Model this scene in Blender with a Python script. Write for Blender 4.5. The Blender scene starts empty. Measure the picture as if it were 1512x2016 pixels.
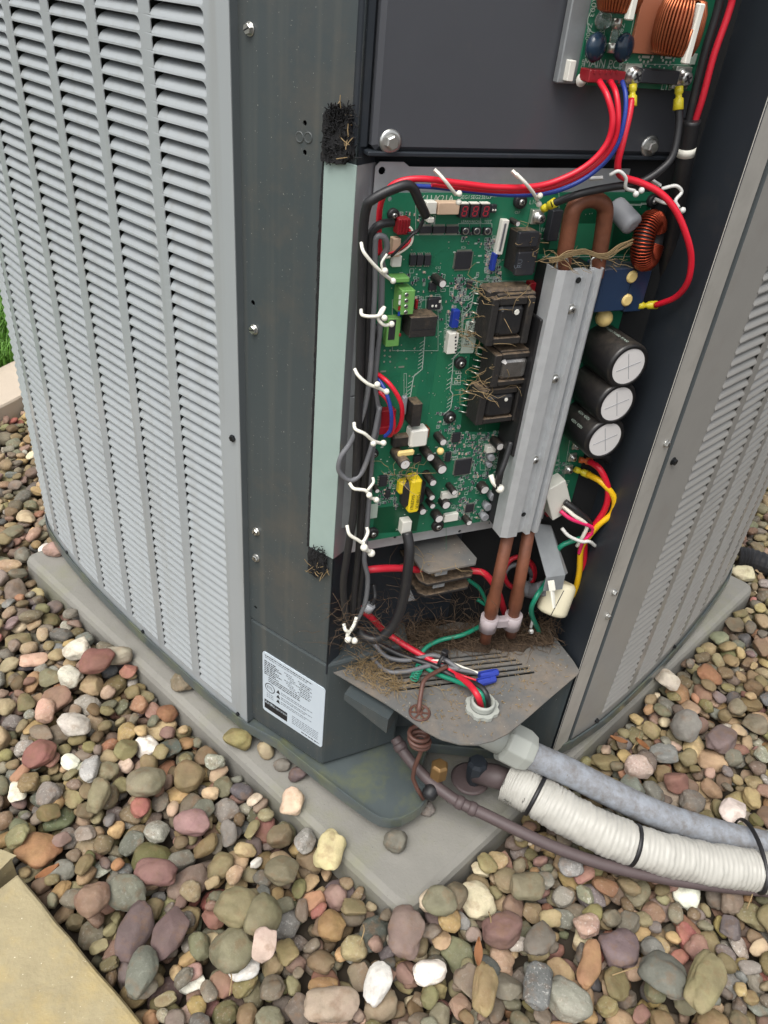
import bpy, bmesh, math, random
import numpy as np
from mathutils import Vector, Matrix, noise as mnoise

random.seed(7)
rng = np.random.default_rng(7)
SC = bpy.context.scene
COL = SC.collection

# ------------------------------------------------------------------ camera
CAM_H = 1.0
M3 = ((0.99459361, 0.10384388, 0.0),
      (0.05947935, -0.56967998, 0.81971149),
      (0.08512202, -0.81527981, -0.57277663))
cam_data = bpy.data.cameras.new('camera')
cam_data.sensor_fit = 'VERTICAL'
cam_data.sensor_height = 24.0
cam_data.lens = 24.0 * 1514.0 / 2016.0
cam_data.clip_start = 0.02
cam_data.clip_end = 200.0
cam = bpy.data.objects.new('camera', cam_data)
COL.objects.link(cam)
cam.matrix_world = Matrix(((M3[0][0], -M3[0][1], -M3[0][2], 0.0),
                           (M3[1][0], -M3[1][1], -M3[1][2], 0.0),
                           (M3[2][0], -M3[2][1], -M3[2][2], CAM_H),
                           (0, 0, 0, 1)))
SC.camera = cam

# ------------------------------------------------------------------ daylight (bright overcast)
SUN_DIR = Vector((-0.26, -0.52, 1.1)).normalized()
SUN_EL = math.asin(SUN_DIR.z)
SUN_ROT = math.atan2(SUN_DIR.x, SUN_DIR.y)
world = bpy.data.worlds.new('World')
SC.world = world
world.use_nodes = True
wn = world.node_tree.nodes
wl = world.node_tree.links
wn.clear()
w_out = wn.new('ShaderNodeOutputWorld')
w_bg = wn.new('ShaderNodeBackground')
w_sky = wn.new('ShaderNodeTexSky')
w_sky.sky_type = 'NISHITA'
w_sky.sun_disc = False
w_sky.sun_elevation = SUN_EL
w_sky.sun_rotation = SUN_ROT
w_sky.air_density = 1.0
w_sky.dust_density = 4.0
w_hsv = wn.new('ShaderNodeHueSaturation')
w_hsv.inputs['Saturation'].default_value = 0.22
wl.new(w_sky.outputs[0], w_hsv.inputs['Color'])
wl.new(w_hsv.outputs[0], w_bg.inputs['Color'])
w_bg.inputs['Strength'].default_value = 0.14
wl.new(w_bg.outputs[0], w_out.inputs['Surface'])
sun_data = bpy.data.lights.new('sun', 'SUN')
sun_data.energy = 1.45
sun_data.angle = math.radians(40)
sun_data.color = (1.0, 0.96, 0.9)
sun = bpy.data.objects.new('sun', sun_data)
COL.objects.link(sun)
sun.rotation_euler = SUN_DIR.to_track_quat('Z', 'Y').to_euler()
sun.location = (0, 0, 3)
SC.view_settings.view_transform = 'Standard'
SC.view_settings.look = 'None'
SC.view_settings.exposure = 0.62
SC.view_settings.gamma = 1.0
SC.view_settings.use_curve_mapping = False
SC.render.engine = 'CYCLES'
SC.cycles.max_bounces = 6

# ------------------------------------------------------------------ photograph measurements -> points on known planes
def ray(px, py):
    r = (px - 756.0, py - 1008.0, 1514.0)
    return Vector([M3[i][0] * r[0] + M3[i][1] * r[1] + M3[i][2] * r[2] for i in range(3)])

CAM_P = Vector((0, 0, CAM_H))

def atz(px, py, z):
    """Point of the horizontal plane at height z seen at a photograph pixel."""
    r = ray(px, py)
    return CAM_P + r * ((z - CAM_H) / r.z)

class Frame:
    """A local frame: origin o, axes u (along), v (up), n (out of the surface)."""
    def __init__(s, o, u, v=None, n=None):
        s.o = Vector(o); s.u = Vector(u).normalized()
        s.v = Vector(v).normalized() if v is not None else Vector((0, 0, 1))
        s.n = Vector(n).normalized() if n is not None else s.u.cross(s.v).normalized()
    def p(s, a, b, c=0.0):
        return s.o + s.u * a + s.v * b + s.n * c
    def hit(s, px, py, h=0.0):
        r = ray(px, py)
        o = s.o + s.n * h
        t = (o - CAM_P).dot(s.n) / r.dot(s.n)
        return CAM_P + r * t
    def loc(s, px, py, h=0.0):
        d = s.hit(px, py, h) - s.o
        return d.dot(s.u), d.dot(s.v)
    def scale(s, px, py, h=0.0):
        a0, b0 = s.loc(px - 10, py, h); a1, b1 = s.loc(px + 10, py, h)
        c0, d0 = s.loc(px, py - 10, h); c1, d1 = s.loc(px, py + 10, h)
        return math.hypot(a1 - a0, 0) / 20, abs(d1 - d0) / 20
    def sub(s, a, b, c=0.0, rot=0.0):
        ca, sa = math.cos(rot), math.sin(rot)
        return Frame(s.p(a, b, c), s.u * ca + s.v * sa, s.v * ca - s.u * sa, s.n)

WORLD = Frame((0, 0, 0), (1, 0, 0), (0, 1, 0), (0, 0, 1))

# ------------------------------------------------------------------ materials
def lin(r, g, b):
    f = lambda c: (c / 255 / 12.92) if c / 255 <= 0.04045 else ((c / 255 + 0.055) / 1.055) ** 2.4
    return (f(r), f(g), f(b), 1.0)

MATS = {}
def mat(name, col, rough=0.5, metal=0.0, spec=0.5, var=0.0, vscale=8.0, bump=0.0, bscale=60.0,
        dust=0.0, dcol=(120, 105, 88), dscale=25.0, specks=0.0, scol=(205, 200, 188), sscale=220.0,
        alpha=1.0, trans=0.0, coat=0.0, up_dust=0.0, streak=0.0, stcol=(150, 138, 118)):
    m = bpy.data.materials.new(name)
    m.use_nodes = True
    nt = m.node_tree; N = nt.nodes; L = nt.links
    b = N['Principled BSDF']
    c = lin(*col) if max(col) > 1.0 else (*col, 1.0)
    b.inputs['Base Color'].default_value = c
    b.inputs['Roughness'].default_value = rough
    b.inputs['Metallic'].default_value = metal
    b.inputs['Specular IOR Level'].default_value = spec
    b.inputs['Alpha'].default_value = alpha
    b.inputs['Transmission Weight'].default_value = trans
    b.inputs['Coat Weight'].default_value = coat
    geo = N.new('ShaderNodeNewGeometry')
    src = geo.outputs['Position']
    cur = None
    def mix(fac_socket, a, bcol):
        x = N.new('ShaderNodeMix'); x.data_type = 'RGBA'
        L.new(fac_socket, x.inputs[0])
        if a is None: x.inputs[6].default_value = c
        else: L.new(a, x.inputs[6])
        x.inputs[7].default_value = bcol
        return x.outputs[2]
    def noise(scale, detail=4.0, rough_=0.6):
        t = N.new('ShaderNodeTexNoise'); t.inputs['Scale'].default_value = scale
        t.inputs['Detail'].default_value = detail; t.inputs['Roughness'].default_value = rough_
        L.new(src, t.inputs['Vector']); return t.outputs[0]
    def ramp(sock, lo, hi, mx=1.0):
        r = N.new('ShaderNodeMapRange'); L.new(sock, r.inputs[0])
        r.inputs[1].default_value = lo; r.inputs[2].default_value = hi
        r.inputs[3].default_value = 0.0; r.inputs[4].default_value = mx
        return r.outputs[0]
    if var > 0:
        d = (c[0] * 0.45, c[1] * 0.45, c[2] * 0.45, 1)
        cur = mix(ramp(noise(vscale, 6), 0.4, 0.75, var), cur, d)
    if dust > 0:
        cur = mix(ramp(noise(dscale, 7, 0.7), 0.62 - 0.35 * dust, 0.85 - 0.25 * dust, min(1.0, dust * 1.2)), cur, lin(*dcol))
    if up_dust > 0:
        sep = N.new('ShaderNodeSeparateXYZ'); L.new(geo.outputs['Normal'], sep.inputs[0])
        f = ramp(sep.outputs[2], 0.2, 0.9, up_dust)
        n2 = N.new('ShaderNodeMath'); n2.operation = 'MULTIPLY'
        L.new(f, n2.inputs[0]); L.new(ramp(noise(dscale * 3, 6, 0.7), 0.3, 0.6), n2.inputs[1])
        cur = mix(n2.outputs[0], cur, lin(*dcol))
    if streak > 0:
        mp = N.new('ShaderNodeMapping'); mp.inputs['Scale'].default_value = (70, 70, 2.2); L.new(src, mp.inputs['Vector'])
        t = N.new('ShaderNodeTexNoise'); t.inputs['Scale'].default_value = 1.0; t.inputs['Detail'].default_value = 5; L.new(mp.outputs[0], t.inputs['Vector'])
        cur = mix(ramp(t.outputs[0], 0.5, 0.72, streak), cur, lin(*stcol))
    if specks > 0:
        cur = mix(ramp(noise(sscale, 2, 0.5), 0.74 - 0.1 * specks, 0.78 - 0.1 * specks, 0.85), cur, lin(*scol))
    if cur is not None:
        L.new(cur, b.inputs['Base Color'])
    if bump > 0:
        bp = N.new('ShaderNodeBump'); bp.inputs['Strength'].default_value = bump
        bp.inputs['Distance'].default_value = 0.002
        L.new(noise(bscale, 5), bp.inputs['Height']); L.new(bp.outputs[0], b.inputs['Normal'])
    MATS[name] = m
    return m

M_DARK = mat('cabinet_dark_paint', (66, 73, 75), 0.42, 0.0, 0.5, var=0.25, vscale=7, specks=0.06, sscale=520, dust=0.26, dscale=7, streak=0.22, stcol=(108, 104, 94))
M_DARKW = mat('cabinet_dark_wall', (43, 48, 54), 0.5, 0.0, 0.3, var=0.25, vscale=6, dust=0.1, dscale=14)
M_PANEL = mat('louver_panel_paint', (154, 159, 161), 0.3, 0.0, 0.6, var=0.10, vscale=6, dust=0.10, dcol=(150, 142, 126), dscale=16, streak=0.28, stcol=(124, 122, 112))
M_RPANEL = mat('louver_panel_paint_shaded', (144, 142, 137), 0.3, 0.0, 0.5, var=0.16, vscale=14, dust=0.2, dscale=18)  # same paint as the left panel, its weaker light put into the colour
M_EDGE = mat('panel_edge_paint', (92, 98, 100), 0.42, var=0.1)
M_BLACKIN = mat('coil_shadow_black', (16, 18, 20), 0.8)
M_UPLATE = mat('inverter_cover_plate', (75, 77, 82), 0.2, 0.0, 0.5, var=0.2, vscale=5, dust=0.08)
M_GALV = mat('galvanised_steel', (198, 201, 203), 0.42, 0.45, var=0.22, vscale=70, bump=0.12, bscale=120)
M_GALVD = mat('galvanised_steel_dull', (146, 150, 152), 0.5, 0.4, var=0.3, vscale=45, dust=0.15, dscale=30)
M_SHINY = mat('polished_channel', (164, 164, 168), 0.25, 0.4, var=0.2, vscale=12)
M_FLANGE = mat('flange_bare_metal', (188, 185, 177), 0.36, 0.2, 0.5, var=0.35, vscale=16, dust=0.25, dcol=(120, 114, 104), dscale=22)
M_MINT = mat('mint_strip_paint', (150, 168, 162), 0.5, var=0.12, vscale=34, dust=0.10, dcol=(120, 124, 110), dscale=60)
M_FOAM = mat('black_foam', (26, 26, 28), 0.95, bump=1.0, bscale=420, var=0.3, vscale=300, dust=0.16, dcol=(130, 115, 95), dscale=160)
M_SCREW = mat('zinc_screw', (196, 196, 192), 0.3, 0.9, var=0.2, vscale=200)
M_BSCREW = mat('black_screw', (30, 32, 34), 0.35, 0.4)
M_TRAY = mat('dusty_tray', (98, 98, 96), 0.75, 0.0, var=0.3, vscale=30, dust=0.52, dcol=(138, 122, 104), dscale=18, bump=0.4, bscale=200, specks=0.3, sscale=300)
M_PAN = mat('base_pan_paint', (80, 88, 89), 0.3, 0.0, 0.6, var=0.3, vscale=16, dust=0.40, dcol=(124, 126, 62), dscale=13)
M_PADC = mat('pad_concrete', (134, 132, 125), 0.8, var=0.34, vscale=11, dust=0.4, dcol=(128, 130, 82), dscale=6, bump=0.4, bscale=220, specks=0.3, sscale=420, scol=(90, 88, 82))
M_STICK = mat('rating_label_paper', (190, 201, 210), 0.4, var=0.04, dust=0.1, dcol=(170, 172, 110), dscale=14)
M_INK = mat('black_ink', (26, 26, 30), 0.6)
M_INKG = mat('grey_ink', (96, 102, 110), 0.6)
M_PCB = mat('pcb_green', (33, 110, 81), 0.34, 0.0, 0.5, var=0.4, vscale=30, dust=0.2, dcol=(84, 104, 82), dscale=40)
M_PCBL = mat('pcb_trace_green', (36, 112, 80), 0.4)
M_PCBD = mat('pcb_dark_green', (8, 70, 46), 0.35)
M_SILK = mat('silkscreen_white', (172, 186, 174), 0.6)
M_SOLDER = mat('solder', (205, 205, 195), 0.3, 0.8)
M_CHIP = mat('chip_black', (40, 41, 46), 0.45, dust=0.15)
M_BLKPL = mat('black_plastic', (30, 30, 32), 0.45, dust=0.18, dcol=(96, 84, 70), dscale=50)
M_BLKDUST = mat('dusty_black_plastic', (36, 34, 33), 0.6, dust=0.2, dcol=(120, 102, 82), dscale=60, up_dust=0.95, bump=0.3, bscale=300)
M_SLEEVE = mat('capacitor_sleeve', (28, 27, 28), 0.34, dust=0.12, dcol=(96, 88, 78), dscale=60, up_dust=0.3)
M_CAPTOP = mat('capacitor_end', (224, 221, 219), 0.38, 0.15, var=0.05)
M_WHITEPL = mat('white_plastic', (222, 220, 210), 0.5, dust=0.15, dcol=(170, 158, 140), dscale=80)
M_TANPL = mat('yellowed_plastic', (204, 176, 150), 0.5, dust=0.25, dcol=(150, 120, 98), dscale=100)
M_BLUEPL = mat('blue_plastic', (30, 56, 150), 0.45)
M_REDPL = mat('dark_red_plastic', (140, 24, 34), 0.45, dust=0.15, dcol=(90, 60, 55))
M_GREENPL = mat('green_terminal_plastic', (106, 160, 84), 0.45, dust=0.3, dcol=(150, 150, 110), dscale=60)
M_FILM = mat('blue_film_box', (32, 52, 80), 0.38, dust=0.12, dcol=(110, 104, 96), up_dust=0.6)
M_GLUE = mat('yellow_glue', (226, 200, 130), 0.5, var=0.1, vscale=100)
M_COPPER = mat('enamelled_copper', (150, 62, 40), 0.28, 0.85, var=0.3, vscale=150)
M_COPPER2 = mat('bright_enamel_copper', (172, 98, 66), 0.3, 0.8, var=0.3, vscale=150)
M_PIPE = mat('tarnished_copper_pipe', (124, 76, 54), 0.52, 0.3, var=0.8, vscale=34, dust=0.4, dcol=(84, 58, 48), dscale=26, bump=0.3, bscale=160)
M_GREY = mat('grey_plastic', (140, 142, 146), 0.5)
M_GREYD = mat('grey_cable_jacket', (102, 103, 106), 0.5, dust=0.18, dcol=(150, 140, 130), dscale=50)
M_BLKW = mat('black_cable_jacket', (34, 34, 36), 0.45, dust=0.2, dcol=(90, 84, 74), dscale=60)
M_REDW = mat('red_wire', (206, 26, 48), 0.36)
M_REDWD = mat('dusty_red_wire', (196, 34, 52), 0.42, dust=0.15, dcol=(150, 100, 95), dscale=60)
M_BLUEW = mat('blue_wire', (40, 64, 150), 0.4)
M_PINKW = mat('pink_wire', (214, 34, 96), 0.4)
M_WHITEW = mat('white_wire', (222, 218, 204), 0.45)
M_YELW = mat('yellow_wire', (226, 178, 24), 0.4)
M_GREENW = mat('green_wire', (20, 118, 92), 0.4, dust=0.1)
M_BROWNW = mat('brown_wire', (92, 62, 53), 0.5, var=0.2, vscale=60)
M_TIE = mat('white_nylon_tie', (226, 224, 212), 0.45)
M_TIEC = mat('clear_nylon_tie', (206, 206, 202), 0.4)
M_YELCR = mat('yellow_crimp', (206, 190, 44), 0.35)
M_ORCR = mat('orange_crimp', (190, 92, 44), 0.35)
M_GLASS = mat('clear_glass', (225, 235, 232), 0.05, trans=0.9)
M_VARI = mat('dark_blue_varistor', (28, 48, 66), 0.25)
M_BROWNBOARD = mat('brown_base_board', (170, 106, 78), 0.6, var=0.15)
M_SEGR = mat('red_segment', (150, 34, 50), 0.4)
M_RUST = mat('dry_grass', (150, 128, 92), 0.9, var=0.5, vscale=60)
M_NESTD = mat('dark_fibres', (92, 74, 56), 0.9, var=0.5, vscale=60)
M_NESTM = mat('matted_dust', (74, 60, 47), 0.95, var=0.7, vscale=120, bump=1.0, bscale=260)
M_CLEARPL = mat('clear_plastic_clip', (196, 184, 186), 0.25, trans=0.35)
M_CREAM = mat('cream_ferrite_case', (216, 208, 180), 0.45, dust=0.2, dcol=(160, 140, 112), dscale=40)
M_WNUT = mat('blue_wire_nut', (40, 58, 150), 0.45)
M_CONDUIT = mat('grey_conduit', (142, 147, 154), 0.5, var=0.35, vscale=70, dust=0.62, dcol=(96, 88, 80), dscale=60, specks=0.25, sscale=160, scol=(110, 102, 92))
M_CONN = mat('grey_conduit_fitting', (160, 163, 156), 0.5, var=0.06)
M_FOAMW = mat('white_pipe_insulation', (176, 174, 166), 0.45, var=0.16, vscale=40, dust=0.12, dcol=(160, 150, 130), dscale=50)
M_LIQ = mat('dark_brown_pipe', (84, 72, 72), 0.55, var=0.3, vscale=40, dust=0.12, dcol=(140, 130, 124))
M_BRASS = mat('brass_nut', (140, 110, 70), 0.4, 0.5, var=0.2, vscale=60)
M_RUBBER = mat('black_rubber', (28, 28, 30), 0.5)
M_SOIL = mat('soil', (64, 56, 46), 0.95, var=0.5, vscale=40)
M_LIME = mat('limestone', (160, 148, 116), 0.85, var=0.35, vscale=26, dust=0.45, dcol=(190, 160, 84), dscale=7, bump=0.7, bscale=150, specks=0.3, sscale=260, scol=(222, 214, 190))
M_KERB = mat('kerb_limestone', (190, 176, 158), 0.85, var=0.15, vscale=14, bump=0.5, bscale=120)
M_GRASS = mat('grass_blade', (86, 132, 40), 0.6, var=0.45, vscale=12)
M_LAWN = mat('lawn_soil', (52, 74, 30), 0.95, var=0.4, vscale=20)
M_LEAF = mat('dry_leaf_brown', (132, 88, 54), 0.8, var=0.5, vscale=90)
M_YELT = mat('yellow_tape', (226, 198, 36), 0.4, dust=0.12, dcol=(150, 130, 80), dscale=60)
M_MTAPE = mat('silver_tape', (150, 148, 146), 0.25, 0.85, var=0.6, vscale=120)

# ------------------------------------------------------------------ mesh building
class MB:
    def __init__(s):
        s.v = []; s.f = []; s.sm = []; s.mi = []; s.cur = 0
    def _add(s, vs, fs, smooth=False):
        k = len(s.v)
        s.v.extend([tuple(x) for x in vs])
        for f in fs:
            s.f.append([i + k for i in f]); s.sm.append(smooth); s.mi.append(s.cur)
        return s
    def poly(s, pts):
        return s._add(pts, [list(range(len(pts)))])
    def box(s, fr, a, b, w, h, c0, c1, ch=0.0, rot=0.0):
        """Box centred at (a,b) of the frame, w x h, from depth c0 to c1, with a chamfered far rim."""
        f = fr.sub(a, b, 0, rot) if rot else None
        P = (lambda x, y, z: f.p(x, y, z)) if f else (lambda x, y, z: fr.p(a + x, b + y, z))
        x, y = w / 2, h / 2
        if ch <= 0:
            vs = [P(-x, -y, c0), P(x, -y, c0), P(x, y, c0), P(-x, y, c0), P(-x, -y, c1), P(x, -y, c1), P(x, y, c1), P(-x, y, c1)]
            return s._add(vs, [(3, 2, 1, 0), (4, 5, 6, 7), (0, 1, 5, 4), (1, 2, 6, 5), (2, 3, 7, 6), (3, 0, 4, 7)])
        e = min(ch, x * 0.45, y * 0.45, abs(c1 - c0) * 0.45)
        def ring(xx, yy, z, k):
            return [P(-xx + k, -yy, z), P(xx - k, -yy, z), P(xx, -yy + k, z), P(xx, yy - k, z), P(xx - k, yy, z), P(-xx + k, yy, z), P(-xx, yy - k, z), P(-xx, -yy + k, z)]
        sg = 1 if c1 > c0 else -1
        rings = [ring(x - e, y - e, c0, e * 0.4), ring(x, y, c0 + sg * e, e), ring(x, y, c1 - sg * e, e), ring(x - e, y - e, c1, e * 0.4)]
        vs = [q for r in rings for q in r]
        fs = [tuple(range(7, -1, -1)), tuple(range(24, 32))]
        for r in range(3):
            for i in range(8):
                j = (i + 1) % 8
                fs.append((r * 8 + i, r * 8 + j, r * 8 + 8 + j, r * 8 + 8 + i))
        return s._add(vs, fs)
    def lathe(s, fr, a, b, prof, seg=16, rot=0.0, smooth=True, cap0=True, cap1=True):
        """prof: list of (radius, depth along n)."""
        vs = []
        for r, c in prof:
            for i in range(seg):
                t = 2 * math.pi * i / seg + rot
                vs.append(fr.p(a + r * math.cos(t), b + r * math.sin(t), c))
        fs = []
        for k in range(len(prof) - 1):
            for i in range(seg):
                j = (i + 1) % seg
                fs.append((k * seg + i, k * seg + j, (k + 1) * seg + j, (k + 1) * seg + i))
        s._add(vs, fs, smooth)
        k = len(s.v) - len(vs)
        if cap0: s.f.append([k + i for i in range(seg - 1, -1, -1)]); s.sm.append(False); s.mi.append(s.cur)
        if cap1: s.f.append([k + (len(prof) - 1) * seg + i for i in range(seg)]); s.sm.append(False); s.mi.append(s.cur)
        return s
    def cyl(s, fr, a, b, r, c0, c1, seg=16, ch=0.0, smooth=True, rot=0.0):
        if ch > 0:
            return s.lathe(fr, a, b, [(r, c0), (r, c1 - ch), (r - ch, c1)], seg, rot, smooth)
        return s.lathe(fr, a, b, [(r, c0), (r, c1)], seg, rot, smooth)
    def tube(s, pts, r, seg=8, cap=True, smooth=True, flat=1.0):
        pts = [Vector(p) for p in pts]
        n = len(pts)
        rr = r if isinstance(r, (list, tuple)) else [r] * n
        T = []
        for i in range(n):
            t = pts[min(n - 1, i + 1)] - pts[max(0, i - 1)]
            T.append(t.normalized() if t.length > 1e-9 else Vector((0, 0, 1)))
        x = T[0].orthogonal().normalized()
        if abs(T[0].z) < 0.9: x = T[0].cross(Vector((0, 0, 1))).normalized()
        vs = []
        for i in range(n):
            x = (x - T[i] * x.dot(T[i]))
            x = x.normalized() if x.length > 1e-6 else T[i].orthogonal().normalized()
            y = T[i].cross(x)
            for k in range(seg):
                a = 2 * math.pi * k / seg
                vs.append(pts[i] + (x * math.cos(a) + y * (math.sin(a) * flat)) * rr[i])
        fs = []
        for i in range(n - 1):
            for k in range(seg):
                j = (k + 1) % seg
                fs.append((i * seg + k, i * seg + j, (i + 1) * seg + j, (i + 1) * seg + k))
        s._add(vs, fs, smooth)
        if cap:
            k0 = len(s.v) - len(vs)
            s.f.append([k0 + i for i in range(seg - 1, -1, -1)]); s.sm.append(False); s.mi.append(s.cur)
            s.f.append([k0 + (n - 1) * seg + i for i in range(seg)]); s.sm.append(False); s.mi.append(s.cur)
        return s
    def ball(s, c, r, seg=10, rings=7, sq=(1, 1, 1)):
        c = Vector(c); vs = [c + Vector((0, 0, r * sq[2]))]
        for i in range(1, rings):
            t = math.pi * i / rings
            for k in range(seg):
                a = 2 * math.pi * k / seg
                vs.append(c + Vector((math.sin(t) * math.cos(a) * r * sq[0], math.sin(t) * math.sin(a) * r * sq[1], math.cos(t) * r * sq[2])))
        vs.append(c - Vector((0, 0, r * sq[2])))
        fs = [(0, 1 + k, 1 + (k + 1) % seg) for k in range(seg)]
        for i in range(rings - 2):
            for k in range(seg):
                j = (k + 1) % seg
                fs.append((1 + i * seg + k, 1 + (i + 1) * seg + k, 1 + (i + 1) * seg + j, 1 + i * seg + j))
        e = len(vs) - 1; q = 1 + (rings - 2) * seg
        fs += [(e, q + (k + 1) % seg, q + k) for k in range(seg)]
        return s._add(vs, fs, True)
    def prism(s, pts, d):
        """Closed prism from a planar polygon pushed by vector d."""
        n = len(pts); pts = [Vector(p) for p in pts]; d = Vector(d)
        vs = pts + [p + d for p in pts]
        fs = [tuple(range(n - 1, -1, -1)), tuple(range(n, 2 * n))] + [(i, (i + 1) % n, n + (i + 1) % n, n + i) for i in range(n)]
        return s._add(vs, fs)
    def build(s, name, mats, parent=None, label=None, cat=None, group=None, kind=None, solid=0.0, bevel=0.0, fix=False):
        me = bpy.data.meshes.new(name)
        if parent is not None:
            off = Vector(parent['_o'])
        else:
            lo = [min(p[i] for p in s.v) for i in range(3)]; hi = [max(p[i] for p in s.v) for i in range(3)]
            off = Vector(((lo[0] + hi[0]) / 2, (lo[1] + hi[1]) / 2, lo[2]))
        me.from_pydata([(p[0] - off.x, p[1] - off.y, p[2] - off.z) for p in s.v], [], s.f)
        mats = mats if isinstance(mats, (list, tuple)) else [mats]
        for m in mats: me.materials.append(m)
        me.polygons.foreach_set('use_smooth', s.sm)
        me.polygons.foreach_set('material_index', s.mi)
        if fix:
            bm = bmesh.new(); bm.from_mesh(me); bmesh.ops.recalc_face_normals(bm, faces=bm.faces); bm.to_mesh(me); bm.free()
        me.update()
        ob = bpy.data.objects.new(name, me)
        COL.objects.link(ob)
        if parent is not None:
            ob.parent = parent
        else:
            ob.location = off
        ob['_o'] = tuple(off)
        if solid:
            md = ob.modifiers.new('thickness', 'SOLIDIFY'); md.thickness = solid; md.offset = -1
        if bevel:
            md = ob.modifiers.new('bevel', 'BEVEL'); md.width = bevel; md.segments = 2; md.limit_method = 'ANGLE'
        tag(ob, label, cat, group, kind)
        return ob

def tag(o, label=None, cat=None, group=None, kind=None):
    if label: o['label'] = label
    if cat: o['category'] = cat
    if group: o['group'] = group
    if kind: o['kind'] = kind
    return o

def thing(name, loc, label, cat, group=None):
    o = bpy.data.objects.new(name, None)
    o.empty_display_size = 0.05
    o.location = loc; o['_o'] = tuple(loc)
    COL.objects.link(o)
    return tag(o, label, cat, group)

def smooth_path(pts, n=6):
    pts = [Vector(p) for p in pts]
    if len(pts) < 3: return pts
    P = [pts[0] * 2 - pts[1]] + pts + [pts[-1] * 2 - pts[-2]]
    out = []
    for i in range(1, len(P) - 2):
        p0, p1, p2, p3 = P[i - 1:i + 3]
        for k in range(n):
            t = k / n
            out.append(0.5 * ((2 * p1) + (p2 - p0) * t + (2 * p0 - 5 * p1 + 4 * p2 - p3) * t * t + (3 * p1 - p0 - 3 * p2 + p3) * t ** 3))
    out.append(P[-2])
    return out

def holed_sheet(outer, holes, plane):
    """Planar sheet (plane: 2D->3D function) with holes; returns MB."""
    bm = bmesh.new(); edges = []
    for loop in [outer] + holes:
        vs = [bm.verts.new(plane(*p)) for p in loop]
        for i in range(len(vs)): edges.append(bm.edges.new((vs[i], vs[(i + 1) % len(vs)])))
    bmesh.ops.triangle_fill(bm, edges=edges, use_beauty=True)
    bm.verts.index_update(); bm.normal_update()
    o_ = plane(0, 0); want = (plane(1, 0) - o_).cross(plane(0, 1) - o_) if isinstance(o_, Vector) else Vector((0, 0, 1))
    m = MB(); m._add([tuple(v.co) for v in bm.verts], [[v.index for v in (f.verts if f.normal.dot(want) > 0 else reversed(list(f.verts)))] for f in bm.faces])
    bm.free(); return m

def text_mb(mb, s, fr, a, b, c, size, rot=0.0, align='CENTER', sx=1.0):
    cu = bpy.data.curves.new('t', 'FONT'); cu.body = s; cu.size = size; cu.align_x = align; cu.align_y = 'CENTER'
    cu.resolution_u = 2
    ob = bpy.data.objects.new('t', cu)
    me = bpy.data.meshes.new_from_object(ob)
    f = fr.sub(a, b, c, rot)
    mb._add([f.p(v.co.x * sx, v.co.y, 0) for v in me.vertices], [list(p.vertices) for p in me.polygons])
    bpy.data.objects.remove(ob); bpy.data.curves.remove(cu); bpy.data.meshes.remove(me)

def circle2(a, b, r, n=16):
    return [(a + r * math.cos(2 * math.pi * i / n), b + r * math.sin(2 * math.pi * i / n)) for i in range(n)]
# ================================================================== SETTING
PAD_Z, SOIL_Z, TOP_Z = -0.045, -0.100, 1.26
g = MB(); g.poly([(-40, -40, SOIL_Z), (40, -40, SOIL_Z), (40, 60, SOIL_Z), (-40, 60, SOIL_Z)])
g.build('ground', M_SOIL, kind='structure')

# concrete equipment pad with rounded rim
PADC = [Vector((0.087, 0.545)), Vector((0.845, 1.362)), Vector((0.03, 2.02)), Vector((-0.735, 1.204))]
def round_poly(pts, r, n=5):
    out = []
    for i, p in enumerate(pts):
        a = (pts[i - 1] - p).normalized(); b = (pts[(i + 1) % len(pts)] - p).normalized()
        for k in range(n + 1):
            t = k / n
            q0 = p + a * r; q1 = p + b * r
            out.append((q0 * (1 - t) + p * t) * (1 - t) + (p * (1 - t) + q1 * t) * t)
    return out
def offset_poly(pts, d):
    c = sum(pts, Vector((0, 0))) / len(pts); out = []
    n = len(pts)
    for i in range(n):
        e0 = (pts[i] - pts[i - 1]); e1 = (pts[(i + 1) % n] - pts[i])
        if e0.length < 1e-6: e0 = e1
        if e1.length < 1e-6: e1 = e0
        n0 = Vector((e0.y, -e0.x)).normalized(); n1 = Vector((e1.y, -e1.x)).normalized()
        m = (n0 + n1).normalized()
        out.append(pts[i] + m * d)
    return out
def rim_solid(pts, prof):
    """Solid from a plan outline: prof = [(outward offset, z), ...] bottom to top."""
    mb = MB(); n = len(pts); vs = []
    for d, z in prof:
        for p in offset_poly(pts, d): vs.append((p.x, p.y, z))
    fs = []
    for k in range(len(prof) - 1):
        for i in range(n):
            j = (i + 1) % n
            fs.append((k * n + i, k * n + j, (k + 1) * n + j, (k + 1) * n + i))
    mb._add(vs, fs, False)
    k = (len(prof) - 1) * n
    mb._add([vs[k + i] for i in range(n)], [tuple(range(n))])
    mb._add([vs[i] for i in range(n)], [tuple(range(n - 1, -1, -1))])
    return mb
pad = rim_solid(round_poly(PADC, 0.03), [(0.004, SOIL_Z - 0.01), (0.0, PAD_Z - 0.012), (-0.004, PAD_Z - 0.004), (-0.014, PAD_Z)])
pad.build('equipment_pad', M_PADC, label='grey concrete pad with greenish stains under the air conditioner', cat='pad', fix=True)

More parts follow.
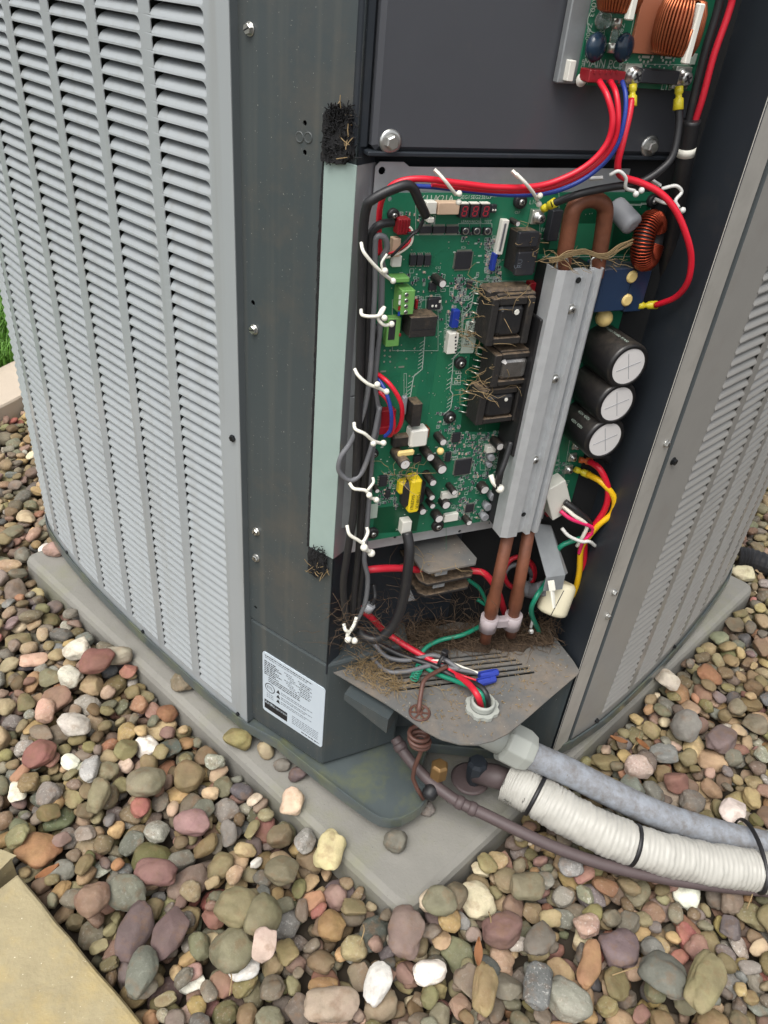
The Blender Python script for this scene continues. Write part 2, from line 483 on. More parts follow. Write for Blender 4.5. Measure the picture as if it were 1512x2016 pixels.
# ================================================================== AIR CONDITIONER
AC = thing('air_conditioner', (0.0, 1.25, PAD_Z),
           'dark grey outdoor air conditioner with louvred sides and its corner opened on the electronics', 'air conditioner')
Bp = Vector((-0.056, 0.740, 0)); Qp = Vector((-0.043, 0.761, 0))
FA = Frame(Bp, (0.85, -0.527, 0))                 # corner panel (labelled side)
FB = Frame(Qp, (0.906, 0.424, 0))                 # back plate / circuit boards
RIN = Vector((0.307, 0.804, 0)); RG = Vector((0.340, 0.838, 0))
FR = Frame(RIN, RG - RIN)                         # flange right of the cavity
E_BACK = 0.352
TRAY_Z = 0.20

# --- plan outline of the louvred sides
def spline2(pts, step=0.01):
    P = smooth_path([Vector((x, y, 0)) for x, y in pts], 24)
    return P
LEFT_PTS = [(-0.183, 0.808), (-0.258, 0.862), (-0.336, 0.924), (-0.415, 0.989), (-0.493, 1.056), (-0.569, 1.125), (-0.645, 1.203), (-0.694, 1.262), (-0.712, 1.305), (-0.706, 1.352), (-0.66, 1.43), (-0.58, 1.53)]
RIGHT_PTS = [(0.345, 0.842), (0.409, 0.898), (0.490, 0.985), (0.575, 1.085), (0.660, 1.195), (0.735, 1.300), (0.765, 1.352), (0.775, 1.395), (0.762, 1.44), (0.70, 1.52), (0.61, 1.61)]
class Rail:
    def __init__(s, pts):
        s.P = spline2(pts); s.L = [0]
        for i in range(1, len(s.P)): s.L.append(s.L[-1] + (s.P[i] - s.P[i - 1]).length)
    def at(s, d):
        d = max(0, min(s.L[-1] - 1e-6, d))
        i = int(np.searchsorted(s.L, d, side='right')) - 1
        t = (d - s.L[i]) / (s.L[i + 1] - s.L[i])
        return s.P[i].lerp(s.P[i + 1], t)
    def frame(s, d, z, sign):
        t = (s.at(d + 0.004) - s.at(d - 0.004)).normalized() * sign
        p = s.at(d)
        return Frame((p.x, p.y, z), t)
ROW = 0.0150
Z0 = 0.0165
def louvred_side(rail, sign, margin, cols, pm, lm, tip):
    """Sheet with lanced slots; returns sheet MB and list of (frame, width) for the blades."""
    sheet = MB(); blades = []
    w, strip = 0.081, 0.0185
    rows = int((TOP_Z - 0.02 - Z0) / ROW)
    def P(d, z, off=0.0):
        f = rail.frame(d, z, sign); return f.p(0, 0, off)
    zt = Z0 + rows * ROW
    end = margin + cols * (w + strip)
    # plain bands
    def band(d0, d1, z0, z1, n=2):
        for k in range(n):
            a = d0 + (d1 - d0) * k / n; b = d0 + (d1 - d0) * (k + 1) / n
            sheet._add([P(a, z0), P(b, z0), P(b, z1), P(a, z1)], [(0, 1, 2, 3)])
    band(0, margin - 0.004, Z0, zt)
    band(0, rail.L[-1], -0.004, Z0, 60)
    band(0, rail.L[-1], zt, TOP_Z, 60)
    band(end - 0.0, rail.L[-1], Z0, zt, 30)
    for c in range(cols):
        d0 = margin + c * (w + strip)
        ca, cb = (d0 - 0.004, d0 + w + strip - 0.004)
        if c == cols - 1: cb = end
        fa = P(d0, 0); fb = P(d0 + w, 0)
        # hole outline in (d, dz); corner nearest the viewer is the rounder one
        hh = ROW - 0.0022
        def corner(cx, cz, r, a0):
            return [(cx + r * math.cos(a0 + math.pi / 2 * k / 3), cz + r * math.sin(a0 + math.pi / 2 * k / 3)) for k in range(4)]
        rn, rs = 0.0065, 0.0022
        near0 = d0; far0 = d0 + w
        hole = (corner(near0 + rs, rs, rs, math.pi) + corner(far0 - rs, rs, rs, 1.5 * math.pi)
                + corner(far0 - 0.003, hh - 0.003, 0.003, 0) + corner(near0 + rn, hh - rn, rn, 0.5 * math.pi))
        cc = [(ca, 0), (cb, 0), (cb, ROW), (ca, ROW)]
        base = [P(d, 0) for d, z in hole]; cbase = [P(d, 0) for d, z in cc]
        vs = []; fs = []
        for r in range(rows):
            z = Z0 + r * ROW; k = len(vs)
            vs += [(p.x, p.y, z + h[1]) for p, h in zip(base, hole)]
            vs += [(p.x, p.y, z + h[1]) for p, h in zip(cbase, cc)]
            for q in range(4):
                C_ = k + 16 + q
                for t in range(3): fs.append((C_, k + q * 4 + t, k + q * 4 + t + 1))
                C2 = k + 16 + (q + 1) % 4
                fs.append((C_, k + q * 4 + 3, k + ((q + 1) % 4) * 4, C2))
            mid = P(d0 + w / 2, 0)
            blades.append((c, r, mid, (fb - fa).normalized() * sign, z, w, hh))
        sheet._add(vs, [f[::-1] for f in fs])
    return sheet, blades, end

def blade_mesh(w, hh, name):
    """One pressed louvre blade: leans inward towards its top, both ends drawn back to the sheet."""
    f = Frame((0, 0, 0), (1, 0, 0))
    prof = [(0.0, 0.0004), (0.16, -0.0004), (0.38, -0.0022), (0.6, -0.0058), (0.78, -0.0112), (0.88, -0.0160)]
    xs = [-0.5, -0.485, -0.45, -0.2, 0.1, 0.4, 0.47, 0.5]
    vs = []; fs = []
    for i, x in enumerate(xs):
        for t, d in prof:
            vs.append(f.p(x * w, t * hh, d))
    m = len(prof)
    for i in range(len(xs) - 1):
        for k in range(m - 1):
            a = i * m + k
            fs.append((a, a + m, a + m + 1, a + 1))
    me = bpy.data.meshes.new(name); me.from_pydata(vs, [], fs)
    me.polygons.foreach_set('use_smooth', [True] * len(fs)); me.update()
    return me

railL, railR = Rail(LEFT_PTS), Rail(RIGHT_PTS)
shL, blL, endL = louvred_side(railL, -1, 0.0345, 7, M_PANEL, M_PANEL, 0)
shR, blR, endR = louvred_side(railR, 1, 0.070, 6, M_RPANEL, M_RPANEL, 0)
panL = shL.build('louvred_panel', M_PANEL, AC, label='light grey louvred side panel facing the lawn', solid=0.0012)
panR = shR.build('louvred_panel', M_RPANEL, AC, label='duller brownish grey louvred side panel facing the conduits', solid=0.0012)

def photo_xy(p):
    c = Vector(p) - CAM_P
    x = sum(M3[i][0] * c[i] for i in range(3)); y = sum(M3[i][1] * c[i] for i in range(3)); z = sum(M3[i][2] * c[i] for i in range(3))
    if z < 0.05: return (-9999, -9999, z)
    return (756 + 1514 * x / z, 1008 + 1514 * y / z, z)

bladeL = blade_mesh(0.0806, ROW - 0.0022, 'louver'); bladeL.materials.append(M_PANEL)
bladeR = blade_mesh(0.0806, ROW - 0.0022, 'louver'); bladeR.materials.append(M_RPANEL)
cands = []
for blades, pan, me, rnk in ((blL, panL, bladeL, 0), (blR, panR, bladeR, 1)):
    for (c, r, mid, t, z, w, hh) in blades:
        x, y, dpt = photo_xy((mid.x, mid.y, z))
        hw = 0.04 * abs(t.cross(Vector((mid.x, mid.y, 0)).normalized()).z) / dpt * 1514
        inview = -hw < x < 1512 + hw and -15 < y < 2030
        area = hw * 2 / dpt if inview else 0
        cands.append((area, rnk, c, r, mid, t, z, w, hh))
cands.sort(key=lambda q: -q[0])
rest = [MB(), MB()]
for i, (area, rnk, c, r, mid, t, z, w, hh) in enumerate(cands):
    pan = (panL, panR)[rnk]; me = (bladeL, bladeR)[rnk]
    off = Vector(pan['_o'])
    ang = math.atan2(t.y, t.x)
    if i < 298:
        o = bpy.data.objects.new('louver', me)
        o.parent = pan; o.location = Vector((mid.x, mid.y, z)) - off; o.rotation_euler = (0, 0, ang)
        COL.objects.link(o)
    else:
        R = Matrix.Rotation(ang, 3, 'Z')
        rest[rnk]._add([R @ v.co + Vector((mid.x, mid.y, z)) for v in me.vertices], [list(p.vertices) for p in me.polygons], True)
for k, (pan, m) in enumerate(((panL, M_PANEL), (panR, M_RPANEL))):
    rest[k].build('small_louvers', m, pan, kind='stuff')

# panel side returns, black core added behind the louvres to block light
e = MB()
p0 = Vector((*LEFT_PTS[0], 0)); inn = Vector((0.60, 0.80, 0))
e._add([(p0.x, p0.y, -0.004), (p0.x + inn.x * 0.035, p0.y + inn.y * 0.035, -0.004), (p0.x + inn.x * 0.035, p0.y + inn.y * 0.035, TOP_Z), (p0.x, p0.y, TOP_Z)], [(0, 1, 2, 3)])
e.build('panel_edge', M_EDGE, panL, solid=0.0012)
e = MB()
p0 = Vector((*RIGHT_PTS[0], 0)); inn = Vector((-0.68, 0.73, 0))
e._add([(p0.x, p0.y, -0.004), (p0.x, p0.y, TOP_Z), (p0.x + inn.x * 0.03, p0.y + inn.y * 0.03, TOP_Z), (p0.x + inn.x * 0.03, p0.y + inn.y * 0.03, -0.004)], [(0, 1, 2, 3)])
e.build('panel_edge', M_EDGE, panR, solid=0.0012)
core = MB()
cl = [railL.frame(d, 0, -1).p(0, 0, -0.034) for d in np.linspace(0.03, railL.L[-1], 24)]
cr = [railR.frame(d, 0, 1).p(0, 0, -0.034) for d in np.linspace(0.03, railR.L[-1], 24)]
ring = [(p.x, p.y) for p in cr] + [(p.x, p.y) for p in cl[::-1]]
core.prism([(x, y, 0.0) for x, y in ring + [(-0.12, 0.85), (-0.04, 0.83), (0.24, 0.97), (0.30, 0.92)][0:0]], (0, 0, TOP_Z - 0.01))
core.build('light_blocking_core', M_BLACKIN, AC, fix=True)
# top cover (above the frame) closes the cabinet
outl = [(p.x, p.y) for p in [railR.at(d) for d in np.linspace(0, railR.L[-1], 24)]] + [(p.x, p.y) for p in [railL.at(d) for d in np.linspace(railL.L[-1], 0, 24)]] + [(Bp.x, Bp.y), (RIN.x, RIN.y)]
cv = rim_solid([Vector(p) for p in outl], [(0.012, TOP_Z), (0.012, TOP_Z + 0.03), (0.0, TOP_Z + 0.04)])
cv.build('top_cover', M_DARK, AC, fix=True)

# --- base pan: raised rim and the pan nose under the opened corner
pan_pts = []
for d in np.linspace(railL.L[-1], 0, 40): p = railL.frame(d, 0, -1).p(0, 0, 0.006); pan_pts.append(Vector((p.x, p.y)))
pan_pts += [Vector(q) for q in [(-0.130, 0.776), *[tuple(atz(x_, y_, 0.0).xy) for x_, y_ in ((560, 1472), (640, 1535), (700, 1580), (728, 1600), (748, 1611), (770, 1615), (792, 1611), (812, 1601), (830, 1588), (842, 1572), (846, 1560))], (0.096, 0.742), (0.11, 0.80), (0.20, 0.80), (0.30, 0.808)]]
for d in np.linspace(0, railR.L[-1], 40): p = railR.frame(d, 0, 1).p(0, 0, 0.006); pan_pts.append(Vector((p.x, p.y)))
bp_ = rim_solid(pan_pts, [(-0.006, -0.023), (0.0, -0.020), (0.0, -0.002), (-0.0008, 0.001), (-0.0024, 0.001), (-0.0032, -0.007)])
bp_.build('base_pan', M_PAN, AC, fix=True)
ft = MB()
for (x, y) in [(-0.02, 0.76), (0.25, 0.88), (-0.45, 1.12), (0.5, 1.15), (-0.1, 1.3)]:
    ft.box(WORLD, x, y, 0.05, 0.05, PAD_Z, -0.022, 0.004)
ft.build('feet', M_RUBBER, AC)

# --- labelled corner panel: upper sheet, lower box, seam between them
SEAM_Z = 0.222
pa = MB(); W_A = 0.150
holes = []
def on(fr, px, py, h=0.0): return fr.loc(px, py, h)
for (px, py, r) in [(600, 242, 0.0024), (600, 300, 0.0024), (498, 596, 0.003), (503, 1196, 0.003)]:
    a, b = on(FA, px, py); holes.append(circle2(a, b, r, 10))
pa = holed_sheet([(-W_A, SEAM_Z), (0, SEAM_Z), (0, TOP_Z), (-W_A, TOP_Z)], holes, lambda a, b: FA.p(a, b, 0))
upper = pa.build('corner_panel', M_DARK, AC, solid=0.0015)
hb = MB()
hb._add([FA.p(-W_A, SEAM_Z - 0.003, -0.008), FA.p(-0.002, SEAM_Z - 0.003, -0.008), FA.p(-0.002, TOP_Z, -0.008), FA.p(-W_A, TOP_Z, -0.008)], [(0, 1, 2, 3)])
hb.build('panel_hole_shade', M_BLACKIN, upper)  # black sheet stands in for the shade behind the holes and seam
em = MB()
for (px, py) in [(590, 270), (607, 271)]:
    a, b = on(FA, px, py)
    em.lathe(FA, a, b, [(0.0052, 0.0002), (0.0046, 0.0008), (0.004, 0.0008), (0.0034, 0.0003)], 14, cap0=False)
em.build('embossed_dimple', M_DARK, upper)
lb = MB()   # lower box: its labelled face is set 1 mm behind the upper sheet
LBU = Vector((0.891, 0.454, 0)).normalized()
pA0 = FA.p(-W_A, 0, -0.001); pB = FA.p(0, 0, -0.001); pC = Vector((0.055, 0.798, 0)) ; pD = Vector((0.045, 0.86, 0))
plan = [Vector((pA0.x, pA0.y)), Vector((pB.x, pB.y)), Vector((pC.x, pC.y)), Vector((pD.x, pD.y)), Vector((-0.13, 0.90))]
lb.prism([(p.x, p.y, -0.001) for p in plan], (0, 0, SEAM_Z - 0.004))
lowbox = lb.build('lower_corner_box', M_DARK, AC, fix=True, bevel=0.004)
# small folded box under the tray and dark panel right of it
sb = MB()
FU = Frame(atz(678, 1366, 0.185), (0.85, -0.50, 0))
a1, b1 = FU.loc(765, 1412); a2, b2 = FU.loc(765, 1441)
sb.prism([FU.p(0, 0.0, 0), FU.p(a1, 0.0, 0), FU.p(a1, b2 - b1, 0), FU.p(0, -0.012, 0)], Vector((0.03, 0.07, 0)))
sb.build('folded_bracket', M_DARK, AC, fix=True)
up = MB()
up._add([(0.055, 0.83, -0.002), (0.20, 0.86, -0.002), (0.20, 0.86, TRAY_Z - 0.004), (0.055, 0.83, TRAY_Z - 0.004)], [(0, 1, 2, 3)])
up._add([(0.20, 0.86, -0.002), (0.302, 0.803, -0.002), (0.302, 0.803, TRAY_Z - 0.004), (0.20, 0.86, TRAY_Z - 0.004)], [(0, 1, 2, 3)])
up.build('lower_front_panel', M_DARK, AC, solid=0.0012)

# --- rating label
a0, b0 = FA.loc(517, 1268); a1, b1 = FA.loc(640, 1370); a2, b2 = FA.loc(635, 1475); a3, b3 = FA.loc(515, 1392)
la, lw = (a0 + a1) / 2, abs(a1 - a0) * 1.0; ltop, lbot = (b0 + b1) / 2, (b2 + b3) / 2
lh = ltop - lbot; lbm = (ltop + lbot) / 2
sg = MB()
c_ = round_poly([Vector((la - lw / 2, lbot)), Vector((la + lw / 2, lbot)), Vector((la + lw / 2, ltop)), Vector((la - lw / 2, ltop))], 0.006, 4)
sg.prism([FA.p(p.x, p.y, -0.001) for p in c_], FA.n * 0.0013)
label = sg.build('rating_label', M_STICK, lowbox)
def LP(x, y): return la - lw / 2 + x * lw, ltop - y * lh     # x right, y down, 0..1
ink = MB(); inkg = MB()
rr = random.Random(3)
def dash_row(x0, x1, y, hgt, wmin, wmax, mb, gap=0.010):
    x = x0
    while x < x1:
        w = rr.uniform(wmin, wmax); w = min(w, x1 - x)
        a, b = LP(x + w / 2, y); mb.box(FA, a, b, w * lw, hgt * lh, 0.0003, 0.00045)
        x += w + gap
dash_row(0.04, 0.80, 0.045, 0.013, 0.01, 0.05, ink); dash_row(0.04, 0.72, 0.075, 0.010, 0.01, 0.05, inkg)
for k, y in enumerate([0.135, 0.165, 0.195, 0.225, 0.255, 0.285, 0.315, 0.345]):
    dash_row(0.03, 0.22 + 0.05 * (k % 3), y, 0.014, 0.012, 0.05, ink)
    x0 = 0.36 + 0.03 * (k % 4)
    dash_row(x0, x0 + 0.12, y, 0.012, 0.01, 0.04, inkg); dash_row(0.58 + 0.02 * (k % 3), 0.80 - 0.03 * (k % 2), y, 0.012, 0.012, 0.05, ink if k % 2 else inkg)
for y in [0.38, 0.41, 0.44]: dash_row(0.10, 0.62, y, 0.012, 0.012, 0.06, ink)
for y in [0.52, 0.60, 0.68]:
    a, b = LP(0.265, y); ink._add([FA.p(a - 0.004, b - 0.004, 0.0004), FA.p(a + 0.004, b - 0.004, 0.0004), FA.p(a, b + 0.004, 0.0004)], [(0, 1, 2)])
    dash_row(0.31, 0.82, y - 0.012, 0.010, 0.02, 0.06, inkg); dash_row(0.31, 0.72, y + 0.016, 0.009, 0.02, 0.06, inkg)
for y in [0.78, 0.81, 0.84, 0.87, 0.90]: dash_row(0.50, 0.93, y, 0.009, 0.02, 0.06, inkg)
dash_row(0.66, 0.95, 0.955, 0.014, 0.015, 0.05, ink)
a, b = LP(0.125, 0.55)
n_ = 28
for rad in (0.0085, 0.0072):
    pass
vs = [FA.p(a + r * math.cos(2 * math.pi * i / n_), b + r * math.sin(2 * math.pi * i / n_), 0.0004) for r in (0.0098, 0.0084) for i in range(n_)]
ink._add(vs, [(i, (i + 1) % n_, n_ + (i + 1) % n_, n_ + i) for i in range(n_)])
text_mb(ink, 'ETL', FA, a, b, 0.0004, 0.0088, sx=0.85)
for y in [0.66, 0.69, 0.72]: dash_row(0.07, 0.19, y, 0.009, 0.02, 0.05, inkg)
a, b = LP(0.225, 0.865)
ink.box(FA, a, b, 0.39 * lw, 0.155 * lh, 0.0003, 0.0005, 0.0001)
ink.build('printed_lines', M_INK, label, kind='stuff'); inkg.build('fine_print', M_INKG, label, kind='stuff')
wt = MB()
text_mb(wt, 'AHRI', FA, *LP(0.12, 0.83), 0.0006, 0.0088, sx=1.0); text_mb(wt, 'CERTIFIED', FA, *LP(0.305, 0.835), 0.0006, 0.0058)
mbk = [wt]
for y in [0.87, 0.895, 0.92]: dash_row(0.06, 0.40, y, 0.010, 0.015, 0.05, wt)
for i, p in enumerate(wt.v):
    pass
wt.build('certification_lettering', M_STICK, label)

# --- return channel at the left of the cavity
ZT1, ZT0 = FA.loc(683, 320)[1], FA.loc(644, 1092)[1]
rw = MB()
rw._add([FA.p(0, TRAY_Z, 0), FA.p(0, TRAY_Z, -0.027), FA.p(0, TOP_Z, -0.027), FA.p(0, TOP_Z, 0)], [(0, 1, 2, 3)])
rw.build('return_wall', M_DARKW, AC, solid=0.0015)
ch = MB()
ch._add([FA.p(0.0012, ZT0, 0.0015), FA.p(0.0012, ZT0, -0.027), FA.p(0.0012, ZT1, -0.027), FA.p(0.0012, ZT1, 0.0015)], [(0, 1, 2, 3)])
channel = ch.build('metal_channel', M_SHINY, AC)
am = FA.loc(641, 312)[0]; am2 = FA.loc(611, 1074)[0]
ms = MB(); ms.prism([FA.p(am2, ZT0 + 0.0, 0.0008), FA.p(0.001, ZT0, 0.0008), FA.p(0.001, ZT1, 0.0008), FA.p(am, ZT1 + 0.002, 0.0008)], FA.n * 0.0016)
mint = ms.build('mint_strip', M_MINT, AC, bevel=0.0006)

def rough_slab(fr, poly, c0, c1, amp, res, seed):
    """Thick pad with torn, fibrous edges from a polygon (a,b) in a frame."""
    R = random.Random(seed); pts = []
    for i in range(len(poly)):
        p, q = poly[i], poly[(i + 1) % len(poly)]
        n = max(1, int(math.hypot(q[0] - p[0], q[1] - p[1]) / res))
        for k in range(n):
            t = k / n
            pts.append((p[0] + (q[0] - p[0]) * t + R.uniform(-amp, amp), p[1] + (q[1] - p[1]) * t + R.uniform(-amp, amp)))
    mb = MB(); mb.prism([fr.p(a, b, c0) for a, b in pts], fr.n * (c1 - c0)); return mb
f1 = rough_slab(FA, [FA.loc(640, 318), FA.loc(686, 322), FA.loc(701, 300), FA.loc(697, 258), FA.loc(688, 218), FA.loc(666, 210), FA.loc(646, 214)], 0.0005, 0.006, 0.0012, 0.003, 5)
f1.build('foam_gasket', M_FOAM, AC, label='torn black foam piece above the mint strip', fix=True)
f1 = rough_slab(FA, [FA.loc(611, 1074), FA.loc(644, 1094), FA.loc(645, 1128), FA.loc(628, 1134), FA.loc(611, 1122)], 0.0005, 0.005, 0.0010, 0.003, 6)
f1.build('foam_gasket', M_FOAM, AC, label='black foam piece below the mint strip', fix=True)
f1 = rough_slab(FA, [FA.loc(640, 318), FA.loc(636, 460), FA.loc(625, 760), FA.loc(610, 1074), FA.loc(606, 1074), FA.loc(619, 760), FA.loc(629, 460), FA.loc(637, 318)], 0.0005, 0.0022, 0.0006, 0.004, 8)
f1.build('foam_gasket', M_FOAM, AC, label='thin black foam line along the mint strip', fix=True)

# --- right of the cavity: dark wall and flange
EB = FB.p(E_BACK, 0, 0)
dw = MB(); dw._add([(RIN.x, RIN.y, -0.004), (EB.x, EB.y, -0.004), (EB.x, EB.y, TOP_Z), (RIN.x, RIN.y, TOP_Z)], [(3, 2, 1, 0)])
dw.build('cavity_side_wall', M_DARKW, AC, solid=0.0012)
fl = MB(); fwid = (RG - RIN).length
fl._add([FR.p(0, -0.004, 0), FR.p(fwid - 0.004, -0.004, 0), FR.p(fwid - 0.004, TOP_Z, 0), FR.p(0, TOP_Z, 0)], [(0, 1, 2, 3)])
fl._add([FR.p(fwid - 0.004, -0.004, 0), FR.p(fwid - 0.003, -0.004, -0.014), FR.p(fwid - 0.003, TOP_Z, -0.014), FR.p(fwid - 0.004, TOP_Z, 0)], [(0, 1, 2, 3)])
fl._add([FR.p(fwid - 0.003, -0.004, -0.014), FR.p(fwid + 0.004, -0.004, -0.014), FR.p(fwid + 0.004, TOP_Z, -0.014), FR.p(fwid - 0.003, TOP_Z, -0.014)], [(0, 1, 2, 3)])
fl.build('corner_flange', M_FLANGE, AC, solid=0.001)

# --- cavity back: lower recess, galvanised plate, upper cover plate
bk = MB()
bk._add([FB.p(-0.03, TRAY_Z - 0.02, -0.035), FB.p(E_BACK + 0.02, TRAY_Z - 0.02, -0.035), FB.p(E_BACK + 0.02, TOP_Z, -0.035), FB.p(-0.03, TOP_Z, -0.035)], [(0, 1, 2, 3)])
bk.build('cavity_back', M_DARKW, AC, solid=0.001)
PL, PR = FB.loc(736, 330)[0], E_BACK - 0.014
ZP1 = FB.loc(1000, 330, 0.004)[1]; ZP0 = FB.loc(860, 1058, 0.004)[1]
ph = []
for (px, py, r) in [(752, 336, 0.0035), (778, 1057, 0.0022), (905, 1046, 0.0022), (975, 1040, 0.0022)]:
    ph.append(circle2(*FB.loc(px, py, 0.004), r, 10))
plate = holed_sheet([(PL, ZP0), (PR, ZP0), (PR, ZP1 - 0.012), (PR - 0.012, ZP1), (PL + 0.034, ZP1), (PL + 0.028, ZP1 + 0.004), (PL + 0.004, ZP1 + 0.004), (PL, ZP1)], ph, lambda a, b: FB.p(a, b, 0.004))
plt_o = plate.build('mounting_plate', M_GALV, AC, solid=0.0012)
fe = MB()
for (x, y0, y1) in [(718, 395, 780), (695, 785, 1040)]:
    aa, bb = FB.loc(x, y0, 0.012), FB.loc(x, y1, 0.012)
    fe.box(FB, PL - 0.004, (aa[1] + bb[1]) / 2, 0.02, abs(aa[1] - bb[1]), 0.006, 0.0085, 0.0004)
fe.build('plate_ear', M_GALVD, plt_o)
UL, UR = FB.loc(744, 150, 0.02)[0], E_BACK - 0.004
ZU0 = FB.loc(1000, 302, 0.02)[1]
uc = MB(); uc.box(FB, (UL + UR) / 2, (ZU0 + TOP_Z) / 2, UR - UL, TOP_Z - ZU0, 0.002, 0.02, 0.004)
uplate = uc.build('upper_cover_plate', M_UPLATE, AC)
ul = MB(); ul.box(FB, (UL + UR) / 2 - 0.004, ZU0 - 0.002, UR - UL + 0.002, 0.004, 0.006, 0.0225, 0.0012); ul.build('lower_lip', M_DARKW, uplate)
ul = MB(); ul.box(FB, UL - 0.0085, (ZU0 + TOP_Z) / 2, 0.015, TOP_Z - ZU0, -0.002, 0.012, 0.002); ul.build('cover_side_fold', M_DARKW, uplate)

# --- screws: hex heads
def hex_screw(fr, px, py, r, parent, m=M_SCREW, washer=True, slot=True, h0=0.0, name='screw', rot=None):
    a, b = fr.loc(px, py, h0 + 0.003)
    mb = MB()
    if washer: mb.cyl(fr, a, b, r * 1.25, h0, h0 + 0.0012, 16, 0.0004)
    mb.lathe(fr, a, b, [(r, h0 + 0.0012), (r, h0 + 0.0038), (r * 0.86, h0 + 0.0046)], 6, rot if rot is not None else random.uniform(0, 1), smooth=False)
    o = mb.build(name, m, parent)
    if slot:
        k = MB(); k.box(fr, a, b, r * 1.5, r * 0.26, h0 + 0.0044, h0 + 0.0048, 0, random.uniform(0, 3))
        k.build('slot', M_INK, o)
    return o
for (px, py) in [(487, 57), (497, 650), (502, 1048), (502, 1100)]:
    hex_screw(FA, px, py, 0.0048, AC)
for (px, py) in [(770, 280), (1281, 289)]:
    a, b = FB.loc(px, py, 0.022)
    mb = MB(); mb.lathe(FB, a, b, [(0.0105, 0.02), (0.0105, 0.0212), (0.0085, 0.0222), (0.0066, 0.0222)], 20, cap0=False)
    mb.lathe(FB, a, b, [(0.0062, 0.0222), (0.0062, 0.0268), (0.005, 0.028)], 6, 0.4, smooth=False)
    mb.build('flange_bolt', M_SCREW, AC)
# black screws on panel margins and pan rim
def rail_screw(rail, d, z, sign, parent, r=0.0046, m=M_BSCREW):
    f = rail.frame(d, z, sign); mb = MB()
    mb.cyl(f, 0, 0, r * 1.2, 0.0, 0.001, 12, 0.0003); mb.lathe(f, 0, 0, [(r, 0.001), (r, 0.0042), (r * 0.8, 0.005)], 6, random.uniform(0, 1), smooth=False)
    mb.build('screw', m, parent)
rail_screw(railL, 0.012, 0.518, -1, panL)
rail_screw(railR, 0.012, 0.53, 1, panR)
for d in (0.02, 0.28, 0.57): rail_screw(railL, d, 0.0035, -1, panL, 0.0034)
for d in (0.06, 0.33): rail_screw(railR, d, 0.006, 1, panR, 0.0034)
for (px, py) in [(1315, 875), (1212, 1168), (1199, 1215)]:
    hex_screw(FR, px, py, 0.0042, AC)

# --- dusty tray closing the bottom of the cavity
def T2(px, py): p = atz(px, py, TRAY_Z); return (p.x, p.y)
tip = []
outer = [T2(622, 1303), T2(690, 1343), T2(760, 1385), T2(800, 1412), T2(835, 1438), T2(868, 1455), T2(905, 1465), T2(940, 1466), T2(972, 1458), T2(1000, 1444), T2(1030, 1420), T2(1085, 1372), T2(1138, 1327), T2(1141, 1321), T2(1128, 1300), T2(1086, 1247)]
EBx = FB.p(E_BACK - 0.002, 0, -0.03); QBx = FB.p(-0.02, 0, -0.03)
outer += [(EBx.x, EBx.y), (QBx.x, QBx.y), T2(640, 1288)]
def slot_poly(x0, y0, x1, y1, wd):
    n = Vector((y1 - y0, -(x1 - x0))).normalized() * wd / 2
    return [T2(x0 + n.x, y0 + n.y), T2(x1 + n.x, y1 + n.y), T2(x1 - n.x, y1 - n.y), T2(x0 - n.x, y0 - n.y)]
thol = [slot_poly(780, 1359, 1052, 1323, 5), slot_poly(760, 1350, 1040, 1315, 4.5), slot_poly(748, 1340, 1028, 1307, 4), slot_poly(742, 1330, 1016, 1299, 4), slot_poly(738, 1321, 1000, 1292, 3.5), slot_poly(736, 1312, 985, 1285, 3.5)]
CF = atz(948, 1396, TRAY_Z)
thol.append(circle2(CF.x, CF.y, 0.0165, 20))
tray = holed_sheet(outer, thol, lambda x, y: (x, y, TRAY_Z))
tray_o = tray.build('bottom_tray', M_TRAY, AC, solid=0.0022)
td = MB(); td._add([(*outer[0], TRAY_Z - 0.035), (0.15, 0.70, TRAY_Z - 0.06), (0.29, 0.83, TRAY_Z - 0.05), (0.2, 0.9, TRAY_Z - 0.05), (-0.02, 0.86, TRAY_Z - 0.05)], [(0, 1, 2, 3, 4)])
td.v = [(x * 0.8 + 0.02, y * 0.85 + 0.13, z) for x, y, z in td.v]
td.build('tray_slot_shade', M_BLACKIN, AC)  # flat black sheet added as the dark space below the slots
# ================================================================== MAIN CIRCUIT BOARD
H0 = 0.016                                     # component side of the board above the back plane
bc = FB.hit(940, 720, H0)
PCB = thing('circuit_board', tuple(bc), 'large green main circuit board crowded with electronic components in the open corner', 'circuit board')
def LB(px, py, h=0.0): return FB.loc(px, py, H0 + h)
ctl, ctr = LB(757, 379), LB(1300, 379); cbl, cbr = LB(722, 1062), LB(1150, 1000)
PX0, PX1 = ctl[0], min(ctr[0], E_BACK - 0.022); PY1, PY0 = (ctl[1] + ctr[1]) / 2, (cbl[1] * 0.7 + cbr[1] * 0.3)
hl = [circle2(*LB(768, 392), 0.0022, 8), circle2(*LB(1092, 482), 0.0048, 12), circle2(*LB(1150, 480), 0.0048, 12), circle2(*LB(1008, 1041), 0.002, 8)]
sh = holed_sheet([(PX0, PY0), (PX1, PY0), (PX1, PY1), (PX0, PY1)], hl, lambda a, b: FB.p(a, b, H0))
sh.build('board_sheet', M_PCB, PCB, solid=0.0016)

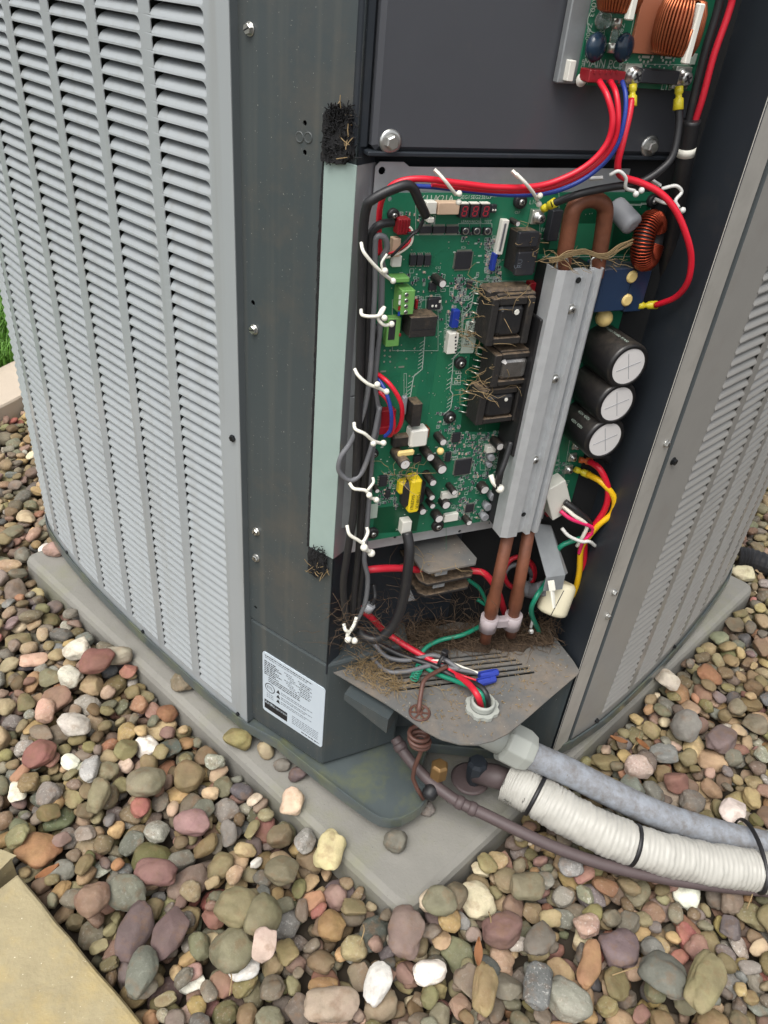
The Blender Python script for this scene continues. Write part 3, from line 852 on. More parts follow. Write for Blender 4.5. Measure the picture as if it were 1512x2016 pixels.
def S(px, py, h=0.0):
    su, sv = FB.scale(px, py, H0 + h); return su, sv
def bx(px, py, w, h, top, name, m, parent=None, ch=0.0006, rot=0.0, base=0.0, label=None):
    """Box component whose top face is centred at a photograph pixel; w, h in photograph pixels."""
    a, b = LB(px, py, top); su, sv = S(px, py, top)
    mb = MB(); mb.box(FB, a, b, w * su, h * sv, H0 + base, H0 + top, ch, rot)
    return mb.build(name, m, parent or PCB, label=label)
def cy(px, py, r, top, name, m, parent=None, ch=0.0006, base=0.0, seg=16):
    a, b = LB(px, py, top); su, sv = S(px, py, top)
    mb = MB(); mb.cyl(FB, a, b, r * su, H0 + base, H0 + top, seg, ch)
    return mb.build(name, m, parent or PCB)

# traces, vias, printed outlines (fine relief on the board, too small to pick apart)
tr, trd, silk, sold = MB(), MB(), MB(), MB()
rt = random.Random(11)
def line(mb, pts, wd, c0=H0 + 0.0001, c1=H0 + 0.00025, px=True):
    for i in range(len(pts) - 1):
        p, q = (LB(*pts[i]), LB(*pts[i + 1])) if px else (pts[i], pts[i + 1])
        L_ = math.hypot(q[0] - p[0], q[1] - p[1])
        if L_ > 1e-6: mb.box(FB, (p[0] + q[0]) / 2, (p[1] + q[1]) / 2, L_ + wd, wd, c0, c1, 0, math.atan2(q[1] - p[1], q[0] - p[0]))
def outline(x0, y0, x1, y1, wd=0.0004):
    line(silk, [(x0, y0), (x1, y0), (x1, y1), (x0, y1), (x0, y0)], wd, H0 + 0.0004, H0 + 0.0006)
def plane_patch(mb, pts, c):
    mb.prism([FB.p(*LB(*p), H0 + c) for p in pts], FB.n * 0.0001)
plane_patch(tr, [(862, 690), (893, 690), (868, 850), (838, 850)], 0.00012)
plane_patch(tr, [(898, 700), (912, 690), (898, 770), (880, 760)], 0.00012)
plane_patch(tr, [(790, 730), (830, 726), (815, 800), (775, 806)], 0.00012)
plane_patch(trd, [(1078, 395), (1280, 395), (1262, 500), (1060, 500)], 0.00010)
plane_patch(tr, [(1090, 440), (1210, 440), (1200, 490), (1080, 490)], 0.00022)
plane_patch(trd, [(944, 560), (1060, 556), (985, 850), (905, 850)], 0.00010)
plane_patch(trd, [(740, 1000), (830, 990), (820, 1045), (732, 1050)], 0.00010)
for k in range(150):
    x = rt.uniform(770, 1000); y = rt.uniform(470, 1030)
    dx, dy = rt.choice([(1, 0), (0, 1), (1, 1), (1, -1), (0, 1)])
    L1 = rt.uniform(10, 34); x2, y2 = x + dx * L1, y + dy * L1
    d2 = rt.choice([(1, 0), (0, 1)]); L2 = rt.uniform(5, 25)
    line(tr, [(x, y), (x2, y2), (x2 + d2[0] * L2, y2 + d2[1] * L2)], rt.choice([0.0003, 0.0004, 0.0008]))
for k in range(260):
    x, y = rt.uniform(765, 1010), rt.uniform(470, 1035)
    a, b = LB(x, y); sold.cyl(FB, a, b, rt.uniform(0.0004, 0.0009), H0, H0 + 0.0003, 6, 0, smooth=False)
for k in range(26):
    x, y = rt.uniform(1070, 1270), rt.uniform(400, 500)
    a, b = LB(x, y); sold.cyl(FB, a, b, 0.0006, H0, H0 + 0.0003, 6, 0, smooth=False)
for (x, y) in [(783, 690), (795, 690), (757, 690), (768, 690), (757, 700), (768, 702), (756, 712), (768, 712), (800, 706), (806, 740), (815, 760), (799, 775), (822, 800), (735, 915), (816, 686)]:
    a, b = LB(x, y); sold.cyl(FB, a, b, 0.0011, H0, H0 + 0.0004, 8, 0, smooth=False)
for (x, y) in [(790, 722), (754, 731)]:
    a, b = LB(x, y); su, sv = S(x, y)
    sold.box(FB, a, b, 11 * su, 3 * sv, H0, H0 + 0.0006); 
    tr.lathe(FB, a, b, [(12 * su, H0 + 0.0001), (12 * su, H0 + 0.0002)], 14)
# hatched isolation lines
def hatch(pts, side=-1, step=7, ln=9):
    line(silk, pts, 0.0010, H0 + 0.0004, H0 + 0.0006)
    for i in range(len(pts) - 1):
        (x0, y0), (x1, y1) = pts[i], pts[i + 1]; n = int(math.hypot(x1 - x0, y1 - y0) / step)
        for k in range(1, n):
            x, y = x0 + (x1 - x0) * k / n, y0 + (y1 - y0) * k / n
            line(silk, [(x, y), (x + side * ln, y + 6)], 0.0006, H0 + 0.0004, H0 + 0.0006)
hatch([(836, 663), (831, 726), (814, 741), (805, 795)])
hatch([(938, 556), (926, 606), (912, 622), (907, 690), (892, 706), (890, 735), (886, 768), (891, 775), (887, 803), (875, 815)])
for q in [(818, 398, 945, 462), (945, 440, 968, 462), (924, 440, 945, 462), (902, 440, 924, 462), (895, 612, 910, 648), (874, 650, 910, 693), (878, 618, 908, 648), (890, 730, 906, 757), (795, 735, 800, 800), (772, 590, 862, 690),
          (1078, 880, 1100, 925), (1085, 925, 1110, 960), (940, 553, 1050, 575), (1062, 380, 1100, 470), (838, 583, 868, 610), (1262, 400, 1282, 402), (1160, 402, 1262, 404), (955, 880, 985, 940), (945, 905, 965, 925)]:
    outline(*q)
line(silk, [(1125, 840), (1112, 925), (1148, 925)], 0.0005, H0 + 0.0004, H0 + 0.0006)
line(silk, [(1160, 402), (1282, 402), (1262, 505), (1068, 505)], 0.0006, H0 + 0.0004, H0 + 0.0006)
tx = MB(); TXR = math.radians(0)
def T(s, px, py, size, rot=0.0, sx=1.0, h=0.0006):
    a, b = LB(px, py); text_mb(tx, s, FB, a, b, H0 + h, size, rot, sx=sx)
T('X11A', 844, 391, 0.0086); T('X21A', 874, 391, 0.0086)
T('SEG1', 915, 388, 0.0050); T('SEG2', 936, 388, 0.0050); T('SEG3', 957, 388, 0.0050); T('DS2', 972, 385, 0.0042)
T('TEST', 960, 436, 0.0040); T('RECALL', 938, 436, 0.0034); T('LEARN', 917, 436, 0.0036)
T('L1C', 1050, 398, 0.0060); T('C57', 1018, 418, 0.0036); T('E1', 1068, 452, 0.005); T('Lot No.', 1160, 404, 0.0040)
R90 = math.pi / 2
T('X41A', 886, 628, 0.0086, R90); T('X52A', 879, 676, 0.0086, R90); T('PTU', 905, 672, 0.0086, R90); T('THD', 879, 656, 0.005, R90)
T('PbF', 902, 742, 0.0115, R90); T('IC1', 912, 487, 0.0036); T('C12', 862, 527, 0.0036); T('DS1', 825, 609, 0.0044); T('L804', 925, 620, 0.0036, R90); T('L801', 905, 770, 0.0036, R90); T('L802', 938, 690, 0.0036, R90)
T('X', 782, 1042, 0.006, R90)
for k in range(100):
    x, y = rt.choice([(rt.uniform(780, 985), rt.uniform(470, 660)), (rt.uniform(880, 985), rt.uniform(850, 1025)), (rt.uniform(730, 990), rt.uniform(850, 1030))])
    a, b = LB(x, y); silk.box(FB, a, b, rt.uniform(0.0016, 0.0042), rt.uniform(0.0010, 0.0018), H0 + 0.0004, H0 + 0.0005)
# tiny chips
tiny = [MB(), MB(), MB()]
tn = [M_CHIP, M_TANPL, M_GREY]
zones = [((955, 985), (470, 560), 70), ((860, 950), (540, 640), 55), ((785, 870), (530, 600), 26), ((900, 985), (455, 480), 10), ((780, 855), (418, 448), 18), ((880, 985), (850, 905), 70), ((930, 988), (860, 940), 50),
         ((900, 990), (930, 1030), 60), ((860, 905), (800, 880), 24), ((745, 790), (930, 1000), 36), ((880, 925), (960, 1020), 22), ((1090, 1120), (905, 960), 14), ((895, 920), (550, 600), 20)]
for (xa, xb), (ya, yb), n in zones:
    for k in range(int(n * 1.7)):
        x, y = rt.uniform(xa, xb), rt.uniform(ya, yb); a, b = LB(x, y)
        w, h = rt.choice([(0.0034, 0.0018), (0.0018, 0.0034), (0.0028, 0.0028), (0.0024, 0.0014), (0.0014, 0.0024)])
        kx = rt.random()
        if kx < 0.6:
            body = tiny[0] if kx < 0.42 else tiny[1]
            body.box(FB, a, b, w * 0.62, h * (0.62 if h > w else 1), H0, H0 + 0.001)
            t2 = tiny[2]
            if w >= h: t2.box(FB, a - w * 0.42, b, w * 0.2, h, H0, H0 + 0.0011); t2.box(FB, a + w * 0.42, b, w * 0.2, h, H0, H0 + 0.0011)
            else: t2.box(FB, a, b - h * 0.42, w, h * 0.2, H0, H0 + 0.0011); t2.box(FB, a, b + h * 0.42, w, h * 0.2, H0, H0 + 0.0011)
        else:
            p0, q0 = w * 0.75, h * 0.75
            for (xx, yy, ww, hh_) in [(0, q0, 2 * p0, 0.0004), (0, -q0, 2 * p0, 0.0004), (p0, 0, 0.0004, 2 * q0), (-p0, 0, 0.0004, 2 * q0)]:
                silk.box(FB, a + xx, b + yy, ww, hh_, H0 + 0.0004, H0 + 0.0006)
            if rt.random() < 0.6: tiny[2].box(FB, a, b, w * 0.6, h * 0.6, H0, H0 + 0.0008)
tr.build('copper_traces', M_PCBL, PCB, kind='stuff'); trd.build('copper_planes', M_PCBD, PCB, kind='stuff')
silk.build('printed_outlines', M_SILK, PCB, kind='stuff'); sold.build('solder_pads', M_SOLDER, PCB, kind='stuff'); tx.build('printed_lettering', M_SILK, PCB)
for m_, mm in zip(tiny, tn): m_.build('tiny_components', mm, PCB, kind='stuff')

# stand-off washers with screws
def standoff(px, py, r=10):
    a, b = LB(px, py, 0.003); su, sv = S(px, py)
    mb = MB(); mb.lathe(FB, a, b, [(r * su, H0), (r * su, H0 + 0.004), (r * 0.88 * su, H0 + 0.005), (r * 0.5 * su, H0 + 0.005)], 18, cap0=False)
    o = mb.build('standoff_washer', M_BLKPL, PCB)
    k = MB(); k.lathe(FB, a, b, [(r * 0.44 * su, H0 + 0.005), (r * 0.44 * su, H0 + 0.0065), (r * 0.3 * su, H0 + 0.0075)], 12)
    so = k.build('screw_head', M_SCREW, o)
    c = MB(); c.box(FB, a, b, r * 0.5 * su, r * 0.12 * su, H0 + 0.0075, H0 + 0.0078, 0, 0.5); c.box(FB, a, b, r * 0.12 * su, r * 0.5 * su, H0 + 0.0075, H0 + 0.0079, 0, 0.5)
    c.build('cross_slot', M_INK, o)
for q in [(775, 423, 11), (1025, 397, 12), (907, 715, 11), (886, 822, 11), (736, 893, 9), (862, 1036, 11), (734, 1050, 11), (1286, 396, 10), (1233, 607, 8), (742, 668, 10)]: standoff(*q)

# connectors
bx(850, 410, 20, 24, 0.010, 'connector', M_WHITEPL); bx(849, 434, 12, 10, 0.010, 'connector', M_WHITEPL)
bx(884, 411, 42, 24, 0.010, 'connector', M_TANPL)
c = bx(990, 468, 13, 68, 0.007, 'strip_connector', M_WHITEPL, rot=math.radians(-3)); bx(990, 468, 5, 56, 0.0074, 'pin_slot', M_GREYD, c, rot=math.radians(-3))
bx(974, 517, 7, 34, 0.007, 'connector', M_BLUEPL, rot=math.radians(-3)); bx(898, 629, 13, 34, 0.007, 'connector', M_BLUEPL)
c = bx(892, 677, 19, 40, 0.009, 'connector', M_WHITEPL); k = MB()
for i in range(5):
    a, b = LB(897, 664 + i * 7, 0.009); k.box(FB, a, b, 0.002, 0.002, H0 + 0.009, H0 + 0.0093)
k.build('pin_slot', M_CHIP, c)
c = bx(826, 864, 34, 34, 0.016, 'relay_box', M_WHITEPL, ch=0.002); bx(842, 853, 8, 18, 0.010, 'coil_winding', M_COPPER2)
bx(801, 1040, 18, 24, 0.012, 'connector', M_WHITEPL); bx(889, 1020, 26, 14, 0.006, 'connector', M_WHITEPL); bx(886, 976, 30, 12, 0.006, 'connector', M_WHITEPL)
bx(968, 886, 17, 12, 0.008, 'connector', M_WHITEPL); bx(781, 488, 15, 36, 0.009, 'connector', M_TANPL); bx(782, 515, 18, 22, 0.006, 'connector', M_WHITEPL)
c = bx(796, 447, 24, 32, 0.012, 'connector', M_REDPL, ch=0.001)
for i in range(3): bx(790 + i * 6, 447, 2, 26, 0.0135, 'rib', M_REDPL, c, base=0.011)
c = bx(764, 826, 30, 34, 0.010, 'connector', M_REDPL); bx(760, 848, 26, 14, 0.013, 'plug', M_REDPL, c)
# seven segment displays
for px in (915, 936, 957):
    d = bx(px, 416, 17, 27, 0.008, 'segment_display', M_CHIP, ch=0.0003)
    a, b = LB(px, 416, 0.008); su, sv = S(px, 416, 0.008)
    w, h = 8.5 * su, 18 * sv; t = 0.0011; sg = MB(); sk = 0.12
    def seg(x, y, ww, hh_):
        f = FB.sub(a + x + y * sk, b + y, 0, 0 if ww > hh_ else -sk)
        sg.box(f, 0, 0, ww, hh_, H0 + 0.008, H0 + 0.0083)
    for y in (-h / 2, 0, h / 2): seg(0, y, w * 0.8, t)
    for x in (-w / 2, w / 2):
        for y in (-h / 4, h / 4): seg(x, y, t, h * 0.38)
    sg.build('digit_segments', M_SEGR, d)
    bx(px, 401, 17, 3, 0.0082, 'display_rim', M_WHITEPL, d, base=0.002)
for px in (918, 940, 961):
    d = bx(px, 456, 16, 14, 0.004, 'push_button', M_CHIP, ch=0.0004); cy(px, 456, 6, 0.0052, 'button_ring', M_SCREW, d, base=0.003); cy(px, 456, 4, 0.0066, 'button_cap', M_CHIP, d, base=0.004)
d = bx(973, 411, 11, 16, 0.004, 'dip_switch', M_CHIP); bx(971, 414, 3, 4, 0.0045, 'lever', M_WHITEPL, d); bx(976, 414, 3, 4, 0.0045, 'lever', M_WHITEPL, d)
d = bx(856, 599, 24, 22, 0.005, 'dip_switch', M_CHIP); bx(852, 603, 4, 5, 0.0055, 'lever', M_WHITEPL, d); bx(859, 603, 4, 5, 0.0055, 'lever', M_WHITEPL, d); bx(867, 594, 5, 6, 0.0055, 'lever', M_WHITEPL, d)
# chips with legs
def chip(px, py, w, h, top=0.003, legs=0, sides='tb'):
    d = bx(px, py, w, h, top, 'chip', M_CHIP, ch=0.0003)
    a, b = LB(px, py, top); su, sv = S(px, py, top); W, Hh = w * su, h * sv
    if legs:
        k = MB()
        for i in range(legs):
            t = (i + 0.5) / legs - 0.5
            if 't' in sides:
                for sg_ in (1, -1): k.box(FB, a + t * W * 0.94, b + sg_ * (Hh / 2 + 0.0008), W / legs * 0.45, 0.0018, H0, H0 + top * 0.5)
            if 'l' in sides:
                for sg_ in (1, -1): k.box(FB, a + sg_ * (W / 2 + 0.0008), b + t * Hh * 0.94, 0.0018, Hh / legs * 0.45, H0, H0 + top * 0.5)
        k.build('chip_legs', M_SOLDER, d)
for px in (839, 865, 891): chip(px, 453, 24, 13, 0.003, 12)
chip(913, 513, 31, 34, 0.0025, 14, 'tl'); chip(912, 920, 30, 29, 0.0025, 14, 'tl'); chip(925, 1001, 15, 15, 0.002, 8, 'tl'); chip(899, 862, 15, 18, 0.003, 4, 'l')
for px in (814, 828, 843): chip(px, 513, 12, 20, 0.004, 3)
chip(755, 948, 15, 20, 0.004, 4, 'l'); chip(764, 973, 9, 14, 0.003); chip(925, 560, 11, 12, 0.002, 4); chip(853, 565, 14, 14, 0.004, 2); chip(883, 900, 10, 18, 0.003, 5, 'l'); chip(823, 905, 14, 12, 0.005)
# small electrolytic capacitors (top centre px, radius px, height)
def cap(px, py, r, hgt, m=M_SLEEVE, stripe=False):
    a, b = LB(px, py, hgt); su, sv = S(px, py, hgt); R = r * su
    mb = MB(); mb.lathe(FB, a, b, [(R, H0), (R, H0 + hgt - R * 0.25), (R * 0.9, H0 + hgt), (R * 0.78, H0 + hgt)], 18, cap0=False, cap1=False)
    o = mb.build('capacitor', m, PCB)
    k = MB(); k.lathe(FB, a, b, [(R * 0.79, H0 + hgt - 0.0004), (R * 0.79, H0 + hgt - 0.0002)], 18, cap0=False); k.build('capacitor_end', M_CAPTOP, o)
    return o
for q in [(872, 559, 8, 0.020), (1020, 441, 5, 0.014), (873, 871, 7.5, 0.018), (848, 901, 8.5, 0.022), (871, 925, 10, 0.026), (853, 951, 7.5, 0.022), (895, 970, 6, 0.018), (851, 980, 6.5, 0.018), (852, 997, 6, 0.014), (833, 1008, 7.5, 0.012), (865, 1022, 9, 0.014), (924, 1030, 6, 0.014), (985, 880, 8, 0.018), (879, 995, 9, 0.012), (743, 967, 5, 0.012), (955, 965, 9, 0.012)]: cap(*q)
cap(798, 915, 11, 0.030, M_BLKDUST)
for q in [(969, 903, 6, 0.010), (965, 917, 5, 0.008), (972, 980, 7, 0.010), (962, 1000, 7, 0.010), (956, 1020, 7, 0.010)]:
    cy(q[0], q[1], q[2], q[3], 'light_emitter', M_GREY, base=0.0)
mb = MB(); a, b = LB(800, 893, 0.02); mb.box(FB, a, b, 0.020, 0.007, H0 + 0.016, H0 + 0.021, 0.003); mb.build('glue_blob', M_GLUE, PCB)
mb = MB(); a, b = LB(812, 873, 0.012); mb.ball(FB.p(a, b, H0 + 0.012), 0.004); a, b = LB(867, 888, 0.016); mb.ball(FB.p(a, b, H0 + 0.016), 0.0045); mb.build('glue_blob', M_GLUE, PCB)
# dusty coil body behind the small white relay
bx(795, 870, 40, 22, 0.010, 'dusty_coil', M_BLKDUST, ch=0.002)
# green screw terminal
d = bx(803, 596, 26, 48, 0.020, 'screw_terminal', M_GREENPL, ch=0.0008)
for i in range(4):
    px, py = 801 - i * 0.5, 581 + i * 11.5
    cy(px, py, 4.2, 0.0206, 'terminal_screw', M_SCREW, d, base=0.018, seg=12); bx(px, py, 7, 1.6, 0.0209, 'screw_slot', M_INK, d, ch=0, rot=0.5, base=0.02)
bx(790, 552, 34, 10, 0.014, 'terminal_top', M_GREENPL, d, ch=0.001)
for i, m in enumerate((M_WHITEPL, M_WHITEPL, M_REDPL, M_BLUEPL)): bx(787.5 - i * 0.6, 585 + i * 11, 4, 8, 0.0195, 'wire_label', m, d, ch=0, base=0.0188)
d = bx(775, 655, 26, 56, 0.010, 'screw_terminal', M_GREENPL, ch=0.0008); bx(772, 650, 14, 40, 0.0104, 'wire_opening', M_CHIP, d); bx(788, 660, 4, 6, 0.011, 'red_marker', M_REDPL, d)
bx(821, 600, 5, 18, 0.004, 'resistor', M_REDPL, ch=0.001); bx(797, 800, 10, 36, 0.006, 'resistor', M_GREY, ch=0.002)
# relays and film capacitor
d = bx(834, 644, 52, 40, 0.022, 'relay', M_BLKDUST, ch=0.0008); bx(834, 649, 46, 1.5, 0.0222, 'relay_groove', M_INK, d, ch=0)
bx(821, 818, 18, 44, 0.018, 'relay', M_BLKDUST, ch=0.0006)
d = bx(1040, 500, 40, 78, 0.024, 'power_relay', M_BLKDUST, ch=0.0008); bx(1041, 472, 40, 30, 0.0275, 'relay_cap', M_CHIP, d, base=0.022, ch=0.001); bx(1036, 520, 36, 46, 0.0258, 'relay_face', M_CHIP, d, base=0.02, ch=0.001)
k = MB(); a, b = LB(1024, 519, 0.0262); text_mb(k, 'RU', FB, a, b, H0 + 0.0262, 0.007, R90); a, b = LB(1016, 525, 0.0262); text_mb(k, 'C', FB, a, b, H0 + 0.0262, 0.006, R90); k.build('relay_lettering', M_INKG, d)
bx(1094, 445, 20, 60, 0.010, 'bridge_block', M_CHIP)
bx(1055, 570, 24, 26, 0.010, 'winding', M_REDPL)
# coil transformers: laminated frame and wrapped winding
def transformer(px, py, w, h, top, wraps):
    root = bx(px, py, w, h, top * 0.45, 'transformer', M_BLKDUST, ch=0.0015)
    a, b = LB(px, py, top); su, sv = S(px, py, top); W, Hh = w * su, h * sv
    for sx in (-1, 1):
        m = MB(); m.box(FB, a + sx * W * 0.42, b, W * 0.16, Hh * 1.0, H0 + 0.004, H0 + top, 0.001); m.build('frame_leg', M_BLKDUST, root)
    for sy in (-1, 1):
        m = MB(); m.box(FB, a, b + sy * Hh * 0.42, W * 0.66, Hh * 0.16, H0 + 0.006, H0 + top * 0.96, 0.001); m.build('frame_bar', M_BLKDUST, root)
    m = MB(); m.box(FB, a, b, W * 0.62, Hh * 0.66, H0 + 0.004, H0 + top * 0.98, 0.004); m.build('wrapped_winding', wraps, root)
    m = MB(); m.box(FB, a + W * 0.1, b + Hh * 0.50, W * 0.9, Hh * 0.12, H0 + 0.002, H0 + top * 0.86, 0.002); m.build('bobbin_flange', M_BLKDUST, root)
    m = MB()
    for i in range(5): m.tube([FB.p(a - W * 0.62, b + (i / 4 - 0.5) * Hh * 0.8, H0), FB.p(a - W * 0.5, b + (i / 4 - 0.5) * Hh * 0.8, H0 + 0.006)], 0.0008, 5)
    m.build('pins', M_SOLDER, root)
    return root
t1_ = transformer(1006, 634, 82, 92, 0.034, M_BLKPL); t2_ = transformer(1014, 728, 84, 62, 0.034, M_MTAPE); t3_ = transformer(986, 800, 86, 66, 0.030, M_BLKPL)
for (px, py, h_, r_) in [(1018, 615, 0.0335, 0.0036), (997, 787, 0.0296, 0.0026)]:
    a, b = LB(px, py, h_ + 0.0004); m = MB(); m.lathe(FB, a, b, [(r_, H0 + h_ - 0.001), (r_ * 0.8, H0 + h_ + 0.0005)], 7, smooth=False, cap0=False); m.build('white_mark', M_WHITEPL, t1_ if py < 700 else t3_)
bx(1005, 580, 88, 24, 0.026, 'bobbin_top', M_BLKDUST, t1_, ch=0.003, base=0.004)
# yellow taped transformer
d = bx(818, 977, 44, 52, 0.018, 'taped_transformer', M_BLKPL, ch=0.006)
a, b = LB(819, 978, 0.022); su, sv = S(819, 978, 0.022)
m = MB(); m.box(FB, a, b - 0.001, 21 * su, 64 * sv, H0 + 0.002, H0 + 0.0215, 0.0025); tp = m.build('yellow_tape_band', M_YELT, d)
k = MB(); text_mb(k, '3E748025-1', FB, a + 0.0035, b - 0.006, H0 + 0.0218, 0.0056, R90, sx=0.9); text_mb(k, '17K8ZV05', FB, a - 0.0035, b - 0.008, H0 + 0.0218, 0.0056, R90, sx=0.9); k.build('tape_lettering', M_INK, tp)
bx(799, 962, 24, 26, 0.012, 'yellow_wrap', M_YELT, d, ch=0.003)
# stickers
a, b = LB(925, 664, 0.001); su, sv = S(925, 664)
m = MB(); m.box(FB.sub(a, b, 0, math.radians(-3)), 0, 0, 26 * su, 62 * sv, H0 + 0.0008, H0 + 0.0012); st = m.build('serial_sticker', M_SILK, PCB)
k = MB(); text_mb(k, 'EC13008', FB, a - 0.002, b + 0.004, H0 + 0.0014, 0.0072, R90 - 0.05); text_mb(k, '1(L)', FB, a + 0.0042, b + 0.009, H0 + 0.0014, 0.0066, R90 - 0.05); k.build('sticker_lettering', M_INK, st)
a, b = LB(733, 1006); m = MB(); m.box(FB, a, b, 20 * S(733, 1006)[0], 28 * S(733, 1006)[1], H0 + 0.0004, H0 + 0.0008, 0.0002); m.build('blank_sticker', M_SILK, PCB)
# large capacitors on the right: lying towards the viewer, top centre px, radius px
for i, (px, py, r, hgt) in enumerate([(1238, 722, 37, 0.060), (1215, 796, 36, 0.058), (1192, 866, 36, 0.056)]):
    a, b = LB(px, py, hgt); su, sv = S(px, py, hgt); R = r * su * 1.02
    mb = MB(); mb.lathe(FB, a, b, [(R, H0), (R, H0 + hgt - R * 0.12), (R * 0.94, H0 + hgt), (R * 0.80, H0 + hgt + 0.0002), (R * 0.78, H0 + hgt - 0.0008)], 32, cap0=False, cap1=False)
    o = mb.build('large_capacitor', M_SLEEVE, PCB)
    k = MB(); k.lathe(FB, a, b, [(R * 0.79, H0 + hgt - 0.001), (R * 0.79, H0 + hgt - 0.0006)], 32, cap0=False); e_ = k.build('capacitor_end', M_CAPTOP, o)
    k = MB()
    for rt_ in (0.3, 0.3 + math.pi / 2): k.box(FB, a, b, R * 1.2, 0.0005, H0 + hgt - 0.0006, H0 + hgt - 0.0002, 0, rt_)
    k.build('vent_cross', M_GREY, e_)
    # printed lettering wrapped along the sleeve
    k = MB()
    word = 'T1950 T1950 T1950' if i < 2 else '450V 450V'
    for ang in ((1.75,) if i < 2 else (2.3, 2.75)):
        nn = FB.u * math.cos(ang) + FB.v * math.sin(ang)
        f = Frame(FB.p(a, b, H0 + hgt * 0.52) + nn * (R + 0.0002), FB.n, FB.n.cross(-nn) * -1, nn)
        f.v = nn.cross(f.u); text_mb(k, word, f, 0, 0, 0, 0.0052)
    k.build('sleeve_lettering', M_SILK, o)
    if i < 2:
        m = MB(); a2, b2 = LB(px - 30, py + 38, hgt * 0.72); m.box(FB, a2, b2, 0.012, 0.006, H0 + hgt * 0.55, H0 + hgt * 0.8, 0.002, -0.6); m.build('glue_blob', M_GLUE, o)
a, b = LB(1191, 627, 0.02); m = MB(); m.ball(FB.p(a, b, H0 + 0.018), 0.010, 12, 8, (1, 1, 1)); m.build('glue_blob', M_GLUE, PCB)
# grey cylinder, toroid coil, blue film capacitor pair
pA, pB_ = FB.hit(1210, 405, H0 + 0.012), FB.hit(1248, 446, H0 + 0.040)
m = MB(); dx_ = (pB_ - pA); m.tube([pA, pA + dx_ * 0.08, pA + dx_ * 0.88, pA + dx_ * 0.97, pB_], [0.0105, 0.0115, 0.0115, 0.010, 0.006], 20); m.build('grey_sleeved_part', M_GREY, PCB)
tc = FB.hit(1277, 474, H0 + 0.034); tn_ = (FB.u * 0.55 + FB.n * 0.8 + FB.v * 0.12).normalized()
tu = FB.v.cross(tn_).normalized(); tv = tn_.cross(tu)
TO = Frame(tc, tu, tv, tn_)
m = MB(); RM, rm, hz = 0.0210, 0.0088, 0.0105
prof = []
for i in range(24):
    t = 2 * math.pi * i / 24; prof.append((RM + rm * 0.9 * math.cos(t), hz * 0.92 * math.sin(t)))
m.lathe(TO, 0, 0, prof + [prof[0]], 32, cap0=False, cap1=False); tor = m.build('toroid_coil', M_BLKPL, PCB)
m = MB(); nt = 46
pts = []
for i in range(nt * 10 + 1):
    th = 0.35 + (2 * math.pi - 0.7) * i / (nt * 10); ph = 2 * math.pi * i / 10
    r_ = RM + (rm + 0.0006) * math.cos(ph); pts.append(TO.p(r_ * math.cos(th), r_ * math.sin(th), (hz + 0.0006) * math.sin(ph)))
m.tube(pts, 0.00105, 5); m.build('winding', M_COPPER, tor)
d = bx(1210, 572, 58, 84, 0.034, 'film_capacitor', M_FILM, ch=0.0012, rot=0.0); d2 = bx(1256, 574, 34, 80, 0.032, 'film_capacitor', M_FILM, ch=0.0012)
for (px, py) in [(1246, 546), (1236, 592)]:
    a, b = LB(px, py, 0.036); m = MB(); m.lathe(FB, a, b, [(0.0066, H0 + 0.032), (0.0070, H0 + 0.0350), (0.005, H0 + 0.0366)], 11, cap0=False); m.build('glue_blob', M_GLUE, d)
# lug terminals on the board
def lug(px, py, ang, sleeve, parent, ln=0.016, h=0.006, fr=FB, h0=H0, r=0.0056):
    a, b = fr.loc(px, py, h0 + h)
    m = MB(); m.box(fr, a, b, r * 2.5, r * 2.5, h0, h0 + h * 0.6, 0.0006); o = m.build('screw_terminal_lug', M_SOLDER, parent)
    m = MB(); m.lathe(fr, a, b, [(r * 1.1, h0 + h * 0.6), (r * 1.1, h0 + h * 0.85), (r * 0.85, h0 + h * 0.9), (r * 0.85, h0 + h * 1.3), (r * 0.6, h0 + h * 1.45)], 16, cap0=False); m.build('terminal_screw', M_SCREW, o)
    m = MB(); m.box(fr, a, b, r * 1.0, r * 0.22, h0 + h * 1.45, h0 + h * 1.5, 0, 0.6); m.box(fr, a, b, r * 0.22, r * 1.0, h0 + h * 1.45, h0 + h * 1.51, 0, 0.6); m.build('cross_slot', M_INK, o)
    return o
lug(1063, 430, 0, None, PCB, h=0.010); lug(1137, 880, 0, None, PCB, r=0.0042); lug(1130, 903, 0, None, PCB, r=0.0046); lug(1122, 927, 0, None, PCB, r=0.0048); lug(1237, 592, 0, None, PCB, r=0.0044, h=0.008)
bx(1101, 986, 38, 66, 0.020, 'power_connector', M_WHITEPL, ch=0.0008, rot=math.radians(26)); bx(1096, 1003, 30, 24, 0.008, 'connector_base', M_REDPL)
a, b = LB(1260, 660); su, sv = S(1260, 660)
m = MB(); m.box(FB, a - 0.006, b, 0.034, 0.075, 0.009, 0.0105, 0.004); m.build('black_insulating_sheet', M_BLKPL, plt_o)

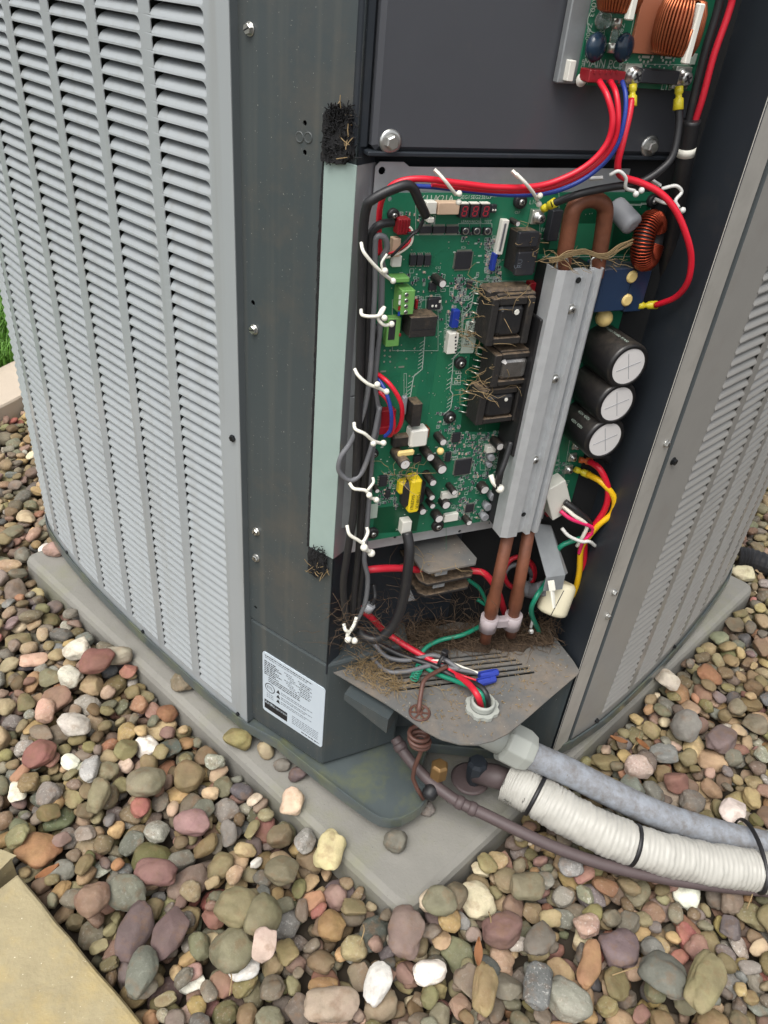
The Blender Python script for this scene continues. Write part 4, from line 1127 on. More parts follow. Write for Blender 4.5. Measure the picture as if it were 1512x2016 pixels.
# ================================================================== FILTER BOARD (upper right)
HF = 0.034
def LF(px, py, h=0.0): return FB.loc(px, py, HF + h)
q0, q1 = LF(1133, 168), LF(1366, 178)
FX0, FX1, FY0, FY1 = q0[0], q1[0], (q0[1] + q1[1]) / 2, (q0[1] + q1[1]) / 2 + 0.165
FIL = thing('filter_board', tuple(FB.p((FX0 + FX1) / 2, FY0, HF)), 'small green filter circuit board with copper coils fixed above the main board', 'circuit board')
m = holed_sheet([(FX0 + 0.003, FY0), (FX1 - 0.003, FY0), (FX1, FY0 + 0.003), (FX1, FY1), (FX0, FY1), (FX0, FY0 + 0.003)], [circle2(*LF(1145, 159), 0.003, 10)], lambda a, b: FB.p(a, b, HF))
m.build('board_sheet', M_PCB, FIL, solid=0.0018)
def fx(px, py, w, h, top, name, m_, parent=None, ch=0.0006, rot=0.0, base=0.0):
    a, b = LF(px, py, top); su, sv = FB.scale(px, py, HF + top)
    mb = MB(); mb.box(FB, a, b, w * su, h * sv, HF + base, HF + top, ch, rot); return mb.build(name, m_, parent or FIL)
br = MB(); a, b = LF(1122, 158, -0.012)
br.box(FB, FX0 - 0.008, FY0 + 0.09, 0.020, 0.18, 0.0225, HF - 0.003, 0.001); br.build('mounting_bracket', M_GALVD, FIL)
fx(1126, 140, 12, 42, 0.004, 'nylon_spacer', M_WHITEPL, base=-0.01)
fs_, ftx, fsol = MB(), MB(), MB()
def fline(pts, wd=0.0005):
    for i in range(len(pts) - 1):
        p, q = LF(*pts[i]), LF(*pts[i + 1]); L_ = math.hypot(q[0] - p[0], q[1] - p[1])
        fs_.box(FB, (p[0] + q[0]) / 2, (p[1] + q[1]) / 2, L_, wd, HF + 0.0002, HF + 0.0004, 0, math.atan2(q[1] - p[1], q[0] - p[0]))
fline([(1160, 139), (1212, 139)]); fline([(1160, 139), (1156, 165)]); fline([(1222, 125), (1362, 128)]); fline([(1222, 125), (1220, 140)]); fline([(1250, 26), (1236, 90)]); fline([(1180, 22), (1215, 22)]); fline([(1250, 98), (1262, 98)]); fline([(1195, 28), (1185, 92)]); fline([(1155, 80), (1166, 78), (1175, 82)], 0.0007); fline([(1155, 80), (1152, 112)], 0.0007)
text_mb(ftx, 'MAIN PCB', FB, *LF(1188, 126), HF + 0.0005, 0.0096); text_mb(ftx, 'L1B', FB, *LF(1312, 171), HF + 0.0005, 0.0088)
text_mb(ftx, '2L  1L  1N', FB, *LF(1187, 133), HF + 0.0005, 0.0042)
text_mb(ftx, 'SA003', FB, *LF(1168, 8), HF + 0.0005, 0.0075, -R90 * 1.0); text_mb(ftx, 'Z800', FB, *LF(1158, 62), HF + 0.0005, 0.0062, -R90); text_mb(ftx, '5V', FB, *LF(1184, 60), HF + 0.0005, 0.008, -R90); text_mb(ftx, 'Z802', FB, *LF(1222, 62), HF + 0.0005, 0.0062, -R90); text_mb(ftx, 'DIP', FB, *LF(1148, 126), HF + 0.0005, 0.0050, R90)
fs_.prism([FB.p(*LF(1146, 136), HF + 0.0003), FB.p(*LF(1156, 134), HF + 0.0003), FB.p(*LF(1148, 143), HF + 0.0003)], FB.n * 0.0002)
for (x, y, w) in [(1271, 112, 15), (1315, 113, 13)]:
    a, b = LF(x, y); su, sv = FB.scale(x, y, HF); fsol.box(FB, a, b, w * su, 5 * sv, HF, HF + 0.0006)
    for k in range(6):
        t = math.pi * (k / 5); a, b = LF(x + 13 * math.cos(t), y + 10 * math.sin(t)); fsol.cyl(FB, a, b, 0.0012, HF, HF + 0.0006, 8)
for k in range(12):
    a, b = LF(1235 + k * 9, 125 + (k % 3) * 3 + k * 0.4); fsol.cyl(FB, a, b, 0.0009, HF, HF + 0.0005, 6)
fs_.build('printed_outlines', M_SILK, FIL); ftx.build('printed_lettering', M_SILK, FIL); fsol.build('solder_pads', M_SOLDER, FIL)
fx(1364, 116, 14, 22, 0.0008, 'white_label_patch', M_SILK, ch=0)
a, b = LF(1146, 158, 0.002); m = MB(); m.lathe(FB, a, b, [(0.0056, HF), (0.0056, HF + 0.0012), (0.0040, HF + 0.0012), (0.0026, HF + 0.006), (0.0012, HF + 0.008)], 14); m.build('nylon_clip', M_WHITEPL, FIL)
d = fx(1196, 152, 72, 26, 0.016, 'wire_connector', M_REDPL, ch=0.0008)
for i in range(5): fx(1179 + i * 11.5, 160 + i * 0.3, 7, 6, 0.0163, 'wire_socket', M_CHIP, d, ch=0, base=0.0155)
for i in range(5): fx(1172 + i * 11, 142, 3, 8, 0.0172, 'latch_rib', M_REDPL, d, base=0.0155)
fx(1301, 152, 74, 28, 0.016, 'black_choke_block', M_CHIP, ch=0.0008)
lug(1250, 151, 0, None, FIL, h0=HF, h=0.010, r=0.0075); lug(1349, 155, 0, None, FIL, h0=HF, h=0.010, r=0.0075)
# glass fuse with end caps, clear lamp, two dark discs
fp0, fp1 = FB.hit(1216, 36, HF + 0.010), FB.hit(1203, 104, HF + 0.010)
m = MB(); m.tube([fp0, fp1], 0.0036, 12); fu = m.build('glass_fuse', M_GLASS, FIL)
for t0, t1 in ((0.0, 0.3), (0.7, 1.0)):
    m = MB(); m.tube([fp0.lerp(fp1, t0), fp0.lerp(fp1, t1)], 0.0044, 14); m.build('fuse_cap', M_SOLDER, fu)
c = FB.hit(1188, 40, HF + 0.007); m = MB(); m.ball(c, 0.0075, 14, 10); m.build('clear_lamp', M_GLASS, FIL)
a, b = LF(1176, 38); m = MB(); m._add([FB.p(a + r * math.cos(t * math.pi / 10), b + r * math.sin(t * math.pi / 10), HF + 0.0004) for r in (0.0105, 0.0098) for t in range(20)], [(i, (i + 1) % 20, 20 + (i + 1) % 20, 20 + i) for i in range(20)]); m.build('printed_ring', M_SILK, FIL)
for (px, py) in [(1173, 93), (1228, 94)]:
    c = FB.hit(px, py, HF + 0.013); f = Frame(c, FB.u * 0.8 + FB.n * -0.35, FB.v)
    m = MB(); m.lathe(f, 0, 0, [(0.004, -0.006), (0.0098, -0.0045), (0.0120, 0.0), (0.0098, 0.0045), (0.004, 0.0062)], 20); m.build('dark_blue_disc', M_VARI, FIL)
# common-mode coils
def choke(px, py, w, h, rad, name_px):
    root = fx(px, py, w, h, 0.004, 'coil_base', M_BROWNBOARD, ch=0.0004)
    return root
def coil(cx, cy, rout, half, parent):
    c = FB.hit(cx, cy, HF + 0.026); f = Frame(c, FB.u, -FB.n, FB.v)
    RM_, rm_, hz_ = rout * 0.68, rout * 0.30, half
    m = MB(); prof = [(RM_ + rm_ * 0.85 * math.cos(2 * math.pi * i / 16), hz_ * 0.85 * math.sin(2 * math.pi * i / 16)) for i in range(17)]
    m.lathe(f, 0, 0, prof, 28, cap0=False, cap1=False); core_ = m.build('ring_core', M_COPPER, parent)
    for (t0, t1, turns) in [(2.0, 4.60, 17), (-1.38, 0.95, 15)]:
        m = MB(); pts = []
        for i in range(turns * 12 + 1):
            th = t0 + (t1 - t0) * i / (turns * 12); ph = 2 * math.pi * i / 12
            # squared winding section
            cx_, sz_ = math.cos(ph), math.sin(ph); k_ = 1.0 / max(abs(cx_), abs(sz_)) ** 0.5
            r_ = RM_ + (rm_ + 0.001) * cx_ * k_; pts.append(f.p(r_ * math.cos(th), r_ * math.sin(th), (hz_ + 0.001) * sz_ * k_))
        m.tube(pts, 0.0013, 6); m.build('winding', M_COPPER2, core_)
    m = MB(); m.box(f, rout * 0.07, -rout * 0.93, 0.0060, 0.007, -hz_ * 1.3, hz_ * 0.95, 0.001); m.build('white_divider', M_WHITEPL, core_)
    return core_
cb = fx(1300, 50, 92, 120, 0.004, 'coil_base', M_BROWNBOARD, ch=0.0004)
coil(1336, 54, 0.0200, 0.0200, FIL)
cb2 = fx(1232, -20, 70, 80, 0.004, 'coil_base', M_WHITEPL, ch=0.0004)
coil(1226, -31, 0.0180, 0.0185, FIL)

# ================================================================== COOLING BAR WITH COPPER TUBE
HBAR = 0.062
bt, bb = FB.loc(1139, 530, HBAR), FB.loc(1027, 1050, HBAR)
blen = bt[1] - bb[1]; bxm = (bt[0] + bb[0]) / 2; bym = (bt[1] + bb[1]) / 2
bw = abs(FB.loc(1185, 535, HBAR)[0] - FB.loc(1094, 535, HBAR)[0])
BAR = thing('heat_sink_bar', tuple(FB.p(bxm, bb[1], HBAR)), 'ribbed galvanised cooling bar screwed along the right half of the main board', 'heat sink')
prof = [(-0.5, -0.020), (-0.5, 0.0), (-0.36, 0.004), (-0.12, 0.004), (-0.10, -0.003), (0.10, -0.003), (0.12, 0.004), (0.22, 0.004), (0.25, -0.003), (0.31, -0.003), (0.34, 0.004), (0.42, 0.004), (0.5, 0.0), (0.5, -0.020)]
m = MB(); n_ = len(prof)
vs = []
for z in (bb[1], bt[1]):
    for (x, c) in prof: vs.append(FB.p(bxm + x * bw, z, HBAR + c))
m._add(vs, [(i, i + 1, n_ + i + 1, n_ + i) for i in range(n_ - 1)])
m.build('ribbed_bar', M_GALV, BAR, solid=0.0016, fix=True)
m = MB(); m.box(FB, bxm, bym, bw * 0.9, blen - 0.004, H0 + 0.004, HBAR - 0.004, 0); m.build('heat_sink_block', M_BLKPL, BAR)
m = MB(); m.box(FB, bxm - bw * 0.52, bym + 0.03, 0.004, blen * 0.5, H0 + 0.002, HBAR - 0.006, 0.001); m.build('side_fin', M_BLKPL, BAR)
for (px, py) in [(1127, 611), (1094, 748), (1055, 908)]:
    a, b = FB.loc(px, py, HBAR + 0.003); m = MB()
    m.cyl(FB, a, b, 0.0058, HBAR - 0.0016, HBAR - 0.0004, 16, 0.0004); m.lathe(FB, a, b, [(0.0044, HBAR - 0.0004), (0.0044, HBAR + 0.003), (0.003, HBAR + 0.0042)], 12); so = m.build('bar_screw', M_SCREW, BAR)
    k = MB(); k.box(FB, a, b, 0.0044, 0.0009, HBAR + 0.0042, HBAR + 0.0044, 0, 0.5); k.box(FB, a, b, 0.0009, 0.0044, HBAR + 0.0042, HBAR + 0.00445, 0, 0.5); k.build('cross_slot', M_INK, so)
for (px, py) in [(1139, 552), (1031, 1013)]:
    a, b = FB.loc(px, py, HBAR - 0.001); m = MB(); m.lathe(FB, a, b, [(0.0033, HBAR - 0.0012), (0.0033, HBAR - 0.001)], 14, cap0=False); m.build('bar_hole', M_BLACKIN, BAR)
for sx in (-0.42, 0.30):
    m = MB(); m.tube(smooth_path([FB.p(bxm + sx * bw, bt[1] - 0.004, HBAR - 0.006), FB.p(bxm + sx * bw - 0.004, bt[1] + 0.008, HBAR - 0.004), FB.p(bxm + sx * bw + 0.006, bt[1] + 0.010, HBAR - 0.004), FB.p(bxm + sx * bw + 0.012, bt[1] + 0.002, HBAR - 0.006)], 5), 0.0012, 6); m.build('spring_clip', M_SCREW, BAR)
CP = thing('copper_tube', tuple(FB.p(bxm, TRAY_Z, HBAR - 0.014)), 'tarnished brown copper tube bent into a U above the cooling bar', 'copper pipe')
RP = 0.0083
def bpt(px, py, h): return FB.hit(px, py, h)
hp = HBAR - 0.012
m = MB(); m.tube(smooth_path([bpt(1104, 545, hp), bpt(1112, 500, hp), bpt(1123, 435, hp), bpt(1130, 411, hp), bpt(1143, 397, hp), bpt(1162, 392, hp), bpt(1181, 397, hp), bpt(1191, 411, hp), bpt(1189, 440, hp), bpt(1180, 500, hp), bpt(1172, 545, hp)], 7), RP, 16); m.build('upper_bend', M_PIPE, CP)
for p, q, s_ in (((1002, 1045), (959, 1240), (955, 1262)), ((1042, 1040), (1008, 1228), (1006, 1250))):
    a_, b_, c_ = bpt(*p, hp), bpt(*q, hp), bpt(*s_, hp)
    m = MB(); t_ = (b_ - a_)
    m.tube([a_, a_ + t_ * 0.62, a_ + t_ * 0.66, a_ + t_ * 0.8, a_ + t_ * 0.83, b_, c_], [RP, RP, RP * 1.18, RP * 1.18, RP * 0.98, RP * 0.98, RP * 0.98], 16); m.build('lower_leg', M_PIPE, CP)
a_, b_ = bpt(962, 1226, hp), bpt(1009, 1222, hp)
m = MB()
for c in (a_, b_): m.tube([c + Vector((0, 0, -0.012)), c + Vector((0, 0, 0.012))], 0.0125, 18)
ax_ = (b_ - a_); m.box(Frame(a_ + ax_ * 0.5, ax_), 0, 0, ax_.length - 0.018, 0.016, -0.006, 0.006, 0.002)
m.build('pipe_clip', M_CLEARPL, label='translucent plastic clip joining the two copper pipe legs', cat='pipe clip')
# ================================================================== WIRES AND CABLES
def BP(q):
    """(px, py, depth before the back plane) or (px, py, 'z', height)."""
    if q[2] == 'z': return atz(q[0], q[1], q[3])
    return FB.hit(q[0], q[1], q[2])
def px_r(q, rpx):
    p = BP(q); c = photo_xy(p); return rpx * c[2] / 1514
def wire(name, pts, rpx, m, label, cat='wire', group=None, sub=7, seg=10, parent=None, flat=1.0):
    P = [BP(q) for q in pts]
    R = sum(px_r(q, rpx) for q in pts) / len(pts)
    mb = MB(); mb.tube(smooth_path(P, sub), R, seg, flat=flat)
    return mb.build(name, m, parent, label=label if parent is None else None, cat=cat if parent is None else None, group=group if parent is None else None)

# harness along the left edge of the board
wire('black_cable', [(838, 424, .040), (826, 398, .048), (808, 366, .052), (775, 372, .052), (735, 392, .048), (721, 410, .044), (714, 470, .040), (711, 600, .038), (707, 760, .036), (702, 900, .034), (697, 1000, .034), (684, 1090, .036), (676, 1150, .036), (680, 1205, .036), (688, 1243, .034)], 8.5, M_BLKW, 'black cable bent over the top left connectors, outermost of the harness', 'cable')
wire('black_cable', [(773, 438, .034), (752, 441, .038), (736, 452, .036), (727, 480, .034), (724, 600, .032), (720, 760, .030), (716, 900, .030), (710, 1020, .030), (704, 1100, .030), (696, 1180, .032), (692, 1245, .032)], 7, M_BLKW, 'black cable starting above the red connector and running down the harness', 'cable')
wire('black_cable', [(745, 640, .024), (736, 760, .024), (729, 900, .024), (722, 1020, .024), (716, 1090, .026), (706, 1180, .026), (700, 1240, .028)], 7, M_BLKW, 'black cable lying behind the grey ones in the middle of the harness', 'cable')
wire('grey_cable', [(760, 540, .028), (752, 512, .032), (762, 488, .036), (757, 468, .038), (742, 466, .038), (738, 490, .036), (738, 560, .034), (734, 640, .034), (728, 740, .034), (716, 810, .034), (692, 868, .034), (671, 900, .036), (668, 928, .036), (690, 946, .038), (712, 930, .036), (728, 890, .034), (738, 850, .032), (748, 800, .030)], 5.6, M_GREYD, 'grey cable looping out to the left of the harness', 'cable')
wire('grey_cable', [(752, 530, .026), (750, 620, .026), (742, 700, .026), (738, 760, .026), (745, 810, .026), (742, 850, .026), (734, 880, .026), (728, 960, .026), (722, 1040, .028), (717, 1100, .030), (724, 1140, .030), (718, 1190, .030), (700, 1225, .030), (692, 1245, .030)], 5.4, M_GREYD, 'grey cable running straight down beside the board edge', 'cable')
wire('black_cable', [(801, 1048, .030), (806, 1080, .040), (803, 1120, .046), (794, 1180, .050), (775, 1230, .050), (745, 1257, .046), (718, 1254, .036), (705, 1235, .020)], 10, M_BLKW, 'thick black cable hanging in a loop from the bottom white connector', 'cable', seg=12)
wire('black_wire', [(802, 460, .030), (824, 452, .036), (834, 436, .038)], 2.4, M_BLKW, 'thin black wire leaving the bent sheath towards the red connector')
wire('black_wire', [(770, 505, .028), (795, 480, .034), (812, 462, .036), (822, 455, .036), (834, 430, .038)], 3, M_BLKW, 'thin black wire below the bent sheath, nearer the board')
wire('red_wire', [(762, 500, .027), (785, 492, .030), (805, 478, .032), (812, 464, .030), (806, 452, .028)], 2.2, M_REDW, 'thin red wire curling round under the red top connector')
wire('white_wire', [(760, 508, .027), (790, 496, .030), (810, 478, .033), (812, 456, .030), (806, 446, .028)], 2.2, M_WHITEW, 'thin white wire curling round under the red top connector')
wire('red_wire', [(746, 770, .024), (764, 790, .034), (775, 830, .040), (770, 855, .032), (760, 856, .030)], 4.5, M_REDW, 'short red wire ending at the dark red connector, nearer the harness')
wire('blue_wire', [(745, 744, .026), (760, 772, .038), (770, 810, .044), (769, 845, .038), (757, 860, .032)], 4, M_BLUEW, 'short blue wire arching down to the dark red connector')
wire('red_wire', [(742, 735, .024), (768, 757, .040), (790, 795, .046), (790, 830, .040), (778, 850, .030), (762, 848, .028)], 4.5, M_REDW, 'short red wire making the widest arch to the dark red connector')
# upper loom across the top
wire('red_wire', [(1180, 160, .055), (1196, 190, .072), (1206, 235, .080), (1196, 280, .080), (1165, 318, .076), (1120, 346, .070), (1060, 366, .064), (980, 369, .060), (900, 360, .056), (830, 352, .052), (785, 358, .046), (760, 378, .040), (748, 410, .032), (746, 460, .024), (748, 500, .020)], 6, M_REDW, 'red wire from the filter board crossing to the left edge, upper of the loom')
wire('red_wire', [(1202, 160, .055), (1213, 185, .070), (1217, 230, .078), (1210, 275, .078), (1183, 315, .074), (1135, 349, .068), (1070, 372, .060), (990, 376, .054), (905, 369, .050), (850, 362, .046)], 5.5, M_REDW, 'second red wire of the loom, tucked under the first')
wire('blue_wire', [(1225, 160, .055), (1232, 190, .066), (1229, 235, .072), (1215, 285, .072), (1185, 325, .068), (1140, 358, .062), (1080, 380, .056), (1000, 384, .048), (920, 376, .044), (860, 369, .042), (810, 366, .040)], 4.5, M_BLUEW, 'dark blue wire along the underside of the red loom')
wire('red_wire', [(1244, 195, .055), (1238, 230, .062), (1226, 280, .068), (1216, 325, .068), (1224, 347, .064), (1262, 360, .068), (1300, 380, .078), (1330, 414, .088), (1352, 465, .096), (1361, 510, .098), (1354, 555, .094), (1330, 585, .078), (1290, 601, .054)], 6.5, M_REDW, 'thick red wire looping out on the right to the blue capacitor terminal')
wire('black_wire', [(1336, 210, .055), (1336, 250, .060), (1325, 305, .066), (1300, 335, .066), (1258, 360, .062), (1200, 369, .062), (1140, 382, .060), (1086, 402, .046)], 7.5, M_BLKW, 'black wire from the filter board to the terminal above the copper bend')
wire('red_wire', [(1437, -60, .055), (1442, -10, .055), (1433, 30, .055), (1405, 110, .055), (1384, 190, .055), (1367, 243, .052)], 7, M_REDWD, 'straight dark red wire along the right wall into the black sleeve')
wire('black_wire', [(1428, -60, .050), (1412, 20, .050), (1388, 100, .050), (1366, 190, .050), (1354, 243, .050)], 8, M_BLKW, 'straight black wire beside the red one along the right wall')
wire('black_sleeve', [(1362, 236, .052), (1352, 290, .050), (1345, 330, .048), (1332, 400, .040), (1318, 480, .030), (1302, 570, .020)], 17, M_BLKPL, 'wide black sleeve gathering the wires by the right wall', 'cable sleeve', seg=14)
m = MB(); c0, c1 = BP((1326, 299, .062)), BP((1374, 300, .062)); c0b, c1b = BP((1351, 294, .052)), BP((1348, 306, .051))
ax = (BP((1345, 330, .048)) - BP((1352, 290, .050))).normalized(); ctr = BP((1350, 298, .050)); rad = px_r((1350, 298, .05), 18.5)
m.tube([ctr - ax * 0.004, ctr + ax * 0.004], rad, 16); tz = m.build('zip_tie', M_TIE, label='white zip tie round the wide black sleeve', cat='zip tie')
# crimps
def crimp(p, q, rpx, m_, label):
    a, b = BP(p), BP(q); R = px_r(p, rpx); d = b - a; mb = MB()
    mb.tube([a, a + d * 0.28, a + d * 0.34, a + d * 0.46, a + d * 0.52, a + d * 0.98, b], [R * 0.8, R * 0.85, R * 0.62, R * 0.62, R * 0.95, R * 1.05, R * 0.9], 12)
    return mb.build('crimp_terminal', m_, label=label, cat='wire terminal')
crimp((1246, 166, .050), (1244, 210, .056), 9.5, M_YELCR, 'yellow and red crimp under the left filter board screw')
crimp((1337, 170, .050), (1335, 217, .056), 10, M_YELCR, 'yellow crimp on the black wire under the right filter board screw')
crimp((1068, 412, .036), (1094, 398, .048), 9, M_YELCR, 'yellow crimp above the copper bend end of the black wire')
crimp((1256, 602, .046), (1294, 600, .052), 8, M_YELCR, 'yellow crimp beside the blue capacitors')
crimp((1140, 905, .026), (1166, 909, .034), 7.5, M_ORCR, 'orange crimp on the red wire below the large capacitors')
crimp((1132, 924, .026), (1160, 935, .034), 7.5, M_YELCR, 'yellow crimp on the yellow wire below the large capacitors')
# lower right bundle
wire('red_wire', [(1160, 908, .034), (1182, 925, .052), (1197, 962, .062), (1192, 1000, .062), (1170, 1035, .056), (1153, 1060, .050), (1150, 1100, .046), (1145, 1150, .044), (1125, 1188, .040), (1100, 1200, .034)], 6, M_REDW, 'red wire arching down from below the large capacitors')
wire('yellow_wire', [(1156, 933, .034), (1185, 950, .056), (1209, 980, .068), (1205, 1010, .068), (1180, 1032, .062), (1160, 1055, .054), (1144, 1080, .050), (1140, 1130, .048), (1128, 1170, .044), (1105, 1190, .038)], 6, M_YELW, 'yellow wire arching outside the red one on the right')
wire('black_wire', [(1165, 885, .024), (1200, 905, .030), (1226, 945, .036), (1228, 985, .036), (1205, 1020, .034), (1170, 1045, .032)], 9, M_BLKW, 'dull black cable curving behind the yellow and red wires')
wire('black_wire', [(1112, 988, .040), (1135, 1005, .050), (1160, 1030, .054), (1158, 1060, .050), (1148, 1100, .040), (1130, 1150, .034), (1118, 1168, .032)], 6, M_BLKW, 'black wire from the white power connector')
wire('white_wire', [(1108, 996, .040), (1130, 1015, .052), (1155, 1033, .056), (1148, 1055, .054), (1136, 1075, .048)], 4, M_WHITEW, 'white wire from the white power connector')
wire('pink_wire', [(1103, 1006, .040), (1125, 1022, .052), (1162, 1036, .058), (1166, 1048, .058), (1148, 1066, .054), (1140, 1090, .050)], 4, M_PINKW, 'pink wire from the white power connector')
wire('green_wire', [(1062, 1245, .040), (1046, 1205, .056), (1056, 1175, .060), (1078, 1140, .044), (1092, 1095, .040), (1105, 1075, .044), (1130, 1064, .048), (1150, 1058, .048)], 5, M_GREENW, 'teal green wire bowing round the metal bracket')
# metal bracket and cream ferrite case
m = MB()
q = [(1046, 1030, .016), (1085, 1035, .020), (1113, 1132, .074), (1076, 1137, .074)]
m.prism([BP(x) for x in q], FB.n * -0.0016)
q2 = [(1076, 1137, .074), (1113, 1132, .074), (1107, 1160, .078), (1070, 1164, .078)]
m.prism([BP(x) for x in q2], FB.n * -0.0016)
q3 = [(1085, 1035, .020), (1092, 1052, .020), (1118, 1128, .068), (1113, 1132, .074)]
m.prism([BP(x) for x in q3], FB.n * -0.0016)
m.build('metal_bracket', M_GALVD, label='galvanised metal arm reaching out over the cream case', cat='bracket', fix=True)
m = MB(); a, b = BP((1105, 1150, .050)), BP((1085, 1205, .064)); d = b - a; R = px_r((1095, 1180, .06), 31)
m.tube([a - d * 0.1, a, a + d * 0.12, a + d * 0.9, b, b + d * 0.06], [R * 0.8, R * 0.95, R, R, R * 0.93, R * 0.7], 20); fer = m.build('ferrite_case', M_CREAM, label='cream split ferrite case strapped below the metal arm', cat='ferrite core')
m = MB(); mid = BP((1096, 1182, .085)); m.tube([BP((1110, 1163, .082)), BP((1084, 1213, .088))], 0.0006, 5); m.build('case_seam', M_INK, fer)
m = MB(); p0_, p1_ = BP((1086, 1150, .084)), BP((1091, 1196, .096)); m.tube([p0_, p0_.lerp(p1_, .6), p1_], [0.0045, 0.004, 0.003], 6, smooth=False, flat=0.4); m.tube([BP((1085, 1146, .083)), BP((1087, 1160, .086))], 0.006, 4, smooth=False); m.build('zip_tie', M_TIE, label='white zip tie hanging on the cream ferrite case', cat='zip tie')
# coil of red wire and grey ring behind the pipes
m = MB(); pts = []
for i in range(61):
    t = 2 * math.pi * i / 24
    pts.append(FB.hit(1022 + (30 + 2 * math.sin(t * .4)) * math.cos(t), 1128 + (30 + i * 0.05) * math.sin(t), .006 + .0001 * i))
m.tube(pts, 0.0034, 8); m.build('red_wire_coil', M_REDWD, label='coil of red wire behind the copper pipe legs', cat='wire')
m = MB(); pts = [FB.hit(1020 + 27 * math.cos(2 * math.pi * i / 24), 1135 + 24 * math.sin(2 * math.pi * i / 24), .010) for i in range(25)]
m.tube(pts, 0.0036, 8); m.build('dark_grey_ring', M_GREYD, label='dark grey ring inside the red wire coil', cat='ferrite core')
m = MB(); m.tube(smooth_path([BP((1020, 1150, .02)), BP((1045, 1163, .03)), BP((1072, 1158, .05))], 6), 0.011, 14); m.build('grey_ferrite_ring', M_GREYD, label='thick grey ferrite piece between the pipe leg and the metal arm', cat='ferrite core')
wire('red_wire', [(700, 1128, .010), (740, 1120, .020), (800, 1119, .016), (830, 1124, .012)], 7.5, M_REDWD, 'red wire entering the dusty lugs from the left')
wire('red_wire', [(925, 1123, .014), (955, 1130, .024), (980, 1165, .030), (995, 1210, .020), (1002, 1218, .012)], 6.5, M_REDWD, 'red wire leaving the dusty lugs to the right')
wire('green_wire', [(920, 1140, .010), (945, 1160, .014), (958, 1190, .014), (940, 1180, .006)], 4, M_GREENW, 'dusty green wire behind the pipes beside the dusty lugs')
wire('red_wire', [(705, 1195, .010), (730, 1215, .020), (760, 1245, 'z', .235), (800, 1272, 'z', .222), (845, 1298, 'z', .214), (890, 1325, 'z', .212), (922, 1346, 'z', .226), (938, 1366, 'z', .229), (945, 1382, 'z', .214), (949, 1402, 'z', .180)], 6.5, M_REDWD, 'red supply wire crossing the tray into the grey conduit fitting')
wire('green_wire', [(948, 1232, .020), (910, 1250, .026), (868, 1260, 'z', .225), (838, 1276, 'z', .220), (827, 1300, 'z', .212), (850, 1322, 'z', .209), (900, 1342, 'z', .216), (938, 1358, 'z', .228), (952, 1376, 'z', .220), (954, 1400, 'z', .180)], 4.6, M_GREENW, 'green earth wire crossing the tray into the grey conduit fitting')
wire('black_wire', [(740, 1266, 'z', .222), (790, 1290, 'z', .216), (850, 1310, 'z', .214), (900, 1335, 'z', .214), (945, 1352, 'z', .229), (960, 1376, 'z', .220), (960, 1398, 'z', .180)], 6, M_BLKW, 'black supply wire dropping into the grey conduit fitting')
wire('grey_cable', [(735, 1265, 'z', .226), (760, 1292, 'z', .214), (800, 1300, 'z', .214), (850, 1290, 'z', .218), (875, 1298, 'z', .220), (905, 1318, 'z', .214)], 4.5, M_GREYD, 'dusty grey cable lying on the tray, upper of two', 'cable')
wire('grey_cable', [(728, 1290, 'z', .208), (760, 1320, 'z', .210), (800, 1322, 'z', .212), (850, 1310, 'z', .214), (890, 1316, 'z', .214), (945, 1326, 'z', .210)], 4.5, M_GREYD, 'dusty grey cable lying on the tray, lower one that reaches the blue nuts', 'cable')
wire('white_wire', [(850, 1300, 'z', .216), (880, 1302, 'z', .218), (915, 1315, 'z', .214), (948, 1327, 'z', .212)], 2.2, M_WHITEW, 'thin white wire twisted into the upper blue wire nut')
wire('red_wire', [(880, 1315, 'z', .216), (905, 1328, 'z', .212), (940, 1340, 'z', .210)], 2.2, M_REDW, 'thin red wire twisted into the lower blue wire nut')
pts = []
for i in range(50):
    t = i / 49; pts.append(atz(832 - 18 * t, 1302 + 36 * t, .212) + Vector((0.006 * math.cos(i * 0.95), 0.006 * math.sin(i * 0.95), 0)))
m = MB(); m.tube(pts, 0.0010, 6); m.build('green_wire', M_GREENW, label='thin light green wire wound in a small spiral on the tray', cat='wire')
# thermostat cable rising through a grommet
wire('brown_cable', [(821, 1415, 'z', .17), (824, 1400, 'z', .203), (828, 1370, 'z', .215), (835, 1340, 'z', .224), (855, 1325, 'z', .222), (880, 1312, 'z', .220)], 4.5, M_BROWNW, 'thin brown cable rising from the round grommet to the cable tie', 'cable')
gp = atz(826, 1404, TRAY_Z)
m = MB(); f = Frame(gp, (1, 0, 0), (0, 1, 0), (0, 0, 1))
m.lathe(f, 0, 0, [(0.0135, 0.0005), (0.0150, 0.0012), (0.0135, 0.0030), (0.0115, 0.0012)], 20, cap0=False, cap1=False)
for k in range(6): m.box(f, 0.0062 * math.cos(k * 1.047), 0.0062 * math.sin(k * 1.047), 0.0105, 0.0028, 0.0006, 0.0014, 0, k * 1.047)
m.cyl(f, 0, 0, 0.0042, 0.0006, 0.003, 12); m.build('cable_grommet', M_BROWNW, label='round brown spoked grommet in the tray', cat='grommet')
m = MB(); c = atz(872, 1300, .222)
ang = math.radians(20); f = Frame(c, (0.5, 0.8, 0), (0, 0, 1))
m.lathe(f, 0, 0, [(0.010, -0.0025), (0.0112, -0.0025), (0.0112, 0.0025), (0.010, 0.0025), (0.010, -0.0025)], 16, cap0=False, cap1=False); m.box(f, 0.002, 0.014, 0.009, 0.007, -0.004, 0.004, 0.001)
m.build('zip_tie', M_BLKPL, label='black zip tie binding the wires above the tray', cat='zip tie')
